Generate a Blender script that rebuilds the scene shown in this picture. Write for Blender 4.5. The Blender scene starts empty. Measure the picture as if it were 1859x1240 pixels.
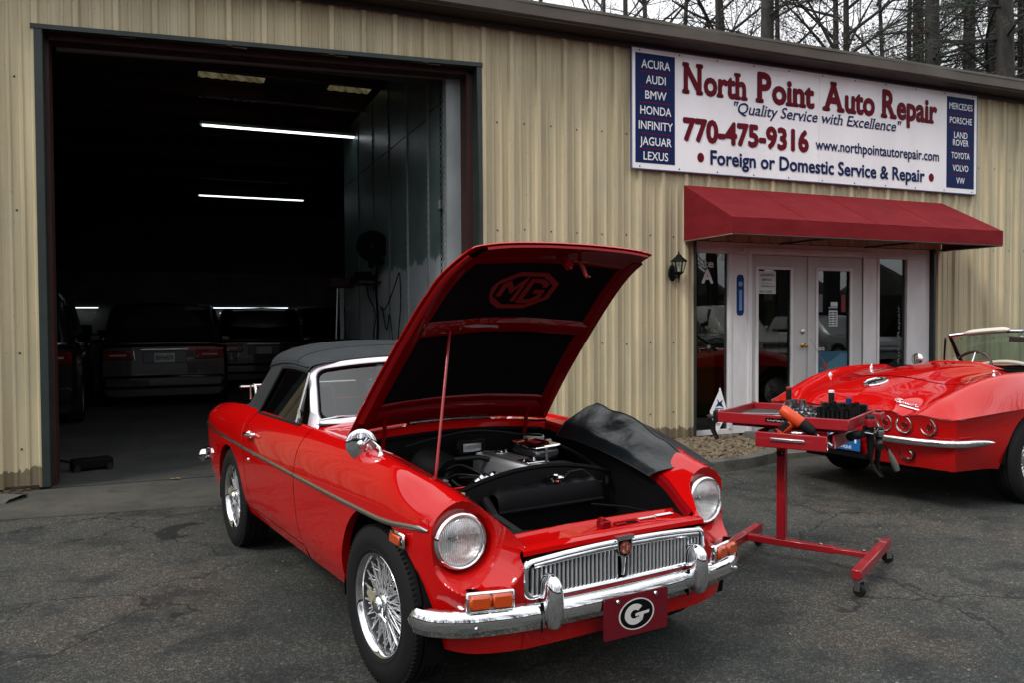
import bpy, bmesh, math, random
import numpy as np
from mathutils import Vector, Matrix, Euler
R = math.radians; PI = math.pi
sc = bpy.context.scene
# ---------------------------------------------------------------- camera
cd = bpy.data.cameras.new('camera'); cam = bpy.data.objects.new('camera', cd)
sc.collection.objects.link(cam); sc.camera = cam
cd.sensor_width = 36; cd.lens = 1472.07/1859*36; cd.clip_end = 600; cd.clip_start = .05
cam.matrix_world = Matrix.Translation((0, 0, 1.4002)) @ Matrix.Rotation(PI/2-.024966, 4, 'X') @ Matrix.Rotation(-.005235, 4, 'Z')
# ---------------------------------------------------------------- sky, sun, exposure
w = bpy.data.worlds.new('World'); sc.world = w; w.use_nodes = True
nt = w.node_tree; N = nt.nodes; Lk = nt.links; N.clear()
SUN_EL, SUN_AZ = R(46), R(226)
sky = N.new('ShaderNodeTexSky'); sky.sky_type = 'NISHITA'; sky.sun_disc = False
sky.sun_elevation = SUN_EL; sky.sun_rotation = SUN_AZ; sky.air_density = 1; sky.dust_density = 3
tc = N.new('ShaderNodeTexCoord'); sp = N.new('ShaderNodeSeparateXYZ'); Lk.new(tc.outputs['Generated'], sp.inputs[0])
cr = N.new('ShaderNodeValToRGB'); Lk.new(sp.outputs['Z'], cr.inputs[0])      # overcast dome: zenith brighter than the horizon
cr.color_ramp.elements[0].position = 0.0; cr.color_ramp.elements[0].color = (.76, .77, .81, 1)
cr.color_ramp.elements[1].position = .9; cr.color_ramp.elements[1].color = (.97, .99, 1, 1)
mp = N.new('ShaderNodeMapping'); mp.inputs['Scale'].default_value = (1, 1, 2.2); Lk.new(tc.outputs['Generated'], mp.inputs[0])
nz = N.new('ShaderNodeTexNoise'); nz.inputs['Scale'].default_value = 2.2; nz.inputs['Detail'].default_value = 5; Lk.new(mp.outputs[0], nz.inputs[0])
mr = N.new('ShaderNodeMapRange'); mr.inputs[1].default_value = .3; mr.inputs[2].default_value = .7; mr.inputs[3].default_value = 11.5; mr.inputs[4].default_value = 17; Lk.new(nz.outputs[0], mr.inputs[0])
ml = N.new('ShaderNodeVectorMath'); ml.operation = 'SCALE'; Lk.new(cr.outputs[0], ml.inputs[0]); Lk.new(mr.outputs[0], ml.inputs['Scale'])
mx = N.new('ShaderNodeMix'); mx.data_type = 'RGBA'; mx.inputs[0].default_value = .93
Lk.new(sky.outputs[0], mx.inputs[6]); Lk.new(ml.outputs[0], mx.inputs[7])
bg = N.new('ShaderNodeBackground'); bg.inputs[1].default_value = .10; Lk.new(mx.outputs[2], bg.inputs[0])
wo = N.new('ShaderNodeOutputWorld'); Lk.new(bg.outputs[0], wo.inputs[0])
sl = bpy.data.lights.new('sun', 'SUN'); sl.energy = 1.5; sl.angle = R(14); sl.color = (1, .96, .9)
so = bpy.data.objects.new('sun', sl); sc.collection.objects.link(so)
sd = Vector((math.sin(SUN_AZ)*math.cos(SUN_EL), math.cos(SUN_AZ)*math.cos(SUN_EL), math.sin(SUN_EL)))
so.rotation_euler = sd.to_track_quat('Z', 'Y').to_euler(); so.location = (0, 0, 30)
sc.view_settings.view_transform = 'Standard'; sc.view_settings.look = 'None'
sc.view_settings.exposure = .30; sc.view_settings.gamma = 1; sc.view_settings.use_curve_mapping = False
sc.cycles.max_bounces = 8; sc.cycles.transparent_max_bounces = 12; sc.cycles.glossy_bounces = 5
sc.cycles.caustics_reflective = False; sc.cycles.caustics_refractive = False; sc.cycles.sample_clamp_indirect = 4
C = sc.collection
rnd = random.Random(7)
# ---------------------------------------------------------------- materials
MATS = {}
def mat(name, col, rough=.5, metal=0, coat=0, noise=None, bump=None, spec=.5, emit=None, es=1, alpha=None, trans=0, ior=1.45, cr_=.03):
    """noise=(scale, amount, stretch xyz) varies the colour, bump=(scale, strength, dist)"""
    if name in MATS: return MATS[name]
    m = bpy.data.materials.new(name); m.use_nodes = True; MATS[name] = m
    t = m.node_tree; n = t.nodes; l = t.links; b = n['Principled BSDF']
    b.inputs['Base Color'].default_value = (*col, 1); b.inputs['Roughness'].default_value = rough
    b.inputs['Metallic'].default_value = metal; b.inputs['Coat Weight'].default_value = coat; b.inputs['Coat Roughness'].default_value = cr_
    b.inputs['Specular IOR Level'].default_value = spec; b.inputs['IOR'].default_value = ior
    b.inputs['Transmission Weight'].default_value = trans
    if emit: b.inputs['Emission Color'].default_value = (*emit, 1); b.inputs['Emission Strength'].default_value = es
    if noise or bump:
        g = n.new('ShaderNodeNewGeometry')
    if noise:
        s, amt, st = noise
        mp = n.new('ShaderNodeMapping'); mp.inputs['Scale'].default_value = st; l.new(g.outputs['Position'], mp.inputs[0])
        z = n.new('ShaderNodeTexNoise'); z.inputs['Scale'].default_value = s; z.inputs['Detail'].default_value = 6; z.inputs['Roughness'].default_value = .6; l.new(mp.outputs[0], z.inputs[0])
        r = n.new('ShaderNodeValToRGB'); l.new(z.outputs[0], r.inputs[0])
        r.color_ramp.elements[0].position = .3; r.color_ramp.elements[1].position = .7
        r.color_ramp.elements[0].color = (*[c*(1-amt) for c in col], 1); r.color_ramp.elements[1].color = (*[min(1, c*(1+amt*.6)) for c in col], 1)
        l.new(r.outputs[0], b.inputs['Base Color'])
        q = n.new('ShaderNodeMapRange'); l.new(z.outputs[0], q.inputs[0]); q.inputs[3].default_value = min(1, rough*1.25); q.inputs[4].default_value = rough*.75
        l.new(q.outputs[0], b.inputs['Roughness'])
    if bump:
        s, st, d = bump
        z2 = n.new('ShaderNodeTexNoise'); z2.inputs['Scale'].default_value = s; z2.inputs['Detail'].default_value = 4; l.new(g.outputs['Position'], z2.inputs[0])
        bp = n.new('ShaderNodeBump'); bp.inputs['Strength'].default_value = st; bp.inputs['Distance'].default_value = d
        l.new(z2.outputs[0], bp.inputs['Height']); l.new(bp.outputs[0], b.inputs['Normal'])
    return m
def glassmat(name, tint, refl_rough=.0, base=.04, dirt=0, ior=1.6):
    m = bpy.data.materials.new(name); m.use_nodes = True; MATS[name] = m
    t = m.node_tree; n = t.nodes; l = t.links; n.clear()
    o = n.new('ShaderNodeOutputMaterial'); tr = n.new('ShaderNodeBsdfTransparent'); tr.inputs[0].default_value = (*tint, 1)
    gl = n.new('ShaderNodeBsdfGlossy'); gl.inputs['Roughness'].default_value = refl_rough
    lw = n.new('ShaderNodeLayerWeight'); lw.inputs[0].default_value = .5; f0 = ((ior-1)/(ior+1))**2   # Schlick, the same from both sides
    def mt(op, a, b2):
        m_ = n.new('ShaderNodeMath'); m_.operation = op
        for i_, v_ in enumerate((a, b2)):
            if isinstance(v_, (int, float)): m_.inputs[i_].default_value = v_
            else: l.new(v_, m_.inputs[i_])
        return m_.outputs[0]
    fr = mt('ADD', mt('MULTIPLY', mt('POWER', lw.outputs['Facing'], 5), 1-f0), f0)
    mxx = n.new('ShaderNodeMixShader'); l.new(fr, mxx.inputs[0]); l.new(tr.outputs[0], mxx.inputs[1]); l.new(gl.outputs[0], mxx.inputs[2]); l.new(mxx.outputs[0], o.inputs[0])
    return m
def ramp(n, l, src, stops):
    r = n.new('ShaderNodeValToRGB'); e = r.color_ramp.elements
    while len(e) < len(stops): e.new(.5)
    for k, (p, c) in enumerate(stops): e[k].position = p; e[k].color = (c, c, c, 1) if isinstance(c, (int, float)) else (*c, 1)
    l.new(src, r.inputs[0]); return r.outputs[0]
def mixc(n, l, fac, a, b, mode='MIX'):
    m = n.new('ShaderNodeMix'); m.data_type = 'RGBA'; m.blend_type = mode
    for s, v in ((0, fac), (6, a), (7, b)):
        if hasattr(v, 'type') or hasattr(v, 'is_linked'): l.new(v, m.inputs[s])
        else: m.inputs[s].default_value = v if s == 0 else (*v, 1)
    return m.outputs[2]
def noise(n, l, vec, s, d=5, rg=.55, dist=0, st=None):
    if st:
        mp = n.new('ShaderNodeMapping'); mp.inputs['Scale'].default_value = st; l.new(vec, mp.inputs[0]); vec = mp.outputs[0]
    z = n.new('ShaderNodeTexNoise'); z.inputs['Scale'].default_value = s; z.inputs['Detail'].default_value = d; z.inputs['Roughness'].default_value = rg; z.inputs['Distortion'].default_value = dist
    l.new(vec, z.inputs[0]); return z.outputs[0]
def math_(n, l, op, a, b=None, clamp=False):
    m = n.new('ShaderNodeMath'); m.operation = op; m.use_clamp = clamp
    for i, v in enumerate((a, b)):
        if v is None: continue
        if isinstance(v, (int, float)): m.inputs[i].default_value = v
        else: l.new(v, m.inputs[i])
    return m.outputs[0]
def new(name):
    m = bpy.data.materials.new(name); m.use_nodes = True; MATS[name] = m
    t = m.node_tree; n = t.nodes; l = t.links
    g = n.new('ShaderNodeNewGeometry'); return m, n, l, n['Principled BSDF'], g.outputs['Position']
# asphalt: patches, aggregate speckle, cracks, oil
m_asphalt, n, l, b, pos = new('asphalt')
big = noise(n, l, pos, .55, 5, .6); med = noise(n, l, pos, 2.6, 6, .65); fine = noise(n, l, pos, 210, 3, .7); spk = noise(n, l, pos, 120, 2, .6)
warm = noise(n, l, pos, .9, 3)
c = mixc(n, l, ramp(n, l, big, [(.36, 0), (.64, 1)]), (.031, .038, .037), (.090, .085, .073))
c = mixc(n, l, ramp(n, l, warm, [(.52, 0), (.68, .5)]), c, (.100, .074, .056))
c = mixc(n, l, ramp(n, l, med, [(.37, .8), (.50, 0)]), c, (.015, .019, .019))
c = mixc(n, l, ramp(n, l, fine, [(.36, .9), (.58, 0)]), c, (.012, .014, .014))
vs = n.new('ShaderNodeTexVoronoi'); vs.inputs['Scale'].default_value = 175; vs.inputs['Randomness'].default_value = 1; l.new(pos, vs.inputs[0]); sr = n.new('ShaderNodeSeparateColor'); l.new(vs.outputs['Color'], sr.inputs[0])
vs2 = n.new('ShaderNodeTexVoronoi'); vs2.inputs['Scale'].default_value = 62; l.new(pos, vs2.inputs[0]); sr2 = n.new('ShaderNodeSeparateColor'); l.new(vs2.outputs['Color'], sr2.inputs[0])
chip = math_(n, l, 'ADD', math_(n, l, 'MULTIPLY', math_(n, l, 'POWER', sr.outputs[0], 5), 2.5), .60); chip = math_(n, l, 'ADD', chip, math_(n, l, 'MULTIPLY', math_(n, l, 'POWER', sr2.outputs[0], 14), 1.2))
sv = n.new('ShaderNodeVectorMath'); sv.operation = 'SCALE'; l.new(c, sv.inputs[0]); l.new(chip, sv.inputs['Scale']); c = sv.outputs[0]
vo = n.new('ShaderNodeTexVoronoi'); vo.feature = 'DISTANCE_TO_EDGE'; vo.inputs['Scale'].default_value = .9
dn = n.new('ShaderNodeTexNoise'); dn.inputs['Scale'].default_value = 3; dn.inputs['Detail'].default_value = 6; l.new(pos, dn.inputs[0])
vm = n.new('ShaderNodeVectorMath'); vm.operation = 'MULTIPLY_ADD'; l.new(dn.outputs['Color'], vm.inputs[0]); vm.inputs[1].default_value = (.5, .5, .5); l.new(pos, vm.inputs[2]); l.new(vm.outputs[0], vo.inputs[0])
crk = ramp(n, l, vo.outputs[0], [(.003, 1), (.012, 0)]); msk = ramp(n, l, noise(n, l, pos, .6, 2), [(.47, 0), (.56, .85)])
c = mixc(n, l, math_(n, l, 'MULTIPLY', crk, msk), c, (.006, .006, .006))
# crescent shaped oil stain beside the rear wheel
sx = n.new('ShaderNodeSeparateXYZ'); l.new(pos, sx.inputs[0])
def ell(cx, cy, rx, ry):
    a = math_(n, l, 'DIVIDE', math_(n, l, 'SUBTRACT', sx.outputs[0], cx), rx); b2 = math_(n, l, 'DIVIDE', math_(n, l, 'SUBTRACT', sx.outputs[1], cy), ry)
    return math_(n, l, 'SQRT', math_(n, l, 'ADD', math_(n, l, 'MULTIPLY', a, a), math_(n, l, 'MULTIPLY', b2, b2)))
wob = math_(n, l, 'MULTIPLY', noise(n, l, pos, 9, 4), .5)
e1 = ramp(n, l, math_(n, l, 'ADD', ell(-2.24, 5.42, .2, .3), wob), [(.95, .85), (1.2, 0)])
e2 = ramp(n, l, math_(n, l, 'ADD', ell(-2.16, 5.45, .14, .2), wob), [(.9, 0), (1.2, 1)])
c = mixc(n, l, math_(n, l, 'MULTIPLY', e1, e2), c, (.006, .008, .008))
l.new(c, b.inputs['Base Color']); b.inputs['Roughness'].default_value = .82; b.inputs['Specular IOR Level'].default_value = .35
bp = n.new('ShaderNodeBump'); bp.inputs['Strength'].default_value = .8; bp.inputs['Distance'].default_value = .006
hh = math_(n, l, 'ADD', fine, math_(n, l, 'SUBTRACT', math_(n, l, 'MULTIPLY', med, 2), math_(n, l, 'MULTIPLY', crk, msk)))
l.new(hh, bp.inputs['Height']); l.new(bp.outputs[0], b.inputs['Normal'])
# concrete
def concrete(name, col, dark):
    m, n, l, b, pos = new(name)
    a = noise(n, l, pos, 1.3, 7, .65); f = noise(n, l, pos, 120, 3); s = noise(n, l, pos, 5, 6, .7)
    c = mixc(n, l, ramp(n, l, a, [(.35, 0), (.65, 1)]), dark, col)
    c = mixc(n, l, ramp(n, l, s, [(.3, .8), (.5, 0)]), c, tuple(x*.45 for x in dark))
    c = mixc(n, l, ramp(n, l, f, [(.55, 0), (.7, .5)]), c, tuple(min(1, x*2) for x in col))
    l.new(c, b.inputs['Base Color']); b.inputs['Roughness'].default_value = .85
    bp = n.new('ShaderNodeBump'); bp.inputs['Strength'].default_value = .5; bp.inputs['Distance'].default_value = .004; l.new(math_(n, l, 'ADD', f, s), bp.inputs['Height']); l.new(bp.outputs[0], b.inputs['Normal'])
    return m
m_conc = concrete('concrete', (.072, .068, .055), (.034, .036, .033))
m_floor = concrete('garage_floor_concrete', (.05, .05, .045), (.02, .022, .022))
m_kerb = concrete('kerb_concrete', (.13, .125, .105), (.05, .052, .046))
# ribbed siding: tan enamel with streaks, grime under the eave and rust at the foot
m_wall, n, l, b, pos = new('tan_siding')
st = noise(n, l, pos, 1.0, 6, .6, 0, (7, 7, .35)); bl = noise(n, l, pos, 1.1, 5, .6); sp2 = noise(n, l, pos, 30, 3, .6)
c = mixc(n, l, ramp(n, l, st, [(.38, 0), (.62, 1)]), (.42, .36, .23), (.575, .50, .335))
c = mixc(n, l, ramp(n, l, bl, [(.45, 0), (.7, .5)]), c, (.36, .34, .25))
c = mixc(n, l, ramp(n, l, sp2, [(.66, 0), (.74, .5)]), c, (.22, .18, .11))
sx = n.new('ShaderNodeSeparateXYZ'); l.new(pos, sx.inputs[0])
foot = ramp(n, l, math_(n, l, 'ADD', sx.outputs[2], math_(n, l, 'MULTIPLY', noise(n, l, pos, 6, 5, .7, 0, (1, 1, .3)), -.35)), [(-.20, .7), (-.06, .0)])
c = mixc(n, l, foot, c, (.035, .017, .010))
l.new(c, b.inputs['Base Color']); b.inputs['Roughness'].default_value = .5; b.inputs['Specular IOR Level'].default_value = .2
bp = n.new('ShaderNodeBump'); bp.inputs['Strength'].default_value = .25; bp.inputs['Distance'].default_value = .01; l.new(noise(n, l, pos, 3, 3), bp.inputs['Height']); l.new(bp.outputs[0], b.inputs['Normal'])
# red enamel
m_red = mat('red_enamel', (.47, .003, .003), .5, 0, 1.0, spec=.0)
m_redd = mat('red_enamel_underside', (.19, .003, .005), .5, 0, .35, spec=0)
m_redv = mat('bright_red_enamel', (.47, .004, .004), .5, 0, 1.0, spec=0)
m_chrome = mat('chrome', (.82, .83, .85), .06, 1)
m_chromed = mat('brushed_trim', (.62, .62, .62), .22, 1)
m_bad = mat('black_pad', (.006, .006, .007), .95, bump=(140, .5, .004), spec=.1)
m_black = mat('black_paint', (.005, .005, .006), .5, spec=.12)
m_blackm = mat('matt_black', (.004, .004, .005), .8, spec=.1)
m_rub = mat('tyre_rubber', (.009, .009, .010), .75, bump=(60, .3, .003), spec=.25)
m_vinyl = mat('black_vinyl_top', (.021, .026, .029), .62, noise=(9, .25, (1, 1, 1)), bump=(420, .35, .002), spec=.4)
m_leather = mat('black_vinyl_cover', (.008, .011, .013), .30, noise=(6, .3, (1, 1, 1)), bump=(22, .35, .008), spec=.6)
m_spoke = mat('spoke_metal', (.74, .75, .77), .28, .7)
m_white = mat('white_paint', (.68, .67, .68), .45, noise=(2.5, .12, (2, 2, .6)), bump=(20, .1, .002))
m_doorp = mat('grey_white_door_paint', (.50, .50, .49), .5, noise=(3, .1, (1, 1, .5)))
m_sign = mat('sign_white', (.87, .86, .89), .5, spec=.15, noise=(.7, .08, (3, 3, .5)))
m_navy = mat('sign_navy', (.007, .018, .085), .5, spec=.12)
m_sred = mat('sign_red', (.135, .003, .010), .5, spec=.12)
m_srl = mat('sign_lettering_white', (.78, .78, .80), .5)
m_dkgr = mat('dark_green_grey_trim', (.020, .030, .028), .5, noise=(4, .3, (1, 1, 1)))
m_iron = mat('oxide_red_steel', (.034, .008, .006), .6, noise=(5, .3, (1, 1, 1)))
m_eave = mat('eave_metal', (.10, .085, .07), .5, noise=(1.2, .35, (1, 1, 1)))
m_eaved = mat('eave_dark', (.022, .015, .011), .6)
m_awn = mat('awning_canvas', (.175, .014, .018), .8, spec=.1, noise=(2.5, .16, (1, 1, 2.5)), bump=(300, .15, .002))
m_glass = glassmat('clear_glass', (.80, .86, .84)); m_glassd = glassmat('tinted_glass', (.13, .16, .16), ior=1.5); m_glassw = glassmat('windscreen_glass', (.50, .66, .68), ior=1.9)
m_amber = mat('amber_lens', (.50, .055, .002), .15, coat=1, emit=(.9, .2, .01), es=.0)
m_rlens = mat('red_lens', (.12, .002, .003), .12, coat=1)
m_alu = mat('cast_aluminium', (.42, .43, .44), .35, .9, bump=(80, .3, .003))
m_steel = mat('steel', (.5, .5, .52), .22, 1)
m_cart = mat('cart_red_enamel', (.30, .006, .012), .38, 0, .4, noise=(8, .15, (1, 1, 1)))
m_bayp = mat('bay_black', (.0035, .0035, .004), .6, spec=.10)
m_cream = mat('cream_vinyl', (.62, .58, .50), .5)
m_brass = mat('brass', (.55, .36, .10), .25, 1)
m_bark = mat('bark', (.026, .022, .020), .9, noise=(6, .5, (1, 1, .4)))
m_leafd = mat('pine_needles', (.018, .030, .018), .8)
m_leafb = mat('dry_leaves', (.060, .042, .024), .8)
m_inner = mat('garage_wall_panel', (.13, .155, .155), .33, noise=(1.2, .35, (1, 1, .6)), spec=.5)
m_innerl = mat('garage_wall_panel_pale', (.30, .34, .35), .4, noise=(1.6, .3, (1, 1, .6)))
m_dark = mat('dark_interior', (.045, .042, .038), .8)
m_tube = mat('fluorescent_tube', (1, 1, 1), .5, emit=(.86, .95, 1), es=2.0)
m_plate_r = mat('plate_red', (.13, .003, .010), .35)
m_plate_b = mat('plate_blue', (.01, .11, .33), .4)
m_tan = mat('tan_plastic', (.40, .30, .14), .5)
m_stone = mat('gravel_stone', (.17, .13, .085), .8, noise=(14, .7, (1, 1, 1)))
m_blk_pl = mat('black_plastic', (.009, .009, .010), .45, spec=.22)
m_orange = mat('drill_orange', (.62, .06, .012), .4)
m_green = mat('green_plastic', (.08, .5, .12), .4)
m_milky = mat('milky_plastic', (.34, .34, .31), .35)
m_blue = mat('blue_plastic', (.006, .032, .13), .5, spec=.2)
# ---------------------------------------------------------------- building blocks
class MB:
    def __init__(s): s.v = []; s.f = []
    def add(s, vs, fs, M=None):
        k = len(s.v)
        s.v += [tuple(M @ Vector(p)) for p in vs] if M is not None else [tuple(p) for p in vs]
        s.f += [tuple(i+k for i in f) for f in fs]; return s
    def box(s, x0, x1, y0, y1, z0, z1, M=None, b=0):
        if b:
            b = min(b, (x1-x0)*.45, (y1-y0)*.45, (z1-z0)*.45)
            vs = []
            for z, d in ((z0, b), (z0+b, 0), (z1-b, 0), (z1, b)):
                vs += [(x0+d+b*(d == 0), y0+d, z), (x1-d-b*(d == 0), y0+d, z), (x1-d, y0+d+b*(d == 0), z), (x1-d, y1-d-b*(d == 0), z), (x1-d-b*(d == 0), y1-d, z), (x0+d+b*(d == 0), y1-d, z), (x0+d, y1-d-b*(d == 0), z), (x0+d, y0+d+b*(d == 0), z)]
            fs = [tuple(range(7, -1, -1)), tuple(range(24, 32))]
            for r in range(3):
                for i in range(8): a = r*8; fs.append((a+i, a+(i+1) % 8, a+8+(i+1) % 8, a+8+i))
            return s.add(vs, fs, M)
        return s.add([(x0, y0, z0), (x1, y0, z0), (x1, y1, z0), (x0, y1, z0), (x0, y0, z1), (x1, y0, z1), (x1, y1, z1), (x0, y1, z1)],
                     [(3, 2, 1, 0), (4, 5, 6, 7), (0, 1, 5, 4), (1, 2, 6, 5), (2, 3, 7, 6), (3, 0, 4, 7)], M)
    def tube(s, pts, r, n=8, cap=True, M=None, close=False):
        P = [Vector(p) for p in pts]; rs = r if isinstance(r, (list, tuple)) else [r]*len(P)
        vs = []; up = None; m = len(P)
        for i, p in enumerate(P):
            a = P[(i+1) % m] if (i < m-1 or close) else p; c = P[i-1] if (i > 0 or close) else p
            t = (a-c).normalized()
            if up is None: up = t.orthogonal().normalized()
            up = (up - t*up.dot(t)); up = up.normalized() if up.length > 1e-6 else t.orthogonal().normalized()
            sd = t.cross(up)
            vs += [p + (up*math.cos(2*PI*k/n)+sd*math.sin(2*PI*k/n))*rs[i] for k in range(n)]
        fs = []
        for i in range(m if close else m-1):
            a = i*n; c = ((i+1) % m)*n
            for k in range(n): fs.append((a+k, a+(k+1) % n, c+(k+1) % n, c+k))
        if cap and not close: fs += [tuple(range(n-1, -1, -1)), tuple((m-1)*n+k for k in range(n))]
        return s.add(vs, fs, M)
    def lathe(s, prof, n=32, M=None, axis='Y', close=False):
        """prof = [(radius, along)]; turned about the axis"""
        vs = []; fs = []; m = len(prof)
        for r, a in prof:
            for k in range(n):
                c, q = math.cos(2*PI*k/n)*r, math.sin(2*PI*k/n)*r
                vs.append((c, a, q) if axis == 'Y' else (a, c, q) if axis == 'X' else (c, q, a))
        for i in range(m if close else m-1):
            j = (i+1) % m
            for k in range(n): fs.append((i*n+k, i*n+(k+1) % n, j*n+(k+1) % n, j*n+k))
        if not close:
            if prof[0][0] > 1e-4: pass
        return s.add(vs, fs, M)
    def disc(s, r, n=24, M=None, ry=None):
        return s.add([(math.cos(2*PI*k/n)*r, math.sin(2*PI*k/n)*(ry or r), 0) for k in range(n)], [tuple(range(n))], M)
    def prism(s, poly, d0, d1, M=None):
        """poly in xy, extruded in z"""
        n = len(poly)
        return s.add([(x, y, d0) for x, y in poly]+[(x, y, d1) for x, y in poly], [tuple(range(n-1, -1, -1)), tuple(range(n, 2*n))]+[(k, (k+1) % n, n+(k+1) % n, n+k) for k in range(n)], M)
    def grid(s, G, M=None, flip=False, closeu=False):
        """G[i][j] = point"""
        ni, nj = len(G), len(G[0]); vs = [tuple(p) for r in G for p in r]; fs = []
        for i in range(ni if closeu else ni-1):
            for j in range(nj-1):
                a, b_, c_, d = i*nj+j, ((i+1) % ni)*nj+j, ((i+1) % ni)*nj+j+1, i*nj+j+1
                fs.append((a, d, c_, b_) if flip else (a, b_, c_, d))
        return s.add(vs, fs, M)
    def strip(s, poly, w, d0, d1, M=None, close=False):
        """stroke of width w along a 2-D polyline, extruded"""
        P = [Vector((x, y)) for x, y in poly]; m = len(P); Lf = []; Rt = []
        for i in range(m):
            a = P[i-1] if (i > 0 or close) else None; c = P[(i+1) % m] if (i < m-1 or close) else None
            d1_ = (P[i]-a).normalized() if a is not None else None; d2_ = (c-P[i]).normalized() if c is not None else None
            t = d1_ if d2_ is None else d2_ if d1_ is None else (d1_+d2_).normalized()
            nn = Vector((-t.y, t.x)); k = 1.0
            if d1_ is not None and d2_ is not None: k = 1/max(.4, nn.dot(Vector((-d1_.y, d1_.x))))
            Lf.append(P[i]+nn*w/2*k); Rt.append(P[i]-nn*w/2*k)
        for i in range(m if close else m-1):
            j = (i+1) % m
            s.prism([tuple(Rt[i]), tuple(Rt[j]), tuple(Lf[j]), tuple(Lf[i])], d0, d1, M)
        return s
    def cull(s, fn):
        s.f = [f for f in s.f if not fn([sum(s.v[i][k] for i in f)/len(f) for k in range(3)])]
    def mesh(s, name, m, smooth=None):
        me = bpy.data.meshes.new(name); me.from_pydata(s.v, [], s.f); me.update()
        for x in (m if isinstance(m, (list, tuple)) else [m]): me.materials.append(x)
        if smooth:
            for p in me.polygons: p.use_smooth = True
            me.set_sharp_from_angle(angle=R(smooth))
        return me
    def obj(s, name, m, parent=None, smooth=None, fix=False, **k):
        me = s.mesh(name, m, smooth)
        if fix:
            bm = bmesh.new(); bm.from_mesh(me); bmesh.ops.recalc_face_normals(bm, faces=bm.faces); bm.to_mesh(me); bm.free()
        o = bpy.data.objects.new(name, me); C.objects.link(o)
        if parent is not None: o.parent = parent
        for a, v in k.items(): o[a] = v
        return o
def root(name, label, cat, loc=(0, 0, 0), yaw=0, group=None):
    o = bpy.data.objects.new(name, None); C.objects.link(o); o.location = loc; o.rotation_euler = (0, 0, yaw); o.empty_display_size = .1
    o['label'] = label; o['category'] = cat
    if group: o['group'] = group
    return o
def tag(o, label, cat, group=None):
    o['label'] = label; o['category'] = cat
    if group: o['group'] = group
    return o
def inst(me, name, parent=None, M=None):
    o = bpy.data.objects.new(name, me); C.objects.link(o)
    if parent is not None: o.parent = parent
    if M is not None: o.matrix_local = M
    return o
def T(x=0, y=0, z=0): return Matrix.Translation((x, y, z))
def RX(a): return Matrix.Rotation(a, 4, 'X')
def RY(a): return Matrix.Rotation(a, 4, 'Y')
def RZ(a): return Matrix.Rotation(a, 4, 'Z')
def S3(x, y, z): return Matrix.Diagonal((x, y, z, 1))
def arc(cx, cy, r, a0, a1, n=10, ry=None): return [(cx+r*math.cos(R(a0+(a1-a0)*k/n)), cy+(ry or r)*math.sin(R(a0+(a1-a0)*k/n))) for k in range(n+1)]
# ---- lettering: built-in font, weighted, fitted to a box, with optional serifs
_tc = {}
def text_mb(txt, w, h, bold=0, serif=0, shear=0, ex=.002, capref='H', M=None, mb=None):
    """text with baseline at y=0, starts at x=0, total width w, cap height h"""
    def raw(t, bold):
        cu = bpy.data.curves.new('t', 'FONT'); cu.body = t; cu.offset = bold; cu.extrude = 0; cu.resolution_u = 3
        o = bpy.data.objects.new('t', cu); C.objects.link(o); dg = bpy.context.evaluated_depsgraph_get(); dg.update()
        me = bpy.data.meshes.new_from_object(o.evaluated_get(dg)); bpy.data.objects.remove(o); bpy.data.curves.remove(cu); return me
    if 'cap' not in _tc:
        me = raw('H', 0); _tc['cap'] = max(v.co.y for v in me.vertices)
    cap = _tc['cap']; me = raw(txt, 0)
    V = [(v.co.x, v.co.y) for v in me.vertices]; F = [tuple(p.vertices) for p in me.polygons]
    if serif:
        cnt = {}
        for f in F:
            for i in range(len(f)):
                e = tuple(sorted((f[i], f[(i+1) % len(f)]))); cnt[e] = cnt.get(e, 0)+1
        for (a, b_), c_ in cnt.items():
            if c_ != 1: continue
            (x0, y0), (x1, y1) = V[a], V[b_]
            if abs(y0-y1) < 1e-4 and .03 < abs(x1-x0) < .16:
                lo, hi = min(x0, x1), max(x0, x1); t = serif
                for yy, sg in ((0, 1), (cap, -1), (.745*cap, -1)):
                    if abs(y0-yy) < .04:
                        k = len(V); V += [(lo-t, y0), (hi+t, y0), (hi+t, y0+sg*t*.4), (hi+.01, y0+sg*t*.8), (lo-.01, y0+sg*t*.8), (lo-t, y0+sg*t*.4)]
                        F.append(tuple(range(k, k+6)))
    xs = [p[0] for p in V]; mn, mxx = min(xs)-bold, max(xs)+bold
    kx = w/(mxx-mn); ky = h/cap
    mb = mb or MB(); dirs = [(0, 0)]+([(math.cos(PI*q/4)*bold, math.sin(PI*q/4)*bold) for q in range(8)] if bold else [])
    for q, (dx, dy) in enumerate(dirs):
        mb.add([((x+dx-mn)*kx+shear*(y+dy)*ky, (y+dy)*ky, ex+.00012*q) for x, y in V], F, M)
    return mb
# ---- spline surface through a net of points
def spl_basis(t, knots):
    """natural cubic spline basis: rows = query, cols = knots"""
    k = np.asarray(knots, float); n = len(k); h = np.diff(k); t = np.atleast_1d(np.asarray(t, float))
    A = np.zeros((n, n)); B = np.zeros((n, n)); A[0, 0] = A[-1, -1] = 1
    for i in range(1, n-1):
        A[i, i-1] = h[i-1]; A[i, i] = 2*(h[i-1]+h[i]); A[i, i+1] = h[i]
        B[i, i-1] = 6/h[i-1]; B[i, i] = -6/h[i-1]-6/h[i]; B[i, i+1] = 6/h[i]
    Mx = np.linalg.solve(A, B); j = np.clip(np.searchsorted(k, t)-1, 0, n-2)
    hh = h[j]; a = (k[j+1]-t)/hh; b = (t-k[j])/hh; I = np.eye(n)
    return a[:, None]*I[j]+b[:, None]*I[j+1]+((a**3-a)[:, None]*Mx[j]+(b**3-b)[:, None]*Mx[j+1])*(hh**2)[:, None]/6
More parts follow.
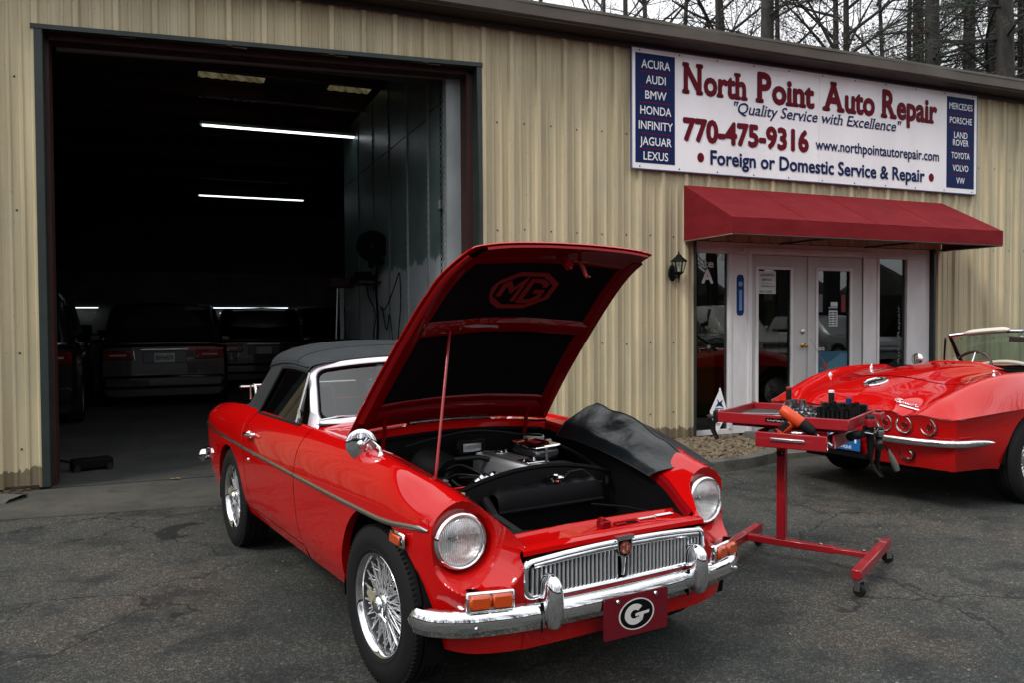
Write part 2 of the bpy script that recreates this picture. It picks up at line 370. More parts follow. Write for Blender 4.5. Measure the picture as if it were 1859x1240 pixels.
class Net:
    def __init__(s, sk, vk, P): s.sk = sk; s.vk = vk; s.P = np.array(P, float)
    def __call__(s, ss, vv):
        ss = np.asarray(ss, float); vv = np.asarray(vv, float); sh = ss.shape
        A = spl_basis(ss.ravel(), s.sk); B = spl_basis(vv.ravel(), s.vk)
        return np.einsum('qi,qj,ijk->qk', A, B, s.P).reshape(*sh, 3)
def ip(x, xs, ys): return float(np.interp(x, xs, ys))
# ================================================================ SETTING
WY, WD = .3926, 8.4237
BM = T(0, WD, 0) @ RZ(WY)                      # building frame: x along the front, y into the building
def setting(mb, name, m, M=None, kind='structure', smooth=None):
    o = mb.obj(name, m, None, smooth); o['kind'] = kind
    if M is not None: o.matrix_world = M
    return o
mb = MB(); mb.add([(-150, -150, 0), (150, -150, 0), (150, 150, 0), (-150, 150, 0)], [(0, 1, 2, 3)]); setting(mb, 'asphalt_ground', m_asphalt)
mb = MB(); mb.prism([(-4.75, -.02), (-4.9, -1.12), (-4.4, -1.10), (-2.9, -1.24), (-1.4, -1.30), (-.1, -1.34), (-.12, -.02)], -.05, .006); setting(mb, 'concrete_apron', m_conc, BM)
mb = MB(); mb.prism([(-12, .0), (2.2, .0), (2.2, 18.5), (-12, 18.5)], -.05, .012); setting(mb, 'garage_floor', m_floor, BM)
walk = [(2.35, -1.36), (3.4, -1.34), (6.4, -1.34), (6.4, .0), (2.95, .0), (2.80, -.45), (2.62, -.85), (2.3, -1.1)]
mb = MB(); mb.prism([p for p in walk], -.05, .055); setting(mb, 'concrete_walkway', m_kerb, BM)
# kerb: rounded bar along a path, a little uneven
def kerb(path, name, w_=.15, h_=.11):
    mb = MB(); G = []; rr = random.Random(3); P = []
    for a, b in zip(path[:-1], path[1:]):
        k = max(2, int((Vector(b)-Vector(a)).length/.05))
        P += [Vector(a).lerp(Vector(b), i/k) for i in range(k)]
    P.append(Vector(path[-1]))
    for i, p in enumerate(P):
        t = (P[min(i+1, len(P)-1)]-P[max(i-1, 0)]).normalized(); nn = Vector((-t.y, t.x)); j = lambda s: rr.uniform(-s, s)
        G.append([(p.x+nn.x*a, p.y+nn.y*a, z) for a, z in ((-w_/2-.02, -.03), (-w_/2-.005+j(.008), h_*.5), (-w_/2+.02+j(.006), h_*.86+j(.006)), (-w_*.2, h_+j(.005)), (w_*.3, h_+j(.005)), (w_/2, h_*.9), (w_/2+.01, -.03))])
    mb.grid(G); return setting(mb, name, m_kerb, BM, smooth=50)
kerb([(-.3, -1.30), (.6, -1.52), (1.31, -1.60), (1.75, -1.55), (2.1, -1.42), (2.35, -1.22), (2.55, -.95), (2.72, -.6), (2.86, -.2)][::-1], 'kerb')
kerb([(-9, -.30), (-6.4, -.26), (-5.0, -.24), (-4.62, -.30), (-4.40, -.42)], 'kerb_stub', .22, .035)
mb = MB(); mb.prism([(-.3, -.02), (-.3, -1.25), (.6, -1.48), (1.31, -1.54), (1.75, -1.5), (2.1, -1.36), (2.35, -1.15), (2.55, -.9), (2.72, -.5), (2.84, -.02)], -.05, .035); setting(mb, 'planting_bed_soil', mat('soil', (.05, .036, .022), .95, noise=(20, .5, (1, 1, 1)), bump=(60, .8, .01)), BM)
# gravel: one mass of stones
gm = MB(); rr = random.Random(11); ico = bmesh.new(); bmesh.ops.create_icosphere(ico, subdivisions=1, radius=1); iv = [v.co.copy() for v in ico.verts]; ifc = [tuple(v.index for v in f.verts) for f in ico.faces]; ico.free()
cnt = 0
while cnt < 2600:
    x, y = rr.uniform(.9, 2.85), rr.uniform(-1.5, -.03)
    lim = -1.45 if x < 1.75 else ip(x, [1.75, 2.1, 2.35, 2.55, 2.72, 2.84], [-1.43, -1.3, -1.08, -.85, -.46, 0])
    if y < lim: continue
    s = rr.choice([.009, .013, .018, .026])*rr.uniform(.8, 1.2)
    gm.add(iv, ifc, T(x, y, .036+rr.uniform(0, .02)+s*.3) @ RZ(rr.uniform(0, 6)) @ RX(rr.uniform(-.5, .5)) @ S3(s*1.3, s, s*.7)); cnt += 1
setting(gm, 'gravel', m_stone, BM, kind='stuff')
gm = MB()
for k in range(260):                                                    # litter along the left kerb
    x, y = rr.uniform(-7, -4.35), rr.uniform(-.22, -.02); s = rr.uniform(.008, .02)
    gm.add(iv, ifc, T(x, y, .02) @ RZ(rr.uniform(0, 6)) @ S3(s*1.6, s, s*.4))
setting(gm, 'leaf_litter', m_leafb, BM, kind='stuff')
gm = MB()
for k in range(900):                                                    # loose grit on the asphalt
    x, y = rr.uniform(-5, 6), rr.uniform(1.6, 8); s = rr.choice([.002, .003, .004, .006])*rr.uniform(.7, 1.2)
    gm.add(iv, ifc, T(x, y, s*.4) @ RZ(rr.uniform(0, 6)) @ S3(s*1.3, s, s*.7))
setting(gm, 'grit', mat('grit_stone', (.20, .19, .16), .8, noise=(3, .6, (1, 1, 1))), kind='stuff')
# ================================================================ REPAIR SHOP
shop = root('repair_shop', 'tan metal repair shop building with an open dark garage bay and glazed entry', 'building'); shop.matrix_world = BM
def rib_x(x0, x1):
    """profile of R-panel siding between x0 and x1"""
    P = .305; pts = []; k = math.floor(x0/P)-1
    while k*P < x1+P:
        c = k*P
        pts += [(c-.036, 0), (c-.020, -.036), (c+.020, -.036), (c+.036, 0), (c+.088, 0), (c+.097, -.009), (c+.115, -.009), (c+.124, 0), (c+.181, 0), (c+.190, -.009), (c+.208, -.009), (c+.217, 0)]; k += 1
    o = [p for p in pts if x0 < p[0] < x1]
    f = lambda x: ip(x, [p[0] for p in pts], [p[1] for p in pts])
    return [(x0, f(x0))]+o+[(x1, f(x1))]
_pc = {}
def siding(x0, x1, z0, z1, slope=0, y=0, name='wall_panel', m=None, parent=None):
    g0 = math.ceil((x0-.15-1e-6)/.915)
    cuts = [x0]+[.1525+.915*k for k in range(-14, 20) if x0+.1 < .1525+.915*k < x1-.1]+[x1]
    for i, (a, b) in enumerate(zip(cuts[:-1], cuts[1:])):
        za = z0+slope*(a-x0); key = (round(b-a, 3), round((a-.1525) % .305, 3), round(za, 3), round(z1, 3))
        if key not in _pc:
            mb = MB(); pr = rib_x(a, b); zs = [za, (za+z1)/2, z1]
            mb.grid([[(px_-a, py, z) for z in zs] for px_, py in pr])
            _pc[key] = mb.mesh(name, m or m_wall)
        lap = -.0015*(i % 2)
        inst(_pc[key], name, parent or shop, T(a, y+lap, 0))
EAVE = 4.50
siding(-9.0, -4.27, .03, EAVE); siding(-4.27, -.34, 3.862, EAVE, .034); siding(-.34, 2.245, .05, EAVE); siding(2.245, 6.04, 2.32, EAVE); siding(6.04, 14, .05, EAVE)
# screws on the siding
mb = MB(); rr = random.Random(5)
for z in (.35, 1.15, 2.35, 3.45):
    for k in range(-30, 45):
        x = k*.305+.15
        if -9 < x < -4.3 or -.3 < x < 2.2 or 6.1 < x < 12 or z > 3.3 and -9 < x < 12 and not -4.3 < x < -.3: mb.lathe([(0, -.006), (.007, -.005), (.010, 0)], 6, T(x, -.001, z+rr.uniform(-.01, .01)))
mb.obj('screw', m_dkgr, shop, kind='stuff')
# base angle / footing strip
for bx_ in ((-9, -4.3, -.02, .04, -.02, .045), (-.30, 2.24, -.015, .06, -.02, .06), (6.04, 14, -.015, .06, -.02, .06)): mb = MB(); mb.box(*bx_); mb.obj('base_sill', mat('rusty_base', (.035, .018, .012), .9, noise=(9, .5, (1, 1, 1))), shop)
# back and side walls, roof
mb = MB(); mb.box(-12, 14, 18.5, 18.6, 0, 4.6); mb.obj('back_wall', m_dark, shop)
mb = MB(); mb.box(-12.05, -12, 0.02, 18.5, 0, 4.6); mb.box(-12, -9, -.01, .04, 0, 4.5); mb.obj('side_wall', m_wall, shop)
mb = MB(); mb.box(14, 14.05, 0.0, 18.5, 0, 4.6); mb.obj('side_wall', m_wall, shop)
mb = MB(); mb.prism([(-.34, 4.595), (-.34, 4.565), (9.2, 5.30), (18.9, 4.56), (18.9, 4.60), (9.2, 5.34)], -12.2, 14.2, Matrix(((0, 0, 1, 0), (1, 0, 0, 0), (0, 1, 0, 0), (0, 0, 0, 1)))); mb.obj('roof', m_eave, shop, fix=True)
mb = MB(); G = []
for x in np.linspace(-12.2, 14.2, 60):
    j = .004*math.sin(x*2.1)+.003*math.sin(x*5.3)
    G.append([(x, -.02, 4.46), (x, -.30, 4.445+j), (x, -.325+j, 4.46), (x, -.335+j, 4.565), (x, -.30, 4.60)])
mb.grid(G); mb.obj('gutter', m_eave, shop)
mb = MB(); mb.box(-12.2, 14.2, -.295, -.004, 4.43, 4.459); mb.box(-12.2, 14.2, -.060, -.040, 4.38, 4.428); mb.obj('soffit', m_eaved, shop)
# garage opening trim
mb = MB(); mb.prism([(-4.30, 3.842), (-4.30, 3.880), (-.325, 4.016), (-.325, 3.975)], 0, .085, T(0, .035, 0) @ RX(PI/2)); mb.obj('door_head_flashing', m_dkgr, shop, fix=True)
mb = MB(); mb.box(-4.275, -4.215, -.045, -.034, .03, 3.86); mb.box(-4.225, -4.212, -.034, .10, .03, 3.86); mb.obj('jamb_trim', m_dkgr, shop)
mb = MB(); mb.add([(-.385, -.04, 0), (-.335, -.04, 0), (-.385, -.04, 1.6), (-.335, -.04, 1.6), (-.37, -.055, 2.6), (-.33, -.04, 2.6), (-.385, -.04, 3.97), (-.335, -.04, 3.97),
    (-.385, .10, 0), (-.385, .10, 1.6), (-.385, .10, 2.6), (-.385, .10, 3.97)], [(0, 1, 3, 2), (2, 3, 5, 4), (4, 5, 7, 6), (0, 2, 9, 8), (2, 4, 10, 9), (4, 6, 11, 10)]); mb.obj('jamb_trim', m_dkgr, shop)
mb = MB(); mb.box(-4.30, -4.185, .10, .30, 0, 3.9); mb.obj('door_post', m_iron, shop)
mb = MB(); mb.box(-.445, -.335, .10, .30, 0, 3.97); mb.obj('door_post', m_iron, shop); mb = MB(); mb.box(-.60, -.4455, .302, .325, .012, 4.2); mb.obj('door_track_board', m_innerl, shop)
mb = MB(); mb.prism([(-4.30, 3.80), (-4.30, 4.10), (-.33, 4.20), (-.33, 3.93)], .02, .20, T(0, .10, 0) @ RX(PI/2) @ T(0, 0, -.20)); mb.obj('door_head_beam', m_iron, shop, fix=True)
mb = MB(); mb.prism([(-4.15, 3.78), (-4.15, 3.85), (-.49, 3.99), (-.49, 3.925)], 0, .06, T(0, .34, 0) @ RX(PI/2)); mb.obj('roll_door_edge', mat('grey_door_edge', (.16, .15, .16), .5), shop, fix=True)
mb = MB(); mb.lathe([(.0, -4.1), (.24, -4.1), (.24, -.55), (0, -.55)], 20, T(0, .62, 4.18), axis='X'); mb.obj('roll_door_drum', m_dark, shop, 30)
# interior: partition wall of sheet panels with seam strips
ys = [.32, 1.12, 2.02, 2.95, 3.9, 4.9, 6.1]
m_part, n, l, b, pos = new('partition_panel')
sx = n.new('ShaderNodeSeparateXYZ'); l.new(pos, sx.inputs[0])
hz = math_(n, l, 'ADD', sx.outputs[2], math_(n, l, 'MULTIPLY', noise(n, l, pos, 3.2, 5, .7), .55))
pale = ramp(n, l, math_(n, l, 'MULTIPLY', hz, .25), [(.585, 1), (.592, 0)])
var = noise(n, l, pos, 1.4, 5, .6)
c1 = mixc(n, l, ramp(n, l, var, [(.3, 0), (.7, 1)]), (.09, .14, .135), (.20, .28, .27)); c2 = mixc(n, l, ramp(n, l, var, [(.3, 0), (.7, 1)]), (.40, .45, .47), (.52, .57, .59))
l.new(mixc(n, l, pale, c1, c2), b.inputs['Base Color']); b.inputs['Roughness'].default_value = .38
for k, (a, b_) in enumerate(zip(ys[:-1], ys[1:])):
    mb = MB(); mb.box(-.55, -.53, a+.006, b_-.006, .012, 3.70 if k else 3.76); mb.obj('partition_panel', m_part, shop)
    mb = MB(); mb.box(-.55, -.53, a+.006, b_-.006, 3.715 if k else 3.775, 4.62); mb.obj('partition_panel', m_part, shop)
    if k:
        mb = MB(); mb.box(-.565, -.551, a-.022, a+.022, .012, 4.55)
        for q in range(48): mb.box(-.572, -.5655, a-.008, a+.008, .1+q*.085, .13+q*.085)
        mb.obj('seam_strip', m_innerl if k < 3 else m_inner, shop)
mb = MB(); mb.box(-.53, 2.2, 6.1, 6.2, .012, 4.6); mb.obj('partition_return', m_inner, shop)
mb = MB(); mb.box(-.60, -.551, .33, .42, .012, 3.95)
for q in range(60): mb.box(-.606, -.6005, .365, .385, .1+q*.06, .125+q*.06)
mb.obj('door_track', m_innerl, shop)
mb = MB()
for q in range(90): mb.lathe([(.010, -.002), (.014, .0), (.010, .002)], 8, T(-.60, .50, .95+q*.033) @ RZ(0 if q % 2 else PI/2) @ S3(1, 2, 1.6))
mb.obj('door_chain', m_blackm, shop)
for (y, z) in ((.60, 2.66), (.40, 3.0)):
    mb = MB(); mb.box(-.60, -.55, y-.04, y+.04, z-.05, z+.05, b=.006); mb.obj('switch_box', m_innerl, shop)
# ceiling
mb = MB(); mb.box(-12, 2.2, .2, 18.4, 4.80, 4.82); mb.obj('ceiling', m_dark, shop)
for k in range(9):
    mb = MB(); y = 1.9+k*1.25 if k < 4 else 6.9+(k-4)*2.2
    mb.box(-12, 2.1, y-.03, y+.03, 4.58, 4.78); mb.box(-12, 2.1, y+.03, y+.09, 4.58, 4.60); mb.obj('purlin', m_iron, shop)
for x in (-7.5, -1.6 - 4):
    mb = MB(); mb.box(x-.1, x+.1, .3, 18, 4.35, 4.57); mb.obj('rafter', m_dark, shop)
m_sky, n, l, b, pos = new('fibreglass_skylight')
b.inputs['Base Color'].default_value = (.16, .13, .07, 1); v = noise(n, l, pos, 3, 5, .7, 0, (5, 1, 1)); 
l.new(mixc(n, l, ramp(n, l, v, [(.35, 0), (.65, 1)]), (.16, .12, .05), (.6, .52, .30)), b.inputs['Emission Color']); b.inputs['Emission Strength'].default_value = .15  # emission stands in for daylight coming through the fibreglass
for x0, x1 in ((-2.9, -2.03), (-1.15, -.56)):
    for y0, y1 in ((3.45, 4.2), (4.45, 5.25)):
        mb = MB(); q = int((x1-x0)/.06); mb.grid([[(x0+(x1-x0)*i/q, y, 4.785-.012*(i % 2)) for y in (y0, y1)] for i in range(q+1)]); mb.obj('skylight_panel', m_sky, shop)
# back wall details, benches
mb = MB(); mb.box(-9.5, 2.1, 17.9, 17.95, 0, 2.9); mb.obj('back_wall_lining', mat('back_lining', (.12, .125, .11), .7, noise=(1.5, .4, (1, 1, 1))), shop)
mb = MB(); mb.box(-9.5, 2.1, 17.88, 17.9, 2.9, 4.7); mb.obj('back_wall_cladding', m_dark, shop)
# inner left partition keeps the bay dark
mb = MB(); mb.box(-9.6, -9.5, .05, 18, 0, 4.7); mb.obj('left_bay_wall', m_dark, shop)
# ---- entry: white frame, sidelights, two doors
def fbox(x0, x1, z0, z1, y0, y1, name, m, parent=None, b=.004): 
    mb = MB(); mb.box(x0, x1, y0, y1, z0, z1, b=b); return mb.obj(name, m, parent or shop)
FY = .03
fbox(2.246, 2.272, .05, 2.32, -.034, .12, 'corner_trim', m_dkgr); fbox(6.005, 6.04, .05, 2.32, -.034, .12, 'corner_trim', m_dkgr)
fbox(2.275, 6.0, 2.185, 2.318, FY, .12, 'door_header', m_white); fbox(2.275, 2.80, .055, .115, FY, .12, 'window_sill', m_white); fbox(5.06, 5.62, .055, .115, FY, .12, 'window_sill', m_white)
fbox(2.80, 3.06, .055, 2.183, FY, .12, 'door_post', m_white); fbox(4.86, 5.07, .055, 2.183, FY, .12, 'door_post', m_white); fbox(5.62, 6.0, .055, 2.183, FY, .12, 'door_post', m_white)
for a, b_, z0, z1 in ((3.03, 3.09, .055, 2.215), (4.83, 4.885, .055, 2.215)): fbox(a, b_, z0, z1, FY-.018, FY-.001, 'door_casing', m_white)
fbox(2.96, 4.95, 2.215, 2.265, FY-.02, FY-.002, 'door_casing', m_white)
fbox(2.755, 2.80, .117, 2.183, FY-.012, FY+.03, 'window_frame', m_white); fbox(5.072, 5.11, .117, 2.183, FY-.012, FY+.03, 'window_frame', m_white); fbox(5.585, 5.618, .117, 2.183, FY-.012, FY+.03, 'window_frame', m_white)
m_pane = glassmat('pane_glass', (.55, .60, .58), ior=1.75)
def pane(x0, x1, z0, z1, y, parent=None, name='pane'):
    mb = MB(); mb.box(x0, x1, y, y+.006, z0, z1); return mb.obj(name, m_pane, parent or shop)
pane(2.28, 2.755, .117, 2.183, .06); pane(5.11, 5.585, .117, 2.183, .06)
for k, (x0, x1, g0, g1) in enumerate(((3.096, 3.945, 3.178, 3.69), (3.955, 4.825, 4.092, 4.633))):
    y0, y1 = FY+.005, FY+.05
    d = MB(); d.box(x0, g0-.0, y0, y1, .06, 2.178); d.box(g1, x1, y0, y1, .06, 2.178); d.box(g0, g1, y0, y1, .06, .155); d.box(g0, g1, y0, y1, 2.02, 2.178)
    d = d.obj('entry_door', m_doorp, shop)
    for a, b_, c_, e in ((g0-.025, g0+.015, .13, 2.045), (g1-.015, g1+.025, .13, 2.045), (g0+.015, g1-.015, .13, .165), (g0+.015, g1-.015, 2.01, 2.045)):
        fbox(a, b_, c_, e, y0-.014, y0-.001, 'glazing_bead', m_white, d)
    pane(g0, g1, .155, 2.02, y0+.02, d)
    if k == 0:
        mb = MB(); mb.lathe([(.026, 0), (.026, -.008), (.012, -.014), (.010, -.035), (.024, -.045), (.031, -.062), (.024, -.078), (0, -.082)], 20, T(3.862, y0, 1.08)); mb.obj('door_knob', m_brass, d, 30)
        mb = MB(); mb.lathe([(.030, 0), (.030, -.012), (.014, -.018), (0, -.018)], 20, T(3.862, y0, 1.26)); mb.obj('dead_bolt', m_chromed, d, 30)
        fbox(3.935, 3.985, .06, 2.178, y0-.018, y0-.002, 'door_astragal', m_doorp, d)
fbox(3.06, 4.86, .0, .058, -.03, .12, 'door_threshold', m_chromed)
# office behind the glass
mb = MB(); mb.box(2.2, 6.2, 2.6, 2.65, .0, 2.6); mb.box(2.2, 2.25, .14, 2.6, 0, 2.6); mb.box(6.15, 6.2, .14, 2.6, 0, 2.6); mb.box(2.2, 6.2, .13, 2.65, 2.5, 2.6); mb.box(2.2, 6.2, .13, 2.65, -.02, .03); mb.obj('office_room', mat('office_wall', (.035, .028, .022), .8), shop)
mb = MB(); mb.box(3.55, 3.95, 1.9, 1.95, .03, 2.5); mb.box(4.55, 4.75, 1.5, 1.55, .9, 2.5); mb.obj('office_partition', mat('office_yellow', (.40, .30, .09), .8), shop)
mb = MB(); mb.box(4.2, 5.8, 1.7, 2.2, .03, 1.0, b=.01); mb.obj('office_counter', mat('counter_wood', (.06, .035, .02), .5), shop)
# stickers on the glass (flat prints, built where they are)
def note(x0, x1, z0, z1, y, m, parent, name): mb = MB(); mb.box(x0, x1, y-.0015, y, z0, z1); return mb.obj(name, m, parent)
FR = lambda x, y, z: T(x, y, z) @ RX(PI/2)
def lettering(lines, parent, y, m, name='lettering'):
    for t_, x, z, w_, h_, kw in lines: text_mb(t_, w_, h_, M=FR(x, y, z), **kw).obj(name, m, parent)
m_paper = mat('paper', (.55, .60, .58), .7); m_ink = mat('ink', (.01, .02, .05), .6); m_ltr = mat('vinyl_lettering', (.55, .56, .56), .5)
doors = [o for o in bpy.data.objects if o.name.startswith('entry_door')]; d1, d2 = doors[0], doors[1]
note(3.19, 3.47, 1.72, 1.99, FY+.0235, m_paper, d1, 'door_notice')
lettering([('LOCKSMITH', 3.23, 1.93, .21, .026, dict(bold=.02)), ('SERVICE', 3.26, 1.875, .15, .026, dict(bold=.02)), ('MOBIL SERVICE', 3.265, 1.838, .13, .01, {}), ('678-886-8171', 3.25, 1.80, .20, .018, dict(bold=.02)), ('MUL-T-LOCK', 3.23, 1.735, .19, .022, dict(bold=.02))], d1, FY+.0215, m_ink)
note(4.30, 4.44, 1.32, 1.56, FY+.0235, m_paper, d2, 'card_list'); note(4.33, 4.44, 1.57, 1.625, FY+.0235, m_paper, d2, 'card_sticker'); note(4.30, 4.44, 1.52, 1.55, FY+.0215, m_navy, d2, 'card_band')
mb = MB()
for r in range(6):
    for q in range(2): mb.box(4.31+q*.065, 4.36+q*.065, FY+.02, FY+.0215, 1.335+r*.03, 1.35+r*.03)
mb.obj('card_print', m_ink, d2, kind='stuff')
note(4.12, 4.20, 1.50, 1.72, FY+.0235, mat('grey_note', (.12, .14, .15), .6), d2, 'small_notice'); note(4.50, 4.57, 1.5, 1.72, FY+.0235, mat('red_note', (.16, .02, .03), .6), d2, 'red_notice')
pst = note(4.13, 4.60, .66, 1.00, FY+.0235, mat('poster_blue', (.012, .07, .13), .5), d2, 'window_poster')
mb = MB(); mb.prism([(4.13, .78), (4.3, .86), (4.5, .97), (4.60, .97), (4.6, .80), (4.4, .74)], 0, .001, T(0, FY+.022, 0) @ RX(PI/2)); mb.obj('poster_print', mat('poster_light', (.05, .15, .21), .5), d2, fix=True)
mb = MB(); mb.lathe([(0, 0), (.05, .0)], 14, T(4.24, FY+.0205, .82)); mb.obj('poster_print', mat('poster_warm', (.16, .05, .03), .5), d2)
lettering([('BG', 4.14, 1.015, .09, .035, dict(bold=.02))], d2, FY+.0215, m_ltr)
lettering([('Ste', 2.355, 2.02, .215, .09, dict(bold=.02)), ('A', 2.40, 1.84, .165, .15, dict(bold=.04))], shop, .0585, m_ltr)
text_mb('Auto Repair', .80, .045, serif=.05, shear=.25, M=T(5.50, .0585, .78) @ RX(PI/2) @ RZ(PI/2)).obj('lettering', mat('worn_lettering', (.16, .16, .15), .6), shop)
# ---- blue plate and lantern
t = MB(); t.prism([(-.05, -.2), (-.035, -.235), (-.02, -.24), (.02, -.24), (.035, -.235), (.05, -.2), (.05, .2), (.035, .235), (.02, .24), (-.02, .24), (-.035, .235), (-.05, .2)], 0, .008, T(2.925, FY-.001, 1.70) @ RX(PI/2)); th = t.obj('wall_thermometer', m_blue, fix=True); th.matrix_world = BM
tag(th, 'narrow blue plaque screwed to the white post left of the doors', 'plaque')
mb = MB(); mb.disc(.03, 16, T(2.925, FY-.0105, 1.83) @ RX(PI/2)); mb.box(2.905, 2.945, FY-.0105, FY-.0095, 1.52, 1.76); mb.obj('plaque_print', mat('pale_blue', (.12, .28, .6), .4), th)
lan = root('wall_lantern', 'black carriage wall lantern with glass panes on the tan siding beside the entry', 'lantern'); lan.matrix_world = BM @ T(1.945, -.03, 1.98) @ S3(1.02, 1.02, 1.02)
mb = MB(); mb.lathe([(0, -.012), (.045, -.012), (.055, 0), (.055, .0)], 20, T(0, 0, -.04) @ S3(1, 1, 1.7)); mb.obj('back_plate', m_black, lan, 30)
mb = MB(); mb.tube([(0, -.01, -.06), (0, -.05, -.09), (0, -.10, -.09), (0, -.125, -.065)], .009, 8); mb.tube([(0, -.125, -.16), (0, -.125, -.12), (0, -.125, -.06)], [.003, .010, .02], 8); mb.obj('arm', m_black, lan, 40)
mb = MB(); hx = lambda r, z, n=6: [(r*math.cos(PI/6+2*PI*k/n), -.125+r*math.sin(PI/6+2*PI*k/n), z) for k in range(n)]
mb.add(hx(.03, -.065)+hx(.052, -.045)+hx(.052, -.035), [tuple((a+k, a+(k+1) % 6, a+6+(k+1) % 6, a+6+k)) for a in (0, 6) for k in range(6)]+[tuple(range(12, 18))])
for k in range(6):
    a, c = hx(.05, -.035)[k], hx(.075, .075)[k]; mb.tube([a, c], .005, 5)
mb.obj('cage', m_black, lan)
mb = MB(); mb.add(hx(.095, .075)+hx(.085, .088)+hx(.035, .13)+hx(.028, .145)+[(0, -.125, .17)], [tuple((a+k, a+(k+1) % 6, a+6+(k+1) % 6, a+6+k)) for a in (0, 6, 12) for k in range(6)]+[(18+k, 18+(k+1) % 6, 24) for k in range(6)]+[tuple(range(5, -1, -1))]); mb.tube([(0, -.125, .16), (0, -.125, .175), (0, -.125, .19)], [.004, .010, .002], 6); mb.obj('cap', m_black, lan)
mb = MB(); mb.add(hx(.048, -.035)+hx(.071, .074), [(k, (k+1) % 6, 6+(k+1) % 6, 6+k) for k in range(6)]); mb.obj('pane', m_glass, lan)
mb = MB(); mb.tube([(0, -.125, -.03), (0, -.125, .035), (0, -.125, .05)], [.012, .012, .003], 8); mb.obj('candle_bulb', m_srl, lan)
# ---- awning
aw = root('awning', 'dark red canvas awning with sloped top over the glazed entry doors', 'awning'); aw.matrix_world = BM
A = [(2.09, -.042, 2.93), (2.09, -.90, 2.475), (6.13, -.90, 2.475), (6.13, -.042, 2.93)]
mb = MB(); G = []; rr = random.Random(2)
for i in range(49):
    x = 2.09+4.04*i/48; row = []
    for j in range(13):
        v = j/12; sag = -.010*math.sin(PI*v)*(1-.6*abs(math.cos(PI*i/12)))
        row.append((x, -.042-.858*v, 2.93-.455*v+sag))
    G.append(row)
mb.grid(G); mb.obj('top_canvas', m_awn, aw, 40)
for i_ in (12, 24, 36): mb = MB(); mb.tube([(p[0], p[1], p[2]+.001) for p in G[i_]], .004, 5); mb.obj('canvas_seam', m_awn, aw, 40)
mb = MB(); mb.grid([[(2.09+4.04*i/48, -.90-.004*math.sin(i*.9), 2.475), (2.09+4.04*i/48, -.902-.006*math.sin(i*1.3), 2.385), (2.09+4.04*i/48, -.90, 2.30)] for i in range(49)]); mb.obj('valance', m_awn, aw, 40)
for x in (2.09, 6.13):
    mb = MB(); mb.add([(x, -.042, 2.93), (x, -.90, 2.475), (x, -.90, 2.30), (x, -.042, 2.30)], [(0, 1, 2, 3)]); mb.obj('side_canvas', m_awn, aw)
    mb = MB(); mb.tube([(x, -.04, 2.297), (x, -.90, 2.297)], .008, 6); mb.obj('hem_tube', m_chromed, aw)
mb = MB(); mb.tube([(2.1, -.89, 2.297), (6.12, -.89, 2.297)], .012, 8); mb.tube([(2.1, -.885, 2.465), (6.12, -.885, 2.465)], .012, 8)
for x in (2.11, 3.44, 4.78, 6.11): mb.tube([(x, -.045, 2.915), (x, -.885, 2.46)], .012, 8); mb.tube([(x, -.045, 2.31), (x, -.885, 2.30)], .012, 8)
mb.obj('frame', m_dkgr, aw)
# ---- sign
sg = root('shop_sign', 'long white and navy shop sign with red and blue lettering above the awning', 'sign'); sg.matrix_world = BM @ T(0, -.034, 0)
for a, b_ in ((1.405, 4.022), (4.026, 6.735)):
    mb = MB(); mb.box(a, b_, -.030, 0, 3.078, 4.385); mb.obj('sign_panel', m_sign, sg)
for a, b_, c_, e in ((1.395, 6.745, 4.385, 4.395), (1.395, 6.745, 3.068, 3.078), (1.395, 1.405, 3.078, 4.385), (6.735, 6.745, 3.078, 4.385)):
    mb = MB(); mb.box(a, b_, -.034, 0, c_, e); mb.obj('sign_frame', mat('sign_edge', (.10, .12, .22), .4), sg)
y1, y2 = -.0330, -.0352
mb = MB(); mb.box(1.445, 1.955, -.0325, -.0302, 3.14, 4.335); mb.obj('navy_field', m_navy, sg)
mb = MB(); mb.box(6.175, 6.685, -.0325, -.0302, 3.14, 4.335); mb.obj('navy_field', m_navy, sg)
def center(t_, cx_, z, h_, kw, wd): return (t_, cx_-wd/2, z, wd, h_, kw)
SB = dict(bold=.010)
for t_, z, wd in (('ACURA', 4.175, .37), ('AUDI', 4.01, .255), ('BMW', 3.842, .275), ('HONDA', 3.673, .40), ('INFINITY', 3.508, .44), ('JAGUAR', 3.335, .41), ('LEXUS', 3.175, .32)):
    text_mb(t_, wd, .088, M=FR(1.705-wd/2, y1, z), **SB).obj('lettering', m_srl, sg)
for z in (4.135, 3.965, 3.80, 3.63, 3.46, 3.295): mb = MB(); mb.box(1.50, 1.90, -.0345, -.0327, z-.006, z+.006); mb.obj('divider_line', m_sred, sg)
for t_, z, wd in (('MERCEDES', 4.175, .43), ('PORSCHE', 3.99, .41), ('LAND', 3.80, .25), ('ROVER', 3.70, .29), ('TOYOTA', 3.53, .34), ('VOLVO', 3.365, .29), ('VW', 3.20, .155)):
    text_mb(t_, wd, .08, M=FR(6.43-wd/2, y1, z), **SB).obj('lettering', m_srl, sg)
for z in (4.115, 3.93, 3.645, 3.475, 3.31): mb = MB(); mb.box(6.23, 6.63, -.0345, -.0327, z-.004, z+.004); mb.obj('divider_line', m_sred, sg)
def outlined(t_, x, z, wd, h_, kw, mm=m_sred, oc=m_navy, e=.012):
    k2 = dict(kw); k2['bold'] = kw.get('bold', 0)+e
    text_mb(t_, wd+.014, h_, M=FR(x-.007, y1, z), **k2).obj('lettering_outline', oc, sg)
    text_mb(t_, wd, h_, M=FR(x, y2, z), **kw).obj('lettering', mm, sg)
BB = dict(bold=.028, serif=.062)
def words(ws, x0, x1, z, zs, capb, cap, kw, e=.018):
    for t_, a, b_ in ws: outlined(t_, a, z, b_-a, capb, kw, e=e)
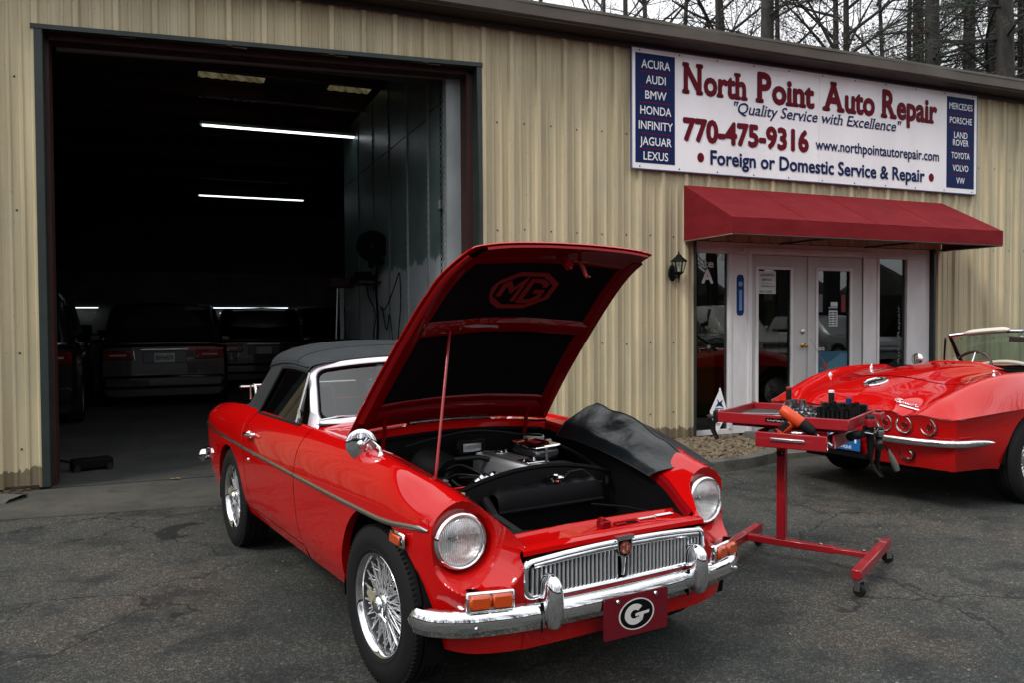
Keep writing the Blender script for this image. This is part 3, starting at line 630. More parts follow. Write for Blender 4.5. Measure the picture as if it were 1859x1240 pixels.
outlined('N', 2.055, 3.965, .27, .315, BB); outlined('orth', 2.345, 3.965, .60, .275, BB)
outlined('P', 3.07, 3.965, .22, .325, BB); outlined('oint', 3.31, 3.965, .63, .285, BB)
outlined('A', 4.075, 3.965, .34, .325, BB); outlined('uto', 4.43, 3.965, .48, .285, BB)
outlined('R', 5.02, 3.965, .26, .325, BB); outlined('epair', 5.29, 3.965, .70, .285, BB)
text_mb('"Quality Service with Excellence"', 2.62, .125, bold=.010, serif=.05, shear=.27, M=FR(2.72, y1, 3.795)).obj('lettering', m_navy, sg)
outlined('770-475-9316', 2.065, 3.435, 1.79, .235, dict(bold=.036), e=.012)
text_mb('www.northpointautorepair.com', 2.07, .125, bold=.018, M=FR(3.965, y1, 3.47)).obj('lettering', m_navy, sg)
text_mb('Foreign or Domestic Service & Repair', 3.35, .155, bold=.028, M=FR(2.43, y1, 3.185)).obj('lettering', m_navy, sg)
for x in (2.30, 5.90): mb = MB(); mb.lathe([(0, 0), (.055, 0)], 20, T(x, y1, 3.25) @ S3(.85, 1, 1)); mb.obj('bullet_dot', m_sred, sg)
mb = MB()
for k in range(11):
    for z in (3.10, 4.363): mb.lathe([(0, -.004), (.008, -.003), (.010, 0)], 8, T(1.5+k*.515, -.030, z))
mb.obj('screw', m_dkgr, sg, kind='stuff')
# ---- survey marker stake in the gravel
stk = root('garden_stake_sign', 'small white diamond sign reading SNS on a thin stake in the gravel', 'sign'); stk.matrix_world = BM @ T(2.33, -.32, .04) @ RZ(-.25) @ RY(.07)
mb = MB(); mb.box(-.008, .008, -.006, .006, 0, .60); mb.obj('stake', m_white, stk)
mb = MB(); mb.prism([(0, .10), (.105, .33), (0, .60), (-.105, .33)], 0, .006, T(0, -.008, 0) @ RX(PI/2)); mb.obj('sign_board', m_srl, stk, fix=True)
mb = MB(); mb.tube([(0, 0, .60), (0, 0, .655)], .006, 6); mb.obj('stake_tip', m_blackm, stk)
mb = MB(); mb.prism([(-.045, .385), (0, .405), (.05, .385), (.025, .43), (.035, .475), (0, .44), (-.03, .48), (-.02, .43)], 0, .001, T(0, -.0155, 0) @ RX(PI/2)); mb.box(-.05, .05, -.0165, -.015, .368, .376); mb.box(-.06, .06, -.0165, -.015, .285, .293); mb.obj('emblem', m_navy, stk, fix=True)
text_mb('SNS', .115, .05, bold=.05, M=T(-.058, -.0165, .308) @ RX(PI/2)).obj('lettering', m_navy, stk)
mb = MB()
for z, w_ in ((.265, .08), (.25, .07), (.232, .06), (.205, .045), (.19, .035)): mb.box(-w_/2, w_/2, -.0165, -.015, z-.004, z+.002)
mb.obj('fine_print', m_ink, stk)
# ---- garage lights
def tube_light(x0, x1, y, z, label, tilt=0, chain=.3, grp='fluorescent tube fixtures in the garage'):
    r = root('tube_light', label, 'light', group=grp); r.matrix_world = BM @ T((x0+x1)/2, y, z) @ RY(tilt); L_ = (x1-x0)/2
    mb = MB(); mb.prism([(-.06, 0), (-.03, .05), (.03, .05), (.06, 0), (.05, 0), (.02, .035), (-.02, .035), (-.05, 0)], -L_, L_, Matrix(((0, 0, 1, 0), (1, 0, 0, 0), (0, 1, 0, 0), (0, 0, 0, 1)))); mb.obj('housing', m_innerl, r, fix=True)
    for s in (-.022, .022):
        mb = MB(); mb.tube([(-L_+.03, s, -.005), (L_-.03, s, -.005)], .014, 10); mb.obj('tube', m_tube, r, 40)
    for s in (-.6, .6): mb = MB(); mb.tube([(s*L_, 0, .05), (s*L_, 0, .05+chain)], .004, 4); mb.obj('hanger', m_blackm, r)
tube_light(-2.85, -.48, 5.25, 4.37, 'fluorescent fixture under the ceiling nearest the door, the topmost lit strip')
tube_light(-2.72, -.30, 12.4, 4.37, 'fluorescent fixture deeper in the bay, the middle lit strip')
tube_light(-2.50, -.05, 17.6, 1.86, 'long bright fluorescent fixture low over the far bench behind the vehicles', chain=.8)
tube_light(.15, 1.6, 17.6, 1.80, 'dimmer short fluorescent fixture at the far right of the back bench', chain=.8)
tube_light(-6.35, -5.2, 17.6, 1.86, 'short lit fixture at the far left, beside the parked dark car', chain=.8)
# ================================================================ RED ROADSTER (front axle near x = 0, +x forward, +y its left side)
car = root('roadster', 'red classic convertible with wire wheels, black soft top and raised bonnet', 'car', (.0495, 3.5342, 0), -1.0097)
VK = [0, .13, .30, .42, .56, .74, .90, 1.0]
def st(x, y0, z0, W, zc, zw, dy=.080, lo=.275):
    y2 = W-dy
    return [(x, y0, z0), (x, y0+(y2-y0)*.5, z0+(zc-z0)*.70), (x, y2, zc), (x, W-.022, zc-(zc-zw)*.36), (x, W, zw), (x, W-.006, .50), (x, W-.022, .36), (x, W-.052, lo)]
NET = [(-3.26, [(-3.20, .36, .70), (-3.215, .42, .70), (-3.225, .48, .69), (-3.24, .52, .66), (-3.25, .54, .61), (-3.24, .54, .48), (-3.20, .53, .38), (-3.15, .51, .31)]),
       (-3.17, [(-3.10, .46, .775), (-3.11, .52, .785), (-3.12, .58, .775), (-3.14, .62, .735), (-3.16, .645, .66), (-3.15, .64, .50), (-3.12, .625, .38), (-3.08, .60, .30)]),
       (-3.02, st(-3.02, .50, .805, .700, .818, .695)),
       (-2.75, st(-2.75, .52, .835, .728, .846, .688)),
       (-2.35, st(-2.35, .56, .862, .742, .872, .680)),
       (-1.9, st(-1.9, .615, .878, .746, .880, .672)),
       (-1.4, st(-1.4, .630, .878, .747, .880, .668)),
       (-.95, st(-.95, .600, .874, .747, .878, .664)),
       (-.6, st(-.6, .560, .860, .747, .874, .662)),
       (-.3, st(-.3, .530, .845, .747, .868, .661)),
       (0, st(0, .505, .808, .745, .858, .662)),
       (.25, st(.25, .483, .768, .738, .832, .668)),
       (.42, [(.42, .458, .722), (.42, .53, .772), (.42, .61, .797), (.42, .683, .755), (.42, .715, .682), (.42, .71, .52), (.42, .695, .38), (.42, .670, .272)]),
       (.53, [(.52, .430, .676), (.53, .50, .728), (.545, .58, .758), (.550, .642, .732), (.550, .678, .672), (.545, .670, .52), (.53, .655, .38), (.52, .635, .268)]),
       (.60, [(.575, .418, .648), (.603, .458, .682), (.622, .525, .703), (.626, .588, .690), (.624, .628, .642), (.618, .618, .52), (.596, .598, .38), (.578, .58, .266)]),
       (.67, [(.610, .410, .630), (.625, .430, .644), (.638, .470, .654), (.648, .505, .646), (.650, .528, .612), (.646, .515, .51), (.636, .50, .38), (.616, .485, .264)]),
       (.73, [(.622, .400, .617), (.640, .410, .618), (.650, .416, .614), (.655, .421, .604), (.657, .426, .578), (.655, .42, .49), (.648, .41, .38), (.628, .40, .262)])]
body = Net([a for a, _ in NET], VK, [p for _, p in NET])
LX, LY, LZ = .497, .588, .637                    # headlamp centre
def scallop(P):
    """bowl around the headlamp: everything ahead of a cone is pushed back onto it"""
    d = np.sqrt((np.abs(P[..., 1])-LY)**2+((P[..., 2]-LZ)*1.0)**2)
    ux = (LY-np.abs(P[..., 1]))/np.maximum(d, 1e-4); uz = (LZ-P[..., 2])/np.maximum(d, 1e-4)
    wd = np.clip((ux*.75+uz*.65)*1.3+.25, 0, 1); wd = wd*wd*(3-2*wd)
    xc = LX-.006-.016*wd+np.maximum(0, d-.104)*(.35+2.0*wd)
    m = P[..., 0] > .40
    P[..., 0] = np.where(m, np.minimum(P[..., 0], np.maximum(xc, .44)), P[..., 0]); return P
FA, RA = (.095, .300, .388), (-2.255, .285, .350)  # wheel arches: x, z, radius
vv_ = np.linspace(VK[4], 1, 160)
def vz(s, z):                                     # section parameter at height z below the waist
    zz = body(np.full(160, s), vv_)[:, 2]; return float(np.interp(-z, -zz, vv_))
def arch_z(x):
    for cx_, cz, r in (FA, RA):
        if abs(x-cx_) < r: return cz+math.sqrt(r*r-(x-cx_)**2)
    return None
seamF = lambda z: ip(z, [.28, .34, .45, .60, .72, .80, .89], [-.795, -.835, -.880, -.900, -.885, -.872, -.855])
seamR = lambda z: ip(z, [.28, .335, .40, .50, .60, .72, .80, .89], [-1.66, -1.735, -1.80, -1.845, -1.862, -1.855, -1.84, -1.80])
def zrow(v): return float(body(np.array([-1.2]), np.array([v]))[0, 2])
def patch(cols, v0, v1, nv, left=None, right=None, flange=True, scal=False, topflange=False):
    """cols: station values. v0/v1: numbers or functions of s. left/right: seam functions of z that replace the first/last column"""
    G = []; c0, c1 = cols[0], cols[-1]
    for s in cols:
        a = v0(s) if callable(v0) else v0; b = v1(s) if callable(v1) else v1
        vr = a+(b-a)*np.linspace(0, 1, nv); sr = np.full(nv, float(s))
        if left or right:
            f = (s-c0)/(c1-c0)
            for j, v in enumerate(vr):
                z = zrow(v); l_ = left(z) if left else c0; r_ = right(z) if right else c1
                sr[j] = l_+(r_-l_)*f
        P = body(sr, vr)
        if scal: P = scallop(P)
        P = [tuple(p) for p in P]
        if flange: x, y, z = P[-1]; P.append((x, y-.035, z+.002))
        if topflange: x, y, z = P[0]; P.insert(0, (x, y-.004, z-.05))
        G.append(P)
    return G
def archcols(A, n=30): return [A[0]-A[2]*math.cos(PI*k/n)*.9999 for k in range(n+1)]
def vend(s):
    z = arch_z(s); return vz(s, z) if z else 1.0
VF = 26; MIR = S3(1, -1, 1)
lin = lambda a, b, n: list(np.linspace(a, b, n))
quarter = lin(-3.26, RA[0]-RA[2], 26)[:-1]+archcols(RA, 30)
def hc(c): return [c[0]]+[x for x in c[1:-1]]+[c[-1]]
G_q1 = patch(quarter, 0, vend, VF)
G_q2 = patch(lin(RA[0]+RA[2], -1.80, 8), 0, 1, VF, right=lambda z: seamR(z)-.003)
vs34 = vz(-1.2, .333)
G_sill = patch(lin(-1.70, -.84, 24), lambda s: vs34+.006, 1, 6, left=lambda z: seamR(.333)-.0, right=lambda z: seamF(.333)+.0)
G_door = patch(lin(-1.80, -.87, 40), 0, vs34, VF, left=lambda z: seamR(z)+.004, right=lambda z: seamF(z)-.004, topflange=True)
G_f1 = patch(lin(-.87, FA[0]-FA[2], 16), 0, 1, VF, left=lambda z: seamF(z)+.003)
G_f1c = patch(lin(-.62, FA[0]-FA[2], 12), 0, 1, VF)
G_f2 = patch(archcols(FA, 36)[:-1], 0, vend, VF, topflange=False)
nose_c = lin(FA[0]+FA[2]*.9999, .73, 78)
def vn(s): return vend(s) if s < FA[0]+FA[2] else 1.0
# one dense nose patch, starting inside the arch so that the scallop stays crisp
G_f3 = patch([FA[0]+FA[2]*.9999]+lin(FA[0]+FA[2]+.002, .73, 80), 0, vn, 120, scal=True)
# the last arch columns also carry dense rows
for side in (-1, 1):
    Mside = None if side > 0 else MIR; tagn = {}
    mb = MB(); mb.grid(G_q1, Mside, flip=side < 0); mb.grid(G_q2, Mside, flip=side < 0); mb.grid(G_sill, Mside, flip=side < 0)
    mb.obj('rear_wing', m_red, car, 35)
    mb = MB(); mb.grid(G_door, Mside, flip=side < 0); door = mb.obj('door', m_red, car, 35)
    mb = MB(); mb.grid(G_f1, Mside, flip=side < 0); mb.grid(G_f2+[G_f2[-1]], Mside, flip=side < 0)
    # join arch patch to the nose patch
    f2 = patch(archcols(FA, 36)[-2:], 0, vend, VF); mb.grid(f2, Mside, flip=side < 0)
    mb.grid(G_f3, Mside, flip=side < 0); mb.cull(lambda c: c[0] > .44 and math.hypot(abs(c[1])-LY, c[2]-LZ) < .096); wing = mb.obj('front_wing', m_red, car, 28)
    sy = side
    # dark backing behind the door gaps
    mb = MB()
    for fn in (seamF, seamR):
        vr = np.linspace(.0, vs34, 20); G = [[], []]
        for v in vr:
            z = zrow(v)
            for q, dx in enumerate((-.02, .02)):
                p = body(np.array([fn(z)+dx]), np.array([v]))[0]; G[q].append((p[0], (p[1]-.012)*sy, p[2]-.008))
        mb.grid(G)
    G = [[], []]
    for s in lin(-1.72, -.83, 20):
        for q, dv in enumerate((-.03, .03)):
            p = body(np.array([s]), np.array([vs34+.003+dv]))[0]; G[q].append((p[0], (p[1]-.012)*sy, p[2]))
    mb.grid(G); mb.obj('door_gap', m_blackm, car)
    # waist moulding: chrome strip in three lengths
    for a, b_, nm in ((-3.12, -1.868, 'trim_strip'), (-1.855, -.897, 'trim_strip'), (-.888, .472, 'trim_strip')):
        mb = MB(); G = []
        for s in lin(a, b_, 40):
            p = body(np.array([s]), np.array([.56]))[0]; tp = 1 if s < .44 else max(.3, 1-(s-.44)/.045)
            nrm = Vector((0, 1, 0)) if s < .3 else Vector(((s-.3)*1.2, 1, 0)).normalized()
            row = []
            for dz, o_ in ((-.010, .0), (-.0095, .005), (-.004, .0085), (.004, .0085), (.0095, .005), (.010, .0)):
                row.append((p[0]+nrm.x*(o_-.001), (p[1]+nrm.y*(o_-.001))*sy, p[2]+dz*tp))
            G.append(row)
        mb.grid(G, flip=side < 0); mb.obj(nm, m_chromed, car if True else None, 40)
    # door handle, lock, marker lamps, mirror
    hp = body(np.array([-1.70]), np.array([.42]))[0]
    mb = MB(); zz = .765; yy = .737*sy
    mb.tube([(-1.755, yy+.008*sy, zz), (-1.745, yy+.028*sy, zz), (-1.70, yy+.034*sy, zz+.001), (-1.65, yy+.032*sy, zz+.003), (-1.60, yy+.026*sy, zz+.004)], [.010, .012, .011, .009, .006], 10)
    mb.lathe([(0, .012), (.014, .010), (.018, 0)], 14, T(-1.75, yy, zz) @ S3(1, sy, 1)); mb.lathe([(0, .034), (.013, .03), (.015, .0)], 14, T(-1.64, yy, zz+.001) @ S3(1, sy, 1))
    mb.obj('door_handle', m_chrome, door, 40)
    mb = MB(); mb.lathe([(0, .010), (.010, .008), (.013, 0)], 14, T(-1.745, .744*sy, .615) @ S3(1, sy, 1)); mb.obj('door_lock', m_chrome, door, 40)
    ny = .738*sy
    mb = MB(); mb.box(.255, .372, 0, .012, .598, .652, T(0, ny-.002*sy, 0) @ S3(1, sy, 1), b=.008); sm = mb.obj('side_marker', m_chrome, car, 40)
    mb = MB(); mb.box(.272, .355, .010, .020, .607, .643, T(0, ny, 0) @ S3(1, sy, 1), b=.007); mb.obj('marker_lens', m_amber, sm, 40)
    for xx in (.263, .364): mb = MB(); mb.lathe([(0, .014), (.004, .0135), (.006, .011)], 8, T(xx, ny, .625) @ S3(1, sy, 1)); mb.obj('screw', m_steel, sm)
    mb = MB(); mb.box(-3.08, -2.99, 0, .018, .60, .645, T(0, .685*sy, 0) @ S3(1, sy, 1) @ RZ(.12), b=.008); mb.obj('rear_marker', m_rlens, car, 40)
    # rear lamp and bumper over-rider
    mb = MB(); mb.lathe([(.0, -.02), (.05, -.015), (.055, 0), (.05, .02)], 20, T(-3.215, .555*sy, .615) @ S3(1, 1, 1.8), axis='X'); mb.obj('tail_lamp', m_rlens, car, 40)
    # headlamp: ring, glass, reflector
    HM = T(LX, LY*sy, LZ) @ RZ(.03*sy) @ RY(-.03)
    mb = MB(); mb.lathe([(.103, -.07), (.104, -.02), (.103, .0), (.0985, .013), (.0925, .018), (.088, .0165), (.0855, .011), (.0855, .0)], 48, HM, axis='X'); hl = mb.obj('headlamp', m_chrome, car, 50)
    mb = MB(); mb.lathe([(.086, .004), (.078, .013), (.062, .022), (.04, .029), (.02, .032), (.0, .033)], 40, HM, axis='X')
    m_lens = MATS.get('lens_glass')
    if not m_lens:
        m_lens, n, l, b, pos = new('lens_glass'); n.clear(); o_ = n.new('ShaderNodeOutputMaterial'); tr = n.new('ShaderNodeBsdfTransparent'); gl = n.new('ShaderNodeBsdfGlossy'); gl.inputs['Roughness'].default_value = .08
        tr.inputs[0].default_value = (.93, .94, .93, 1); tcx = n.new('ShaderNodeTexCoord'); mpp = n.new('ShaderNodeMapping'); mpp.inputs['Scale'].default_value = (1, 1, .04); l.new(tcx.outputs['Object'], mpp.inputs[0])
        wv = n.new('ShaderNodeTexWave'); wv.bands_direction = 'Y'; wv.inputs['Scale'].default_value = 46; wv.inputs['Distortion'].default_value = .6; l.new(mpp.outputs[0], wv.inputs[0])
        bmp = n.new('ShaderNodeBump'); bmp.inputs['Strength'].default_value = .5; bmp.inputs['Distance'].default_value = .004; l.new(wv.outputs[1], bmp.inputs['Height']); l.new(bmp.outputs[0], gl.inputs['Normal'])
        mxx = n.new('ShaderNodeMixShader'); fr = math_(n, l, 'MULTIPLY', wv.outputs[1], .42); fr = math_(n, l, 'ADD', fr, .16); l.new(fr, mxx.inputs[0]); l.new(tr.outputs[0], mxx.inputs[1]); l.new(gl.outputs[0], mxx.inputs[2]); l.new(mxx.outputs[0], o_.inputs[0])
    mb.obj('lens', m_lens, hl, 60)
    mb = MB(); mb.lathe([(.086, .001), (.07, -.022), (.05, -.042), (.03, -.055), (.012, -.062), (0, -.064)], 36, HM, axis='X'); mb.obj('reflector', mat('lamp_reflector', (.85, .85, .86), .38, .85, bump=(18, .5, .02)), hl, 60)
    mb = MB(); mb.lathe([(.012, -.055), (.012, -.02), (0, -.015)], 12, HM, axis='X'); mb.obj('bulb_shield', m_chromed, hl, 40)
    # black band standing in for the shadow gap around the ring, bowl seat
    mb = MB(); mb.lathe([(.107, -.035), (.107, -.02), (.100, -.012)], 40, HM, axis='X'); mb.obj('lamp_shadow_gap', m_blackm, hl, 40)
    # front indicator
    IM = T(.640, .552*sy, .462) @ RZ(.30*sy) @ S3(1, sy, 1)
    mb = MB(); mb.box(-.04, .010, -.084, .084, -.034, .034, IM, b=.006); il = mb.obj('indicator_lamp', m_chrome, car, 40)
    mb = MB(); mb.box(.006, .024, -.076, -.003, -.026, .026, IM, b=.009); mb.obj('lens', m_amber, il, 40)
    mb = MB(); mb.box(.006, .028, -.002, .076, -.026, .026, IM, b=.009); mb.obj('lens', m_amber, il, 40)
# rear panel and boot deck
G = []
for s in (0, 1):
    pass
endv = np.linspace(0, 1, 24); ep = body(np.full(24, -3.26), endv)
mb = MB(); mb.grid([[tuple(p) for p in ep], [(p[0]-.02, 0, p[2]) for p in ep], [(p[0], -p[1], p[2]) for p in ep]]); mb.obj('rear_panel', m_red, car, 40, fix=True)
def deck(s0, s1, n, rise, name, m, z_in=0.0, nn=14):
    G = []
    for s in lin(s0, s1, n):
        p = body(np.array([s]), np.array([0.]))[0]; row = []
        for j in range(nn+1):
            t = -1+2*j/nn; row.append((p[0], p[1]*t, p[2]+rise*(1-t*t)+z_in))
        G.append(row)
    mb = MB(); mb.grid(G); return mb.obj(name, m, car, 40, fix=True)
deck(-3.26, -2.2, 30, .018, 'boot_lid', m_red)
cowl = deck(-1.02, -.655, 10, .034, 'scuttle', m_red, nn=24)
# scuttle vent: chrome frame with slots
cv = lambda x, y: (lambda p: p[2]+.034*(1-(y/p[1])**2))(body(np.array([x]), np.array([0.]))[0])
mb = MB(); x0, x1 = -.745, -.688; zc_ = lambda x, y: cv(x, y)+.002
fr = [(x0, -.22), (x0, .22)]; ring = [(x, y) for x, y in arc(-.7165, .215, .0285, 90, -90, 8)]
mb.tube([(x0, y, zc_(x0, y)+.004) for y in lin(-.225, .225, 12)], .006, 6); mb.tube([(x1, y, zc_(x1, y)+.004) for y in lin(-.225, .225, 12)], .006, 6)
for sg_ in (-1, 1): mb.tube([(-.7165+.0285*math.cos(R(a)), sg_*(.225+.0285*math.sin(R(a))), zc_(-.7165, .225)+.004) for a in range(0, 181, 20)], .006, 6)
for k in range(17): y = -.21+k*.42/16; mb.tube([(x0, y-.006, zc_(x0, y)+.005), (x1, y+.006, zc_(x1, y)+.005)], .0045, 5)
vt = mb.obj('scuttle_vent', m_chrome, car, 40)
mb = MB(); mb.grid([[(x, y, cv(x, y)+.0025) for y in lin(-.235, .235, 12)] for x in (x0, x1)]); mb.obj('vent_opening', m_blackm, vt)
mb = MB(); mb.lathe([(.010, 0), (.012, .006), (.006, .016), (0, .018)], 12, T(-.79, .03, cv(-.79, .03)), axis='Z'); mb.tube([(-.79, .03, cv(-.79, 0)+.012), (-.77, .04, cv(-.79, 0)+.024)], .004, 6); mb.obj('washer_jet', m_chrome, car, 40)
# inner front wings / hood gutters, firewall, floor: black bay
mb = MB()
for sy in (-1, 1):
    G = []
    for s in lin(-.66, .66, 20):
        p = body(np.array([s]), np.array([0.]))[0]
        G.append([(p[0], p[1]*sy, p[2]-.001), (p[0], (p[1]-.016)*sy, p[2]-.012), (p[0], (p[1]-.018)*sy, p[2]-.03), (p[0], (p[1]-.022)*sy, p[2]-.04)])
    mb.grid(G, flip=sy < 0)
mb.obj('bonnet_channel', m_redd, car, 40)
mb = MB()
for sy in (-1, 1):
    G = []
    for s in lin(-.66, .66, 20):
        p = body(np.array([s]), np.array([0.]))[0]
        G.append([(p[0], (p[1]-.021)*sy, p[2]-.038), (p[0], (p[1]-.04)*sy, p[2]-.20), (p[0], (p[1]-.12)*sy, .30)])
    mb.grid(G, flip=sy < 0)
mb.add([(-.64, -.56, .87), (-.64, .56, .87), (-.64, .56, .25), (-.64, -.56, .25)], [(0, 1, 2, 3)]); mb.add([(-.64, -.5, .30), (-.64, .5, .30), (.58, .42, .30), (.58, -.42, .30)], [(0, 1, 2, 3)])
mb.obj('engine_bay', m_black, car)
mb = MB(); mb.grid([[(-.655, y, cv(-.655, y)-.001) for y in lin(-.55, .55, 20)], [(-.635, y, cv(-.655, y)-.014) for y in lin(-.55, .55, 20)], [(-.632, y, cv(-.655, y)-.05) for y in lin(-.55, .55, 20)]]); mb.obj('scuttle_gutter', m_red, car, 40)
mb = MB(); G = [[(-.620, y, cv(-.655, y)-.045) for j, y in enumerate(lin(-.52, .52, 20))]]; mb.tube(G[0], .010, 6); mb.obj('rubber_seal', m_blackm, car, 40)
for y in (-.40, .40):       # hinge arms
    mb = MB(); mb.tube([(-.62, y, .80), (-.60, y, .86), (-.59, y, .92), (-.57, y, .95)], .011, 6); mb.obj('bonnet_hinge', m_redd, car, 40)
# inner wheel wells, floor pan
for cx_, cz, r in (FA, RA):
    for sy in (-1, 1):
        mb = MB(); aa = [R(q) for q in range(-12, 193, 5)]; mb.grid([[(cx_+rr2*math.cos(a), yy2*sy, cz+rr2*math.sin(a)) for rr2, yy2 in ((r+.006, .715), (r+.02, .44), (0.01, .43))] for a in aa]); mb.obj('wheel_well', m_blackm, car, 40)
mb = MB(); mb.box(-3.0, .40, -.45, .45, .20, .27); mb.obj('floor_pan', m_blackm, car)
mb = MB()
for y in (-.25, .25): mb.tube([(-2.4, y, .2), (.3, y*.9, .2)], .02, 6)
mb.tube([(-2.312, -.6, .3), (-2.312, .6, .3)], .035, 8); mb.tube([(.06, -.6, .3), (.06, .6, .3)], .03, 8); mb.obj('axle', m_blackm, car, kind='stuff')
# valance, slam panel, grille
G = []
for j, y in enumerate(lin(-.42, .42, 22)):
    bow = .012*(1-(y/.42)**2)
    G.append([(.656+bow, y, .452), (.657+bow, y, .42), (.650+bow, y, .38), (.630+bow, y, .262), (.58, y, .25)])
mb = MB(); mb.grid(G); mb.obj('front_valance', m_red, car, 40, fix=True)
mb = MB(); G = []
for y in lin(-.428, .428, 24):
    a = abs(y)/.428; zt = .622-.008*a*a
    G.append([(.655+.010*(1-a*a), y, zt-.022), (.652+.010*(1-a*a), y, zt-.006), (.640+.010*(1-a*a), y, zt+.0), (.615, y, zt+.002), (.607, y, zt-.010), (.592, y, zt-.012), (.50, y, zt-.004), (.492, y, zt+.006), (.482, y, zt+.006), (.474, y, zt-.012), (.472, y, zt-.06)])
mb.grid(G); slam = mb.obj('slam_panel', m_red, car, 30, fix=True)
mb = MB(); mb.box(.535, .575, -.022, .022, .61, .64, b=.004); mb.lathe([(.016, 0), (.014, .012), (.006, .016), (0, .016)], 14, T(.555, -.01, .638), axis='Z'); mb.box(.54, .57, .055, .10, .612, .622, b=.003); mb.obj('bonnet_catch', m_redd, slam, 40)
mb = MB(); mb.box(.535, .562, .115, .165, .6125, .6155); mb.obj('catch_opening', m_blackm, slam)
mb = MB(); mb.box(.528, .545, .19, .275, .6155, .617, RZ(0)); mb.obj('paper_sticker', m_paper, slam); mb = MB(); mb.box(.52, .542, .285, .37, .6155, .617); mb.obj('paper_sticker', m_srl, slam)
GW, GZ0, GZ1 = .425, .440, .596
def gr_outline(inset, nn=8):
    w_, z0, z1, r = GW-inset, GZ0+inset, GZ1-inset, .032-inset*.4; top = lambda y: -.020*(abs(y)/GW)**2.2
    o = []
    for cx_, cz, a0 in ((w_-r, z0+r, -90), (w_-r, z1-r, 0), (-w_+r, z1-r, 90), (-w_+r, z0+r, 180)):
        o += arc(cx_, cz, r, a0, a0+90, nn)
    res = []
    for i in range(len(o)):
        a, b_ = o[i], o[(i+1) % len(o)]; res.append(a)
        if abs(a[0]-b_[0]) > .1: res += [(a[0]+(b_[0]-a[0])*k/12, a[1]) for k in range(1, 12)]
    return [(y, z+(top(y)+.0 if z > .52 else 0)) for y, z in res]
gx = lambda y: .656+.010*(1-(y/GW)**2)
rings = [(0.0, -.030), (-.004, -.004), (.002, .008), (.009, .010), (.014, .004), (.015, -.02)]
mb = MB(); GG = [[(gx(y)+dx, y, z) for y, z in gr_outline(ins)] for ins, dx in rings]
GG = [r_+[r_[0]] for r_ in GG]; mb.grid(GG); grille = mb.obj('grille_surround', m_chrome, car, 50, fix=True)
mb = MB(); mb.grid([[(gx(y)+dx, y, z-.020*(abs(y)/GW)**2.2) for y in lin(-.39, .39, 24)] for z, dx in ((.583, -.002), (.580, .006), (.574, .009), (.566, .008), (.560, .002), (.559, -.008))]); mb.obj('grille_header', m_chrome, grille, 50)
mb = MB(); mb.grid([[(gx(y)-.052, y, z) for z in (.45, .59)] for y in lin(-.42, .42, 10)]); mb.obj('grille_backing', m_blackm, grille)
sl_ = MB(); sl_.prism([(-.014, -.0015), (.0, -.0050), (.005, -.0032), (.0065, 0), (.005, .0032), (.0, .0050), (-.014, .0015)], 0, .118); slm = sl_.mesh('slat', m_spoke, 40)
for k in range(44):
    y = -.392+k*.784/43
    if abs(y) < .012: continue
    inst(slm, 'slat', grille, T(gx(y)-.004, y, .446) @ S3(1, 1, 1-.14*(abs(y)/GW)**2.2))
mb = MB(); mb.tube([(gx(0)+.003, 0, .548), (gx(0)+.004, 0, .50), (gx(0)+.0, 0, .462)], [.013, .007, .005], 8); mb.obj('centre_bar', m_chrome, grille, 40)
# badge
BMx = T(gx(0)+.014, 0, .560) @ RZ(PI/2) @ RX(PI/2)
def octo(r, rx=1): return [(r*rx*math.cos(R(22.5+45*k)), r*math.sin(R(22.5+45*k))) for k in range(8)]
mb = MB(); mb.prism([(-.036, .042), (-.034, .0), (-.026, -.022), (0, -.034), (.026, -.022), (.034, .0), (.036, .042)][::-1], -.012, .0, BMx); mb.prism([(-.042, .036), (.042, .036), (.040, .050), (-.040, .050)], -.020, .004, BMx); bd = mb.obj('badge', m_chrome, car, fix=True)
mb = MB(); mb.prism([(-.029, .032), (-.028, .0), (-.021, -.018), (0, -.028), (.021, -.018), (.028, .0), (.029, .032)][::-1], .0005, .002, BMx); mb.obj('badge_field', m_blackm, bd, fix=True)
def mg(mb_, w_, h_, d0, d1, M, t=.14):
    """M and G inside an octagon outline"""
    O = [(x*w_/2, y*h_/2) for x, y in ((.42, 1), (1, .42), (1, -.42), (.42, -1), (-.42, -1), (-1, -.42), (-1, .42), (-.42, 1))]
    tt = t*h_
    mb_.strip(O, tt, d0, d1, M, close=True)
    k = lambda pts: [(x*w_/2, y*h_/2) for x, y in pts]
    mb_.strip(k([(-.70, -.38), (-.70, .34), (-.60, .44), (-.36, .0), (-.12, .60), (-.12, -.66)]), tt*.95, d0, d1, M)
    mb_.strip(k([(.68, .22), (.68, .38), (.44, .62), (.12, .62), (.12, -.66), (.44, -.66), (.68, -.40), (.68, -.04), (.40, -.04)]), tt*.95, d0, d1, M)
    return mb_
mg(MB(), .044, .040, .002, .0035, BMx @ T(0, .005, 0)).obj('badge_emblem', mat('badge_red', (.38, .06, .05), .3, .4), bd)
mb = MB(); mb.prism([(.0195*a, .018*b_) for a, b_ in ((.42, 1), (1, .42), (1, -.42), (.42, -1), (-.42, -1), (-1, -.42), (-1, .42), (-.42, 1))][::-1], .0020, .0026, BMx @ T(0, .005, 0)); mb.obj('badge_field', mat('badge_cream', (.5, .42, .33), .4), bd, fix=True)
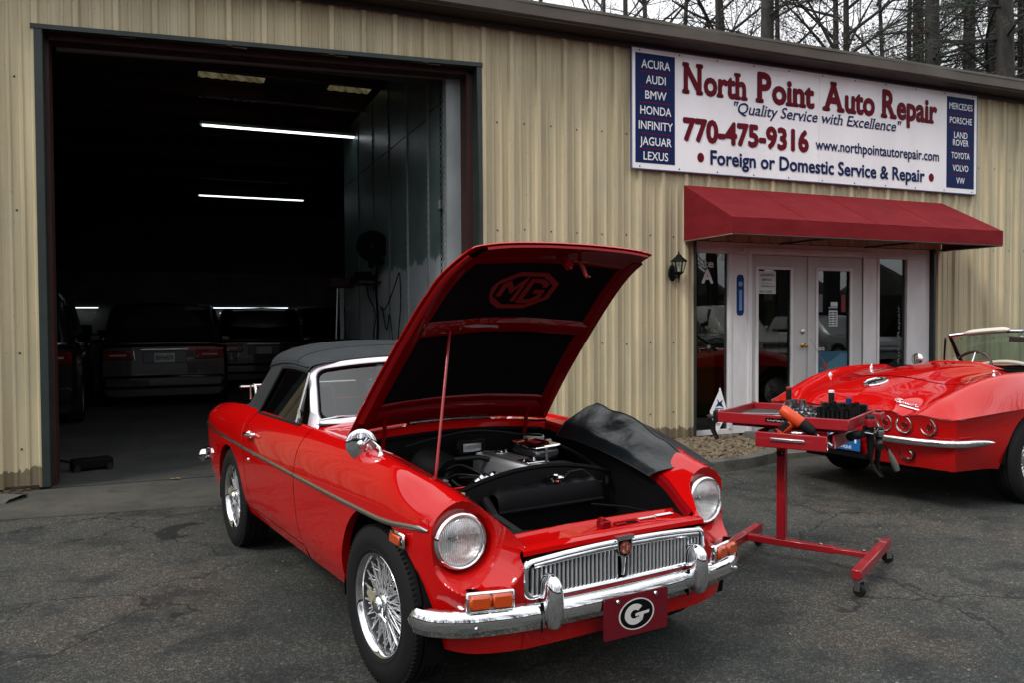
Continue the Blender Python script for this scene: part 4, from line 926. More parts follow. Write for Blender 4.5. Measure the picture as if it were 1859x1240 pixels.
# front bumper with over-riders
def bpath(y):
    a = abs(y); return ip(a, [0, .25, .40, .52, .62, .70, .75, .775, .78], [.708, .703, .690, .668, .630, .575, .515, .45, .40])
BP = [(.455, .752), (.485, .752), (.525, .735), (.56, .705), (.595, .66), (.630, .59), (.652, .51), (.670, .42), (.684, .30), (.692, .17), (.695, 0)]
BP = [(x, -y) for x, y in BP]+[(x, y) for x, y in BP[::-1][1:]]
def bumper(path, zc, name, sc_=1, flipx=1):
    n = len(path); tt = np.arange(n); q = np.linspace(0, n-1, 120); A = spl_basis(q, tt) @ np.array(path); G = []
    for i, (x, y) in enumerate(A):
        d = A[min(i+1, 119)]-A[max(i-1, 0)]; t = Vector((d[0], d[1])).normalized(); nn = Vector((t.y, -t.x))*flipx
        e = min(1, min(i, 119-i)/5); e = math.sin(e*PI/2)*.75+.25
        row = []
        for dz, o_ in ((.044, -.030), (.0465, -.012), (.043, .001), (.034, .010), (.016, .0165), (.004, .018), (-.010, .0165), (-.018, .015), (-.021, .009), (-.040, .004), (-.0465, -.006), (-.046, -.022)):
            row.append((x+nn.x*o_*sc_, y+nn.y*o_*sc_, zc+dz*e*sc_))
        G.append(row)
    mb = MB(); mb.grid(G); return mb.obj(name, m_chrome, car, 50, fix=True)
bumper(BP, .384, 'front_bumper')
bumper([(-3.10, -.735), (-3.18, -.71), (-3.25, -.65), (-3.30, -.55), (-3.33, -.35), (-3.34, 0), (-3.33, .35), (-3.30, .55), (-3.25, .65), (-3.18, .71), (-3.10, .735)], .45, 'rear_bumper', flipx=-1)
def overrider(x, y, z, sx_=1):
    mb = MB(); prof = [(-.094, .006, .004), (-.090, .018, .020), (-.078, .027, .036), (-.05, .032, .048), (0, .033, .054), (.04, .032, .055), (.065, .029, .050), (.083, .022, .040), (.092, .013, .026), (.096, .004, .010)]
    G = []
    for dz, hw, dp in prof:
        lean = -.012*(dz/.1)
        G.append([(x+(-.03 if abs(a) >= 90 else 0)*0+sx_*(max(-.035, dp*math.cos(R(a)))+lean*.5), y+hw*math.sin(R(a)), z+dz) for a in range(0, 361, 15)])
    mb.grid(G); return mb
for sy in (-1, 1):
    mb = overrider(.700, .342*sy, .435); mb.obj('over_rider', m_chrome, car, 50, fix=True); mb = overrider(-3.35, .36*sy, .47, -1); mb.obj('over_rider', m_chrome, car, 50, fix=True)
    mb = MB(); mb.tube([(.690, .342*sy+.036*s, .384+dz) for s, dz in ((-1, .05), (-1, 0), (-1, -.05))], .004, 6); mb.obj('rubber_piping', m_blackm, car)
for y in (-.60, .60): mb = MB(); mb.lathe([(0, .006), (.006, .005), (.010, .001)], 12, T(.668-.02, y*1.02, .378) @ RZ(-.5 if y > 0 else .5), axis='X'); mb.obj('bumper_bolt', m_chrome, car)
# novelty front plate with oval G
PM = T(.718, .022, .328) @ RX(-.015) @ RZ(PI/2) @ RX(PI/2)
mb = MB(); rr_ = .012; o = arc(.1525-rr_, .076-rr_, rr_, 0, 90, 4)+arc(-.1525+rr_, .076-rr_, rr_, 90, 180, 4)+arc(-.1525+rr_, -.076+rr_, rr_, 180, 270, 4)+arc(.1525-rr_, -.076+rr_, rr_, 270, 360, 4)
mb.prism(o, -.003, 0, PM); npl = mb.obj('number_plate', m_plate_r, car, fix=True)
def ring2(mb_, r1, r2, k, d0, d1, M, a0=0, a1=360, n=48, ox=0, oy=0):
    for i in range(n):
        A_, B_ = R(a0+(a1-a0)*i/n), R(a0+(a1-a0)*(i+1)/n)
        mb_.prism([(ox+r1*math.cos(A_), oy+r1*k*math.sin(A_)), (ox+r2*math.cos(A_), oy+r2*k*math.sin(A_)), (ox+r2*math.cos(B_), oy+r2*k*math.sin(B_)), (ox+r1*math.cos(B_), oy+r1*k*math.sin(B_))], d0, d1, M)
    return mb_
m_wht = mat('plate_white', (.62, .60, .58), .4)
ring2(MB(), .078, .084, .68, .0004, .0015, PM).obj('oval_border', m_wht, npl)
mb = MB(); mb.disc(.078, 48, PM @ T(0, 0, .0008), ry=.078*.68); mb.obj('oval_field', m_blackm, npl)
mb = ring2(MB(), .020, .047, .80, .0012, .0022, PM, 42, 318, 36, -.010, .0)
mb.prism([(-.006, .002), (-.006, -.008), (.058, -.004), (.059, .006)][::-1], .0012, .0023, PM @ T(0, .0, 0)); mb.prism([(.012, -.006), (.034, -.004), (.026, -.028), (.010, -.020)][::-1], .0012, .0022, PM)
mb.obj('letter_g', m_wht, npl, fix=True)
for y in (-.09, .09): mb = MB(); mb.lathe([(0, .008), (.006, .007), (.009, .002), (.009, 0)], 12, PM @ T(y, .060, 0) @ RX(PI/2) @ RX(PI) if False else T(.719, .022+y, .328+.060), axis='X'); mb.obj('plate_bolt', m_chrome, npl, 40)
# ---- wheels
def wheel(x, y, side, spokes=True, steer=0, proto={}):
    Wm = T(x, y, .308) @ RZ(steer) @ S3(1, side, 1)       # local +y is the outer face
    if not proto:
        tp = [(.198, -.075), (.200, -.078), (.235, -.088), (.27, -.090), (.292, -.080), (.303, -.066)]
        tread = []
        for yy, gr in ((-.062, 0), (-.044, 0), (-.042, 1), (-.036, 1), (-.034, 0), (-.014, 0), (-.012, 1), (-.006, 1), (-.004, 0), (.004, 0), (.006, 1), (.012, 1), (.014, 0), (.034, 0), (.036, 1), (.042, 1), (.044, 0), (.062, 0)): tread.append((.3085-.010*gr-.6*yy*yy, yy))
        tp += tread+[(.303, .066), (.297, .073), (.296, .0745), (.288, .080), (.27, .0885), (.262, .0895), (.26, .0905), (.235, .088), (.215, .0835), (.213, .085), (.205, .081), (.196, .075)]
        mb = MB(); mb.lathe(tp, 96); 
        for k in range(96):                                # tread lugs on the shoulder
            a = 2*PI*k/96; mb.box(-.0035, .0035, .052, .074, .296, .3065, RY(a))
            mb.box(-.0035, .0035, -.074, -.052, .296, .3065, RY(a))
        proto['tyre'] = mb.mesh('tyre', m_rub, 35)
        rim = [(.1995, .070), (.2005, .0765), (.198, .0795), (.194, .078), (.191, .070), (.186, .062), (.184, .052)]
        mb = MB(); mb.lathe(rim, 72)
        proto['rim'] = mb.mesh('rim', m_chrome, 50); mb = MB(); mb.lathe([(.184, .052), (.180, .045), (.1775, .020), (.172, .008), (.170, -.02), (.172, -.05), (.182, -.062), (.197, -.072), (.200, -.078)], 72); mb.lathe([(.1, -.052), (.1695, -.05)], 40); proto['well'] = mb.mesh('rim_well', mat('rim_well_metal', (.10, .10, .105), .35, .9), 50)
        mb = MB(); mb.lathe([(.028, -.06), (.045, -.058), (.047, -.05), (.036, -.04), (.034, .042), (.042, .048), (.043, .056), (.036, .060), (.034, .065)], 32); proto['hub'] = mb.mesh('wheel', m_chrome, 40)
        mb = MB(); mb.lathe([(.034, .040), (.037, .048), (.036, .056), (.030, .066), (.018, .073), (0, .075)], 32)
        for q in (0, 1): mb.add([(.012, .060, -.022), (.075, .056, -.014), (.090, .062, .004), (.085, .066, .014), (.05, .070, .012), (.012, .072, .022), (.012, .050, -.020), (.075, .048, -.012), (.090, .056, .004), (.085, .058, .013), (.05, .058, .012), (.012, .052, .020)],
            [(0, 1, 2, 3, 4, 5), (11, 10, 9, 8, 7, 6)]+[(i, (i+1) % 6, 6+(i+1) % 6, 6+i) for i in range(6)], RY(q*PI+.5))
        mb.v = [(a, b_+.020, c_) for a, b_, c_ in mb.v]; proto['spinner'] = mb.mesh('spinner', m_chrome, 50)
        def spoke(y0, r0, y1, r1, off):
            a, b_ = Vector((0, y0, r0)), Vector((math.sin(off)*r1, y1, math.cos(off)*r1)); m_ = MB(); m_.tube([a, b_], .0027, 6, cap=False); m_.tube([b_.lerp(a, .07), b_], .0040, 6); return m_.mesh('spoke', m_spoke, 60)
        proto['so'] = [spoke(.052, .041, .046, .180, o_) for o_ in (.36, -.36)]; proto['si'] = [spoke(-.045, .045, .034, .179, o_) for o_ in (.42, -.42)]; proto['sx'] = [spoke(.046, .040, .006, .174, o_) for o_ in (.20, -.20)]
        mb = MB(); mb.lathe([(.0, -.058), (.155, -.058), (.16, -.05), (.155, -.045), (.06, -.045)], 40); proto['drum'] = mb.mesh('brake_drum', m_blackm, 40)
    w_ = inst(proto['hub'], 'wheel', car, Wm)
    for k in ('tyre', 'rim', 'spinner', 'drum', 'well'): inst(proto[k], dict(drum='brake_drum', well='rim_well').get(k, k), w_)
    if spokes:
        for k in range(18):
            for q in (0, 1):
                inst(proto['so'][q], 'spoke', w_, RY(2*PI*k/18+q*.02)); inst(proto['si'][q], 'spoke', w_, RY(2*PI*(k+.5)/18+q*.02))
                if k % 1 == 0: inst(proto['sx'][q], 'spoke', w_, RY(2*PI*(k+.25)/18+q*.17))
    return w_
wheel(.062, -.640, -1, steer=.05); wheel(-2.25, -.640, -1); wheel(.062, .640, 1, False, steer=.05); wheel(-2.25, .640, 1, False)
# door mirror on the wing
mm = MB(); base = Vector((-.055, -.648, .860)); ctr = Vector((-.195, -.675, .893))
mm.lathe([(.016, -.004), (.015, .004), (.010, .010), (.007, .02)], 16, T(*base), axis='Z'); mm.tube([base+Vector((0, 0, .012)), base+Vector((-.004, -.002, .035)), base+Vector((-.075, -.010, .060)), ctr+Vector((.030, 0, .0))], .0055, 8)
mo = mm.obj('wing_mirror', m_chrome, car, 50)
MM = T(*ctr) @ RZ(-.30) @ S3(1, 1.03, 1.03)
mb = MB(); mb.lathe([(0, .024), (.012, .023), (.016, .011), (.018, .0085), (.040, .0065), (.056, .003), (.0615, -.001), (.0625, -.007), (.058, -.010)], 36, MM, axis='X'); mb.lathe([(.011, .012), (.012, .030), (.008, .036), (0, .037)], 16, MM, axis='X'); mb.obj('mirror_shell', m_chrome, mo, 40)
mb = MB(); mb.lathe([(.054, -.006), (0, -.0065)], 30, MM, axis='X'); mb.obj('mirror_glass', m_steel, mo)
# ---------------------------------------------------------------- bonnet, raised about its rear hinges
HGX, HGZ, HA = -.635, .862, R(50.3)
hpts = [(-.655, .562, .874), (-.3, .530, .846), (0, .505, .809), (.25, .483, .769), (.42, .462, .726), (.52, .445, .686), (.58, .436, .656), (.62, .428, .630), (.638, .424, .612)]
hx_ = [p[0] for p in hpts]
def hood_edge(x):
    A = spl_basis([x], hx_)[0]; return float(A @ np.array([p[1] for p in hpts]))-.004, float(A @ np.array([p[2] for p in hpts]))
def hood(x, t, dz=0):
    """closed bonnet skin, t in -1..1 across, dz = offset below the skin"""
    y, z = hood_edge(x); k = ip(x, [-.655, .3, .55, .64], [.050, .036, .018, .010]); bulge = .010*math.exp(-((abs(t)-.0)/.38)**4)*ip(x, [-.6, -.3, .4, .6], [.0, 1, 1, .4])
    xb = x-.022*abs(t)**4*max(0, (x-.35)/.29)   # nose corners sweep back
    return (xb, y*t, z+k*(1-abs(t)**2.4)+bulge+dz)
def up(p):
    x, y, z = p[0]-HGX, p[1], p[2]-HGZ; c, s = math.cos(HA), math.sin(HA)
    return (HGX+x*c-z*s, y, HGZ+.020+x*s+z*c)
ts = lin(-1, 1, 41)
mb = MB(); xs = lin(-.655, .638, 60)
mb.grid([[up(hood(x, t)) for t in ts] for x in xs])
# rolled rim
rim_pts = [(x, -1) for x in xs]+[(xs[-1], t) for t in ts[1:]]+[(x, 1) for x in xs[::-1][1:]]+[(xs[0], t) for t in ts[::-1][1:]]
mb.grid([[up(hood(x, t)), up(tuple(a+b for a, b in zip(hood(x, t, -.007), (0, .002*np.sign(t)*(abs(t) > .99), 0)))), up(hood(x*.97, t*.96, -.016))] for x, t in rim_pts])
bonnet = mb.obj('bonnet', m_red, car, 40)
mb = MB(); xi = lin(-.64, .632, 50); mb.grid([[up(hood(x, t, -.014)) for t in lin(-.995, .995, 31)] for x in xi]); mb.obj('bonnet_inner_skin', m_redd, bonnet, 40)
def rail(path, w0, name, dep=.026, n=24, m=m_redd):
    """pressed channel on the underside; path = [(x,t)] in bonnet coordinates, width in metres"""
    P = [Vector(p) for p in path]; Q = []
    for a, b in zip(P[:-1], P[1:]): Q += [a.lerp(b, k/n) for k in range(n)]
    Q.append(P[-1]); G = []
    for i, q in enumerate(Q):
        a, b = Q[max(i-1, 0)], Q[min(i+1, len(Q)-1)]; hw = hood_edge(q.x)[0]
        d = Vector((b.x-a.x, (b.y-a.y)*hw)).normalized(); nn = Vector((-d.y, d.x)); row = []
        for u, v in ((-.62, .0), (-.5, .5), (-.36, .95), (-.2, 1), (.2, 1), (.36, .95), (.5, .5), (.62, .0)):
            x = q.x+nn.x*u*w0; t = q.y+nn.y*u*w0/hw; row.append(up(hood(max(-.65, min(.63, x)), max(-.985, min(.985, t)), -.015-dep*v)))
        G.append(row)
    mb = MB(); mb.grid(G); return mb.obj(name, m, bonnet, 45)
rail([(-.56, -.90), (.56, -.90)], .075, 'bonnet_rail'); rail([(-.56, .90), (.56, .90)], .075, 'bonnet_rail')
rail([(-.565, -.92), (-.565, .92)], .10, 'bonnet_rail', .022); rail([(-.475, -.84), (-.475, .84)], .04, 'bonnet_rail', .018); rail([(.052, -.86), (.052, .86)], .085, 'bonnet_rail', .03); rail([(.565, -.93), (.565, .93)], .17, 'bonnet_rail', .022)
mb = MB(); mb.grid([[up(hood(x, t, -.024)) for t in lin(-.84, .84, 21)] for x in lin(-.455, .01, 20)]); mb.obj('insulation_pad', m_bad, bonnet, 40)
mb = MB(); mb.grid([[up(hood(x, t, -.024)) for t in lin(-.84, .84, 21)] for x in lin(.098, .482, 20)]); pad = mb.obj('insulation_pad', m_bad, bonnet, 40)
# emblem on the upper pad
pe = Vector(up(hood(.285, 0, -.027))); ex_ = (Vector(up(hood(.40, 0, -.027)))-Vector(up(hood(.17, 0, -.027)))).normalized(); ey_ = Vector((0, -1, 0)); ez_ = ey_.cross(ex_)
# seen from below: reading direction runs towards +y of the car, up runs towards the bonnet tip
EM = Matrix(((0, ex_.x, 0, pe.x), (1, ex_.y, 0, pe.y), (0, ex_.z, 0, pe.z), (0, 0, 0, 1)))
nrm = Vector((0, 1, 0)).cross(ex_); EM = Matrix(((0, ex_.x, nrm.x, pe.x), (1, ex_.y, nrm.y, pe.y), (0, ex_.z, nrm.z, pe.z), (0, 0, 0, 1)))
if nrm.z > 0: pass
mg(MB(), .30, .225, .004, .006, EM @ T(-.015, 0, 0), t=.12).obj('pad_emblem', mat('emblem_red', (.24, .006, .010), .5), bonnet)
# striker pin with spring, safety hook
def hp_(x, t, d=0): return Vector(up(hood(x, t, -.035-d)))
down = (hp_(.52, 0, .1)-hp_(.52, 0, 0)).normalized()
b0 = hp_(.545, .03)
mb = MB(); mb.tube([b0, b0+down*.075, b0+down*.085], [.007, .007, .003], 10); mb.tube([b0, b0+down*.012], .026, 16)
sp_ = bmesh.new(); sp_.free(); q1 = down.orthogonal().normalized(); q2 = down.cross(q1)
mb.tube([b0+down*(.006+.055*k/60)+(q1*math.cos(k*.63)+q2*math.sin(k*.63))*(.016) for k in range(61)], .0028, 6); mb.tube([b0+down*.060, b0+down*.066], .019, 16); mb.obj('striker_spring', m_redd, bonnet, 40)
b1 = hp_(.52, .27); fw = Vector((math.cos(HA), 0, math.sin(HA)))
mb = MB(); mb.tube([b1, b1+down*.04-fw*.006, b1+down*.085-fw*.02, b1+down*.10-fw*.006], [.008, .010, .008, .004], 8); mb.tube([b1-Vector((0, .03, 0)), b1+Vector((0, .05, 0))], .006, 6); mb.obj('safety_hook', mat('worn_red', (.40, .06, .05), .4, .3), bonnet, 40)
# prop rod
pt = hp_(.052, -.56, -.01); pb = Vector((.085, -.478, .745))
mb = MB(); kx = pb+Vector((.0, .012, .10)); mb.tube([pb, kx, pt.lerp(kx, .02), pt], .0065, 8); mb.obj('prop_rod', m_cart, car, 50)
mb = MB()
for k in range(7): a = hp_(.052+.008*(k % 3-1), -.56+.03*k-.03, .0); mb.tube([a, a+down*.006], .004, 6)
mb.obj('prop_bracket', m_chromed, bonnet, 40, kind='stuff')
# ---------------------------------------------------------------- windscreen
def wsp(t, v, off=0):
    """t -1..1 across, v 0..1 up the screen"""
    a = abs(t); yb, yt = .610, .545; y = (yb+(yt-yb)*v)*t
    xb = -.905-.105*a**2.2; xt = -1.165-.075*a**2.2; zb = .905-.022*a**2; zt = 1.192-.045*a**2.4
    return Vector((xb+(xt-xb)*v+off*.77, y, zb+(zt-zb)*v+off*.64))
mb = MB(); mb.grid([[wsp(t, v, -.004) for v in lin(.03, .97, 8)] for t in lin(-.965, .965, 24)]); ws = mb.obj('windscreen_glass', m_glassw, car, 50)
def frame_strip(ps, w_, d_, name, m, n=4):
    """flat bar along points: ps=[(t,v)]"""
    G = []
    for i, (t, v) in enumerate(ps):
        a = wsp(*ps[max(i-1, 0)]); b = wsp(*ps[min(i+1, len(ps)-1)]); tg = (b-a).normalized(); nn = Vector((.77, 0, .64)); sd = tg.cross(nn).normalized(); p = wsp(t, v)
        G.append([p+sd*u*w_+nn*h_*d_ for u, h_ in ((-.5, -.5), (-.5, .3), (-.36, .5), (.36, .5), (.5, .3), (.5, -.5))])
    mb = MB(); mb.grid(G); return mb.obj(name, m, car, 45, fix=True)
m_wfr = mat('polished_alloy_frame', (.80, .78, .84), .25, .55)
cor = [(t, 0.0) for t in lin(-.90, .90, 24)]
loop = [(t, 0.0) for t in lin(-.90, .90, 24)]+[(.90+.08*math.sin(R(a)), .16*(1-math.cos(R(a)))) for a in (30, 60, 90)]+[(.98, v) for v in lin(.25, .82, 8)]+[(.98-.08*(1-math.cos(R(a))), .86+.14*math.sin(R(a))) for a in (0, 30, 60, 90)]
loop += [(-t, v) for t, v in loop[::-1]][1:-1]
loop = [(t, v) for t, v in loop]
half_top = [(t, 1.0) for t in lin(.90, -.90, 24)]
full = [(t, 0.0) for t in lin(-.90, .90, 24)]+[(.90+.08*math.sin(R(a)), .16*(1-math.cos(R(a)))) for a in (30, 60, 90)]+[(.98, v) for v in lin(.25, .82, 8)]+[(.98-.08*(1-math.cos(R(a))), .86+.14*math.sin(R(a))) for a in (0, 30, 60, 90)]+half_top[1:]+[(-.90-.08*math.sin(R(a)), 1-.14*(1-math.cos(R(a)))) for a in (30, 60, 90)]+[(-.98, v) for v in lin(.82, .25, 8)]+[(-.98+.08*(1-math.cos(R(a))), .16-.16*math.sin(R(a))) for a in (0, 30, 60)]
G = []
for i, (t, v) in enumerate(full):
    a = wsp(*full[i-1]); b = wsp(*full[(i+1) % len(full)]); tg = (b-a).normalized(); nn = Vector((.77, 0, .64)); sd = tg.cross(nn).normalized(); p = wsp(t, v)
    G.append([p+sd*u*.040+nn*h_*.024 for u, h_ in ((-.5, -.5), (-.55, .2), (-.36, .5), (.30, .5), (.5, .2), (.5, -.5))])
G.append(G[0]); mb = MB(); mb.grid(G); fr_ = mb.obj('windscreen_frame', m_wfr, car, 45, fix=True)
G = []
for i, (t, v) in enumerate(full):
    t2, v2 = t*.955, .5+(v-.5)*.875; a = wsp(t2, v2); G.append([a+Vector((.77, 0, .64))*h_+Vector((0, -np.sign(t)*u, 0))*0 for u, h_ in ((0, -.012), (0, .010))])
mb = MB(); mb.tube([g[1]-Vector((.77, 0, .64))*.006 for g in G], .0065, 6, close=True); mb.obj('windscreen_rubber', m_blackm, ws, 40)
for sy in (-1, 1):      # frame feet
    mb = MB(); p = wsp(.985*sy, .06); q = wsp(1.0*sy, .5)
    mb.grid([[p+Vector((-.045, 0, .05)), p+Vector((-.03, .010*sy, .05)), p+Vector((.012, .006*sy, .04)), p+Vector((.03, -.012*sy, .03))], [p+Vector((-.055, .004*sy, -.02)), p+Vector((-.04, .022*sy, -.02)), p+Vector((.022, .020*sy, -.022)), p+Vector((.045, -.008*sy, -.015))], [p+Vector((-.06, .006*sy, -.052)), p+Vector((-.05, .028*sy, -.052)), p+Vector((.03, .028*sy, -.050)), p+Vector((.055, -.004*sy, -.036))]])
    mb.obj('frame_foot', m_wfr, car, 45, fix=True)
G = [[wsp(t, -.03, -.02)+Vector((.02, 0, -.02)), wsp(t, -.10, .012)+Vector((.025, 0, -.010)), wsp(t, -.15, .02)+Vector((.035, 0, -.020))] for t in lin(-.99, .99, 24)]
mb = MB(); mb.grid(G); mb.obj('scuttle_rubber', m_blackm, car, 40)
# wipers
for y0, y1 in ((-.36, -.60), (.0, -.24), (.36, .12)):
    a = Vector((-.865, y0, .915)); 
    t0, t1 = y0/.60, y1/.60
    p1 = wsp((t0+t1)/2-.02, .085, .020); mb = MB(); mb.lathe([(.010, 0), (.010, .015), (0, .018)], 10, T(*a), axis='Z'); mb.tube([a+Vector((0, 0, .01)), a.lerp(p1, .35)+Vector((0, 0, .008)), p1], [.006, .004, .003], 6)
    mb.tube([wsp(t1*.98, .045, .012), wsp((t0+t1)/2, .075, .014), wsp(t0*.97, .055, .012)], .0045, 6); mb.obj('wiper', m_chrome, car, 40)
# ---------------------------------------------------------------- soft top
SX = [-1.20, -1.27, -1.40, -1.60, -1.80, -2.0, -2.18, -2.34, -2.48, -2.58, -2.64]
SZ = [1.200, 1.232, 1.268, 1.290, 1.290, 1.270, 1.225, 1.150, 1.050, .95, .875]
SRZ = [1.152, 1.160, 1.166, 1.160, 1.140, 1.115, 1.080, 1.030, .975, .92, .872]  # cant rail height
SRY = [.560, .568, .575, .580, .575, .540, .465, .365, .265, .17, .10]
def stp(x, u):
    """u 0 centre .. 1 rail .. 2 base"""
    A = spl_basis([x], SX[::-1])[0]; z0 = A @ np.array(SZ[::-1]); zr = A @ np.array(SRZ[::-1]); yr = A @ np.array(SRY[::-1])
    zb = ip(x, [-2.65, -2.2, -1.2], [.852, .868, .880]); yb = ip(x, [-2.65, -2.45, -2.1, -1.2], [.50, .57, .655, .672])
    if u <= 1:
        a = u*PI/2; yy = yr*math.sin(a)**.92 if u > 0 else 0; zz = zr+(z0-zr)*math.cos(a)**.75 if u < 1 else zr; return Vector((x, yy, zz))
    f = u-1; pull = -.0*f; y_ = yr+(yb-yr)*f+.012*math.sin(PI*f); return Vector((x-.06*f*(x < -1.7), y_, zr+(zb-zr)*f))
winR = [(1.152, -1.60), (1.10, -1.635), (1.0, -1.70), (.90, -1.765), (.875, -1.79)]
cols = lin(-1.20, -1.60, 12)+lin(-1.62, -2.64, 34)
for nm in ('soft_top',):
    mb = MB()
    for sy in (1, -1):
        def rows(cs, us): return [[Vector((p.x, p.y*sy, p.z+.0016*math.sin(x*23+p.y*5))) for p in (stp(x, u) for u in us)] for x in cs]
        c1 = [x for x in cols if x > -2.10]; c2 = lin(c1[-1], -2.44, 12); c3 = lin(-2.44, -2.64, 8); U1, U2 = lin(0, .62, 10), lin(.62, 1, 7)
        mb.grid(rows(c1, lin(0, 1, 16))); mb.grid(rows(c2, U2)); mb.grid(rows(c3, lin(0, 1, 16)))
        pw = MB(); pw.grid(rows(c2, U1)); pw.obj('rear_window', m_glass, car, 50)
        # drip edge over the side window
        mb.grid([[Vector((p.x, p.y*sy, p.z)) for p in (stp(x, 1), stp(x, 1)+Vector((0, .010, -.006)), stp(x, 1)+Vector((0, .008, -.022)), stp(x, 1)+Vector((0, -.006, -.024)))] for x in cols[:13]])
        # rear quarter: left boundary follows the window rear edge
        G = []
        for i in range(26):
            f = i/25; row = []
            for j in range(14):
                v = 1+j/13; z_ = stp(-1.7, v).z; xl = ip(z_, [p[0] for p in winR[::-1]], [p[1] for p in winR[::-1]]); xr = -2.64
                x = xl+(xr-xl)*f; pp = stp(x, v); px_ = pp.x if f > .0 else x; row.append(Vector((x-.05*(v-1)*f*(1-f), pp.y*sy+.0, pp.z+.0)))
            G.append(row)
        mb.grid(G)
    top_o = mb.obj(nm, m_vinyl, car, 50)
mb = MB()
for sy in (1, -1):
    mb.tube([Vector((p.x, (p.y+.002)*sy, p.z+.003)) for p in [stp(x, .985) for x in lin(-1.22, -2.2, 24)]], .0055, 6)
    mb.tube([Vector((ip(z_, [p[0] for p in winR[::-1]], [p[1] for p in winR[::-1]])+.004, (ip(z_, [.875, 1.15], [.668, .575])+.006)*sy, z_)) for z_ in lin(1.145, .885, 10)], .009, 8)
mb.tube([stp(-1.40+.03*abs(t), abs(t))+Vector((0, 0, .001)) if t >= 0 else Vector((stp(-1.40+.03*abs(t), abs(t)).x, -stp(-1.40, abs(t)).y, stp(-1.40, abs(t)).z)) for t in lin(-1, 1, 30)], .003, 5)
mb.obj('seam', m_vinyl, top_o, 50)
mb = MB(); mb.tube([wsp(t, 1.0, .0)+Vector((-.012, 0, .018)) for t in lin(-.97, .97, 24)], .013, 8); mb.obj('header_seal', m_vinyl, top_o, 50)
for sy in (-1, 1):    # side glass, quarter light
    def sw(x, z): return Vector((x, ip(z, [.875, 1.15], [.662, .566])*sy, z))
    mb = MB(); mb.add([sw(-1.155, 1.13), sw(-1.115, .878), sw(-1.775, .876), sw(-1.62, 1.128)], [(0, 1, 2, 3)]); mb.obj('side_window', m_glassd, car)
    mb = MB(); mb.add([sw(-1.165, 1.125), sw(-1.130, .885), sw(-1.035, .882)], [(0, 1, 2)]); mb.obj('quarter_light', m_glassd, car)
    mb = MB(); mb.tube([sw(-1.155, 1.135)+Vector((0, .003*sy, 0)), sw(-1.115, .872)+Vector((0, .003*sy, 0))], .007, 8); mb.obj('window_divider', m_chromed, car, 40)
    mb = MB(); mb.tube([sw(-1.03, .882)+Vector((0, .004*sy, 0)), sw(-1.80, .876)+Vector((0, .008*sy, 0))], .009, 6); mb.obj('waist_rail', m_rub, car, 40)
    mb = MB(); mb.lathe([(0, .001), (.026, 0)], 20, T(*(sw(-1.105, .925)+Vector((.0, .005*sy, 0)))) @ S3(1, sy, 1.35)); mb.obj('oval_sticker', mat('sticker', (.35, .36, .33), .5), car)
# interior
mb = MB(); mb.box(-2.3, -1.0, -.60, .60, .26, .30); mb.box(-2.32, -2.28, -.6, .6, .3, .85); mb.box(-1.04, -1.0, -.6, .6, .3, .86); mb.box(-2.2, -1.1, -.64, -.60, .3, .86); mb.box(-2.2, -1.1, .60, .64, .3, .86); mb.obj('cabin', m_blackm, car)
mb = MB(); mb.grid([[(x, y, z) for y in lin(-.60, .60, 10)] for x, z in ((-.94, .885), (-1.05, .895), (-1.10, .87), (-1.10, .70))]); mb.obj('dashboard', m_black, car, 40)
for y in (-.33, .33):
    mb = MB(); mb.box(-1.95, -1.45, y-.23, y+.23, .34, .50, b=.04); mb.box(-.07, .07, y-.22, y+.22, 0, .56, T(-1.98, 0, .46) @ RY(-.25), b=.04); mb.box(-.04, .04, y-.12, y+.12, .54, .70, T(-1.98, 0, .46) @ RY(-.25), b=.03); mb.obj('seat', mat('seat_vinyl', (.05, .055, .055), .5), car, 40)
mb = MB(); q = T(-1.28, .34, .84) @ RY(R(-65)); mb.tube([q @ Vector((.19*math.cos(a), .19*math.sin(a), 0)) for a in [2*PI*k/32 for k in range(32)]], .011, 8, close=True)
for a in (0, 2.1, 4.2): mb.tube([q @ Vector((0, 0, -.02)), q @ Vector((.18*math.cos(a), .18*math.sin(a), 0))], .009, 6)
mb.tube([q @ Vector((0, 0, -.02)), q @ Vector((0, 0, -.25))], .02, 8); mb.obj('steering_wheel', m_blk_pl, car, 40)
mb = MB(); mb.box(-1.16, -1.15, -.09, .09, 1.10, 1.15, b=.004); mb.tube([(-1.155, 0, 1.15), (-1.15, 0, 1.19)], .005, 6); mb.obj('rear_view_mirror', m_blk_pl, car)
# luggage rack on the boot
mb = MB(); zr = .985
for sy in (-1, 1):
    mb.tube([(-2.50, .50*sy, .86), (-2.50, .50*sy, .93), (-2.53, .50*sy, zr-.005), (-2.60, .50*sy, zr), (-2.95, .50*sy, zr-.03), (-3.02, .48*sy, zr-.05), (-3.02, .44*sy, zr-.05)], .009, 8)
mb.tube([(-3.02, -.46, zr-.05), (-3.02, .46, zr-.05)], .009, 8); mb.tube([(-2.53, -.50, zr-.005), (-2.53, .50, zr-.005)], .009, 8)
mb.obj('luggage_rack', m_chrome, car, 40)
for k in range(7): y = -.36+k*.12; mb = MB(); mb.tube([(-2.53, y, zr-.01), (-3.02, y, zr-.05)], .006, 6); mb.obj('rack_bar', m_chrome, car, 40)
mb = MB()
for y in (-.42, .42):
    for x in (-2.6, -2.95): mb.tube([(x, y, .85), (x, y, .95)], .007, 6)
mb.obj('rack_foot', m_chrome, car, 40, kind='stuff')
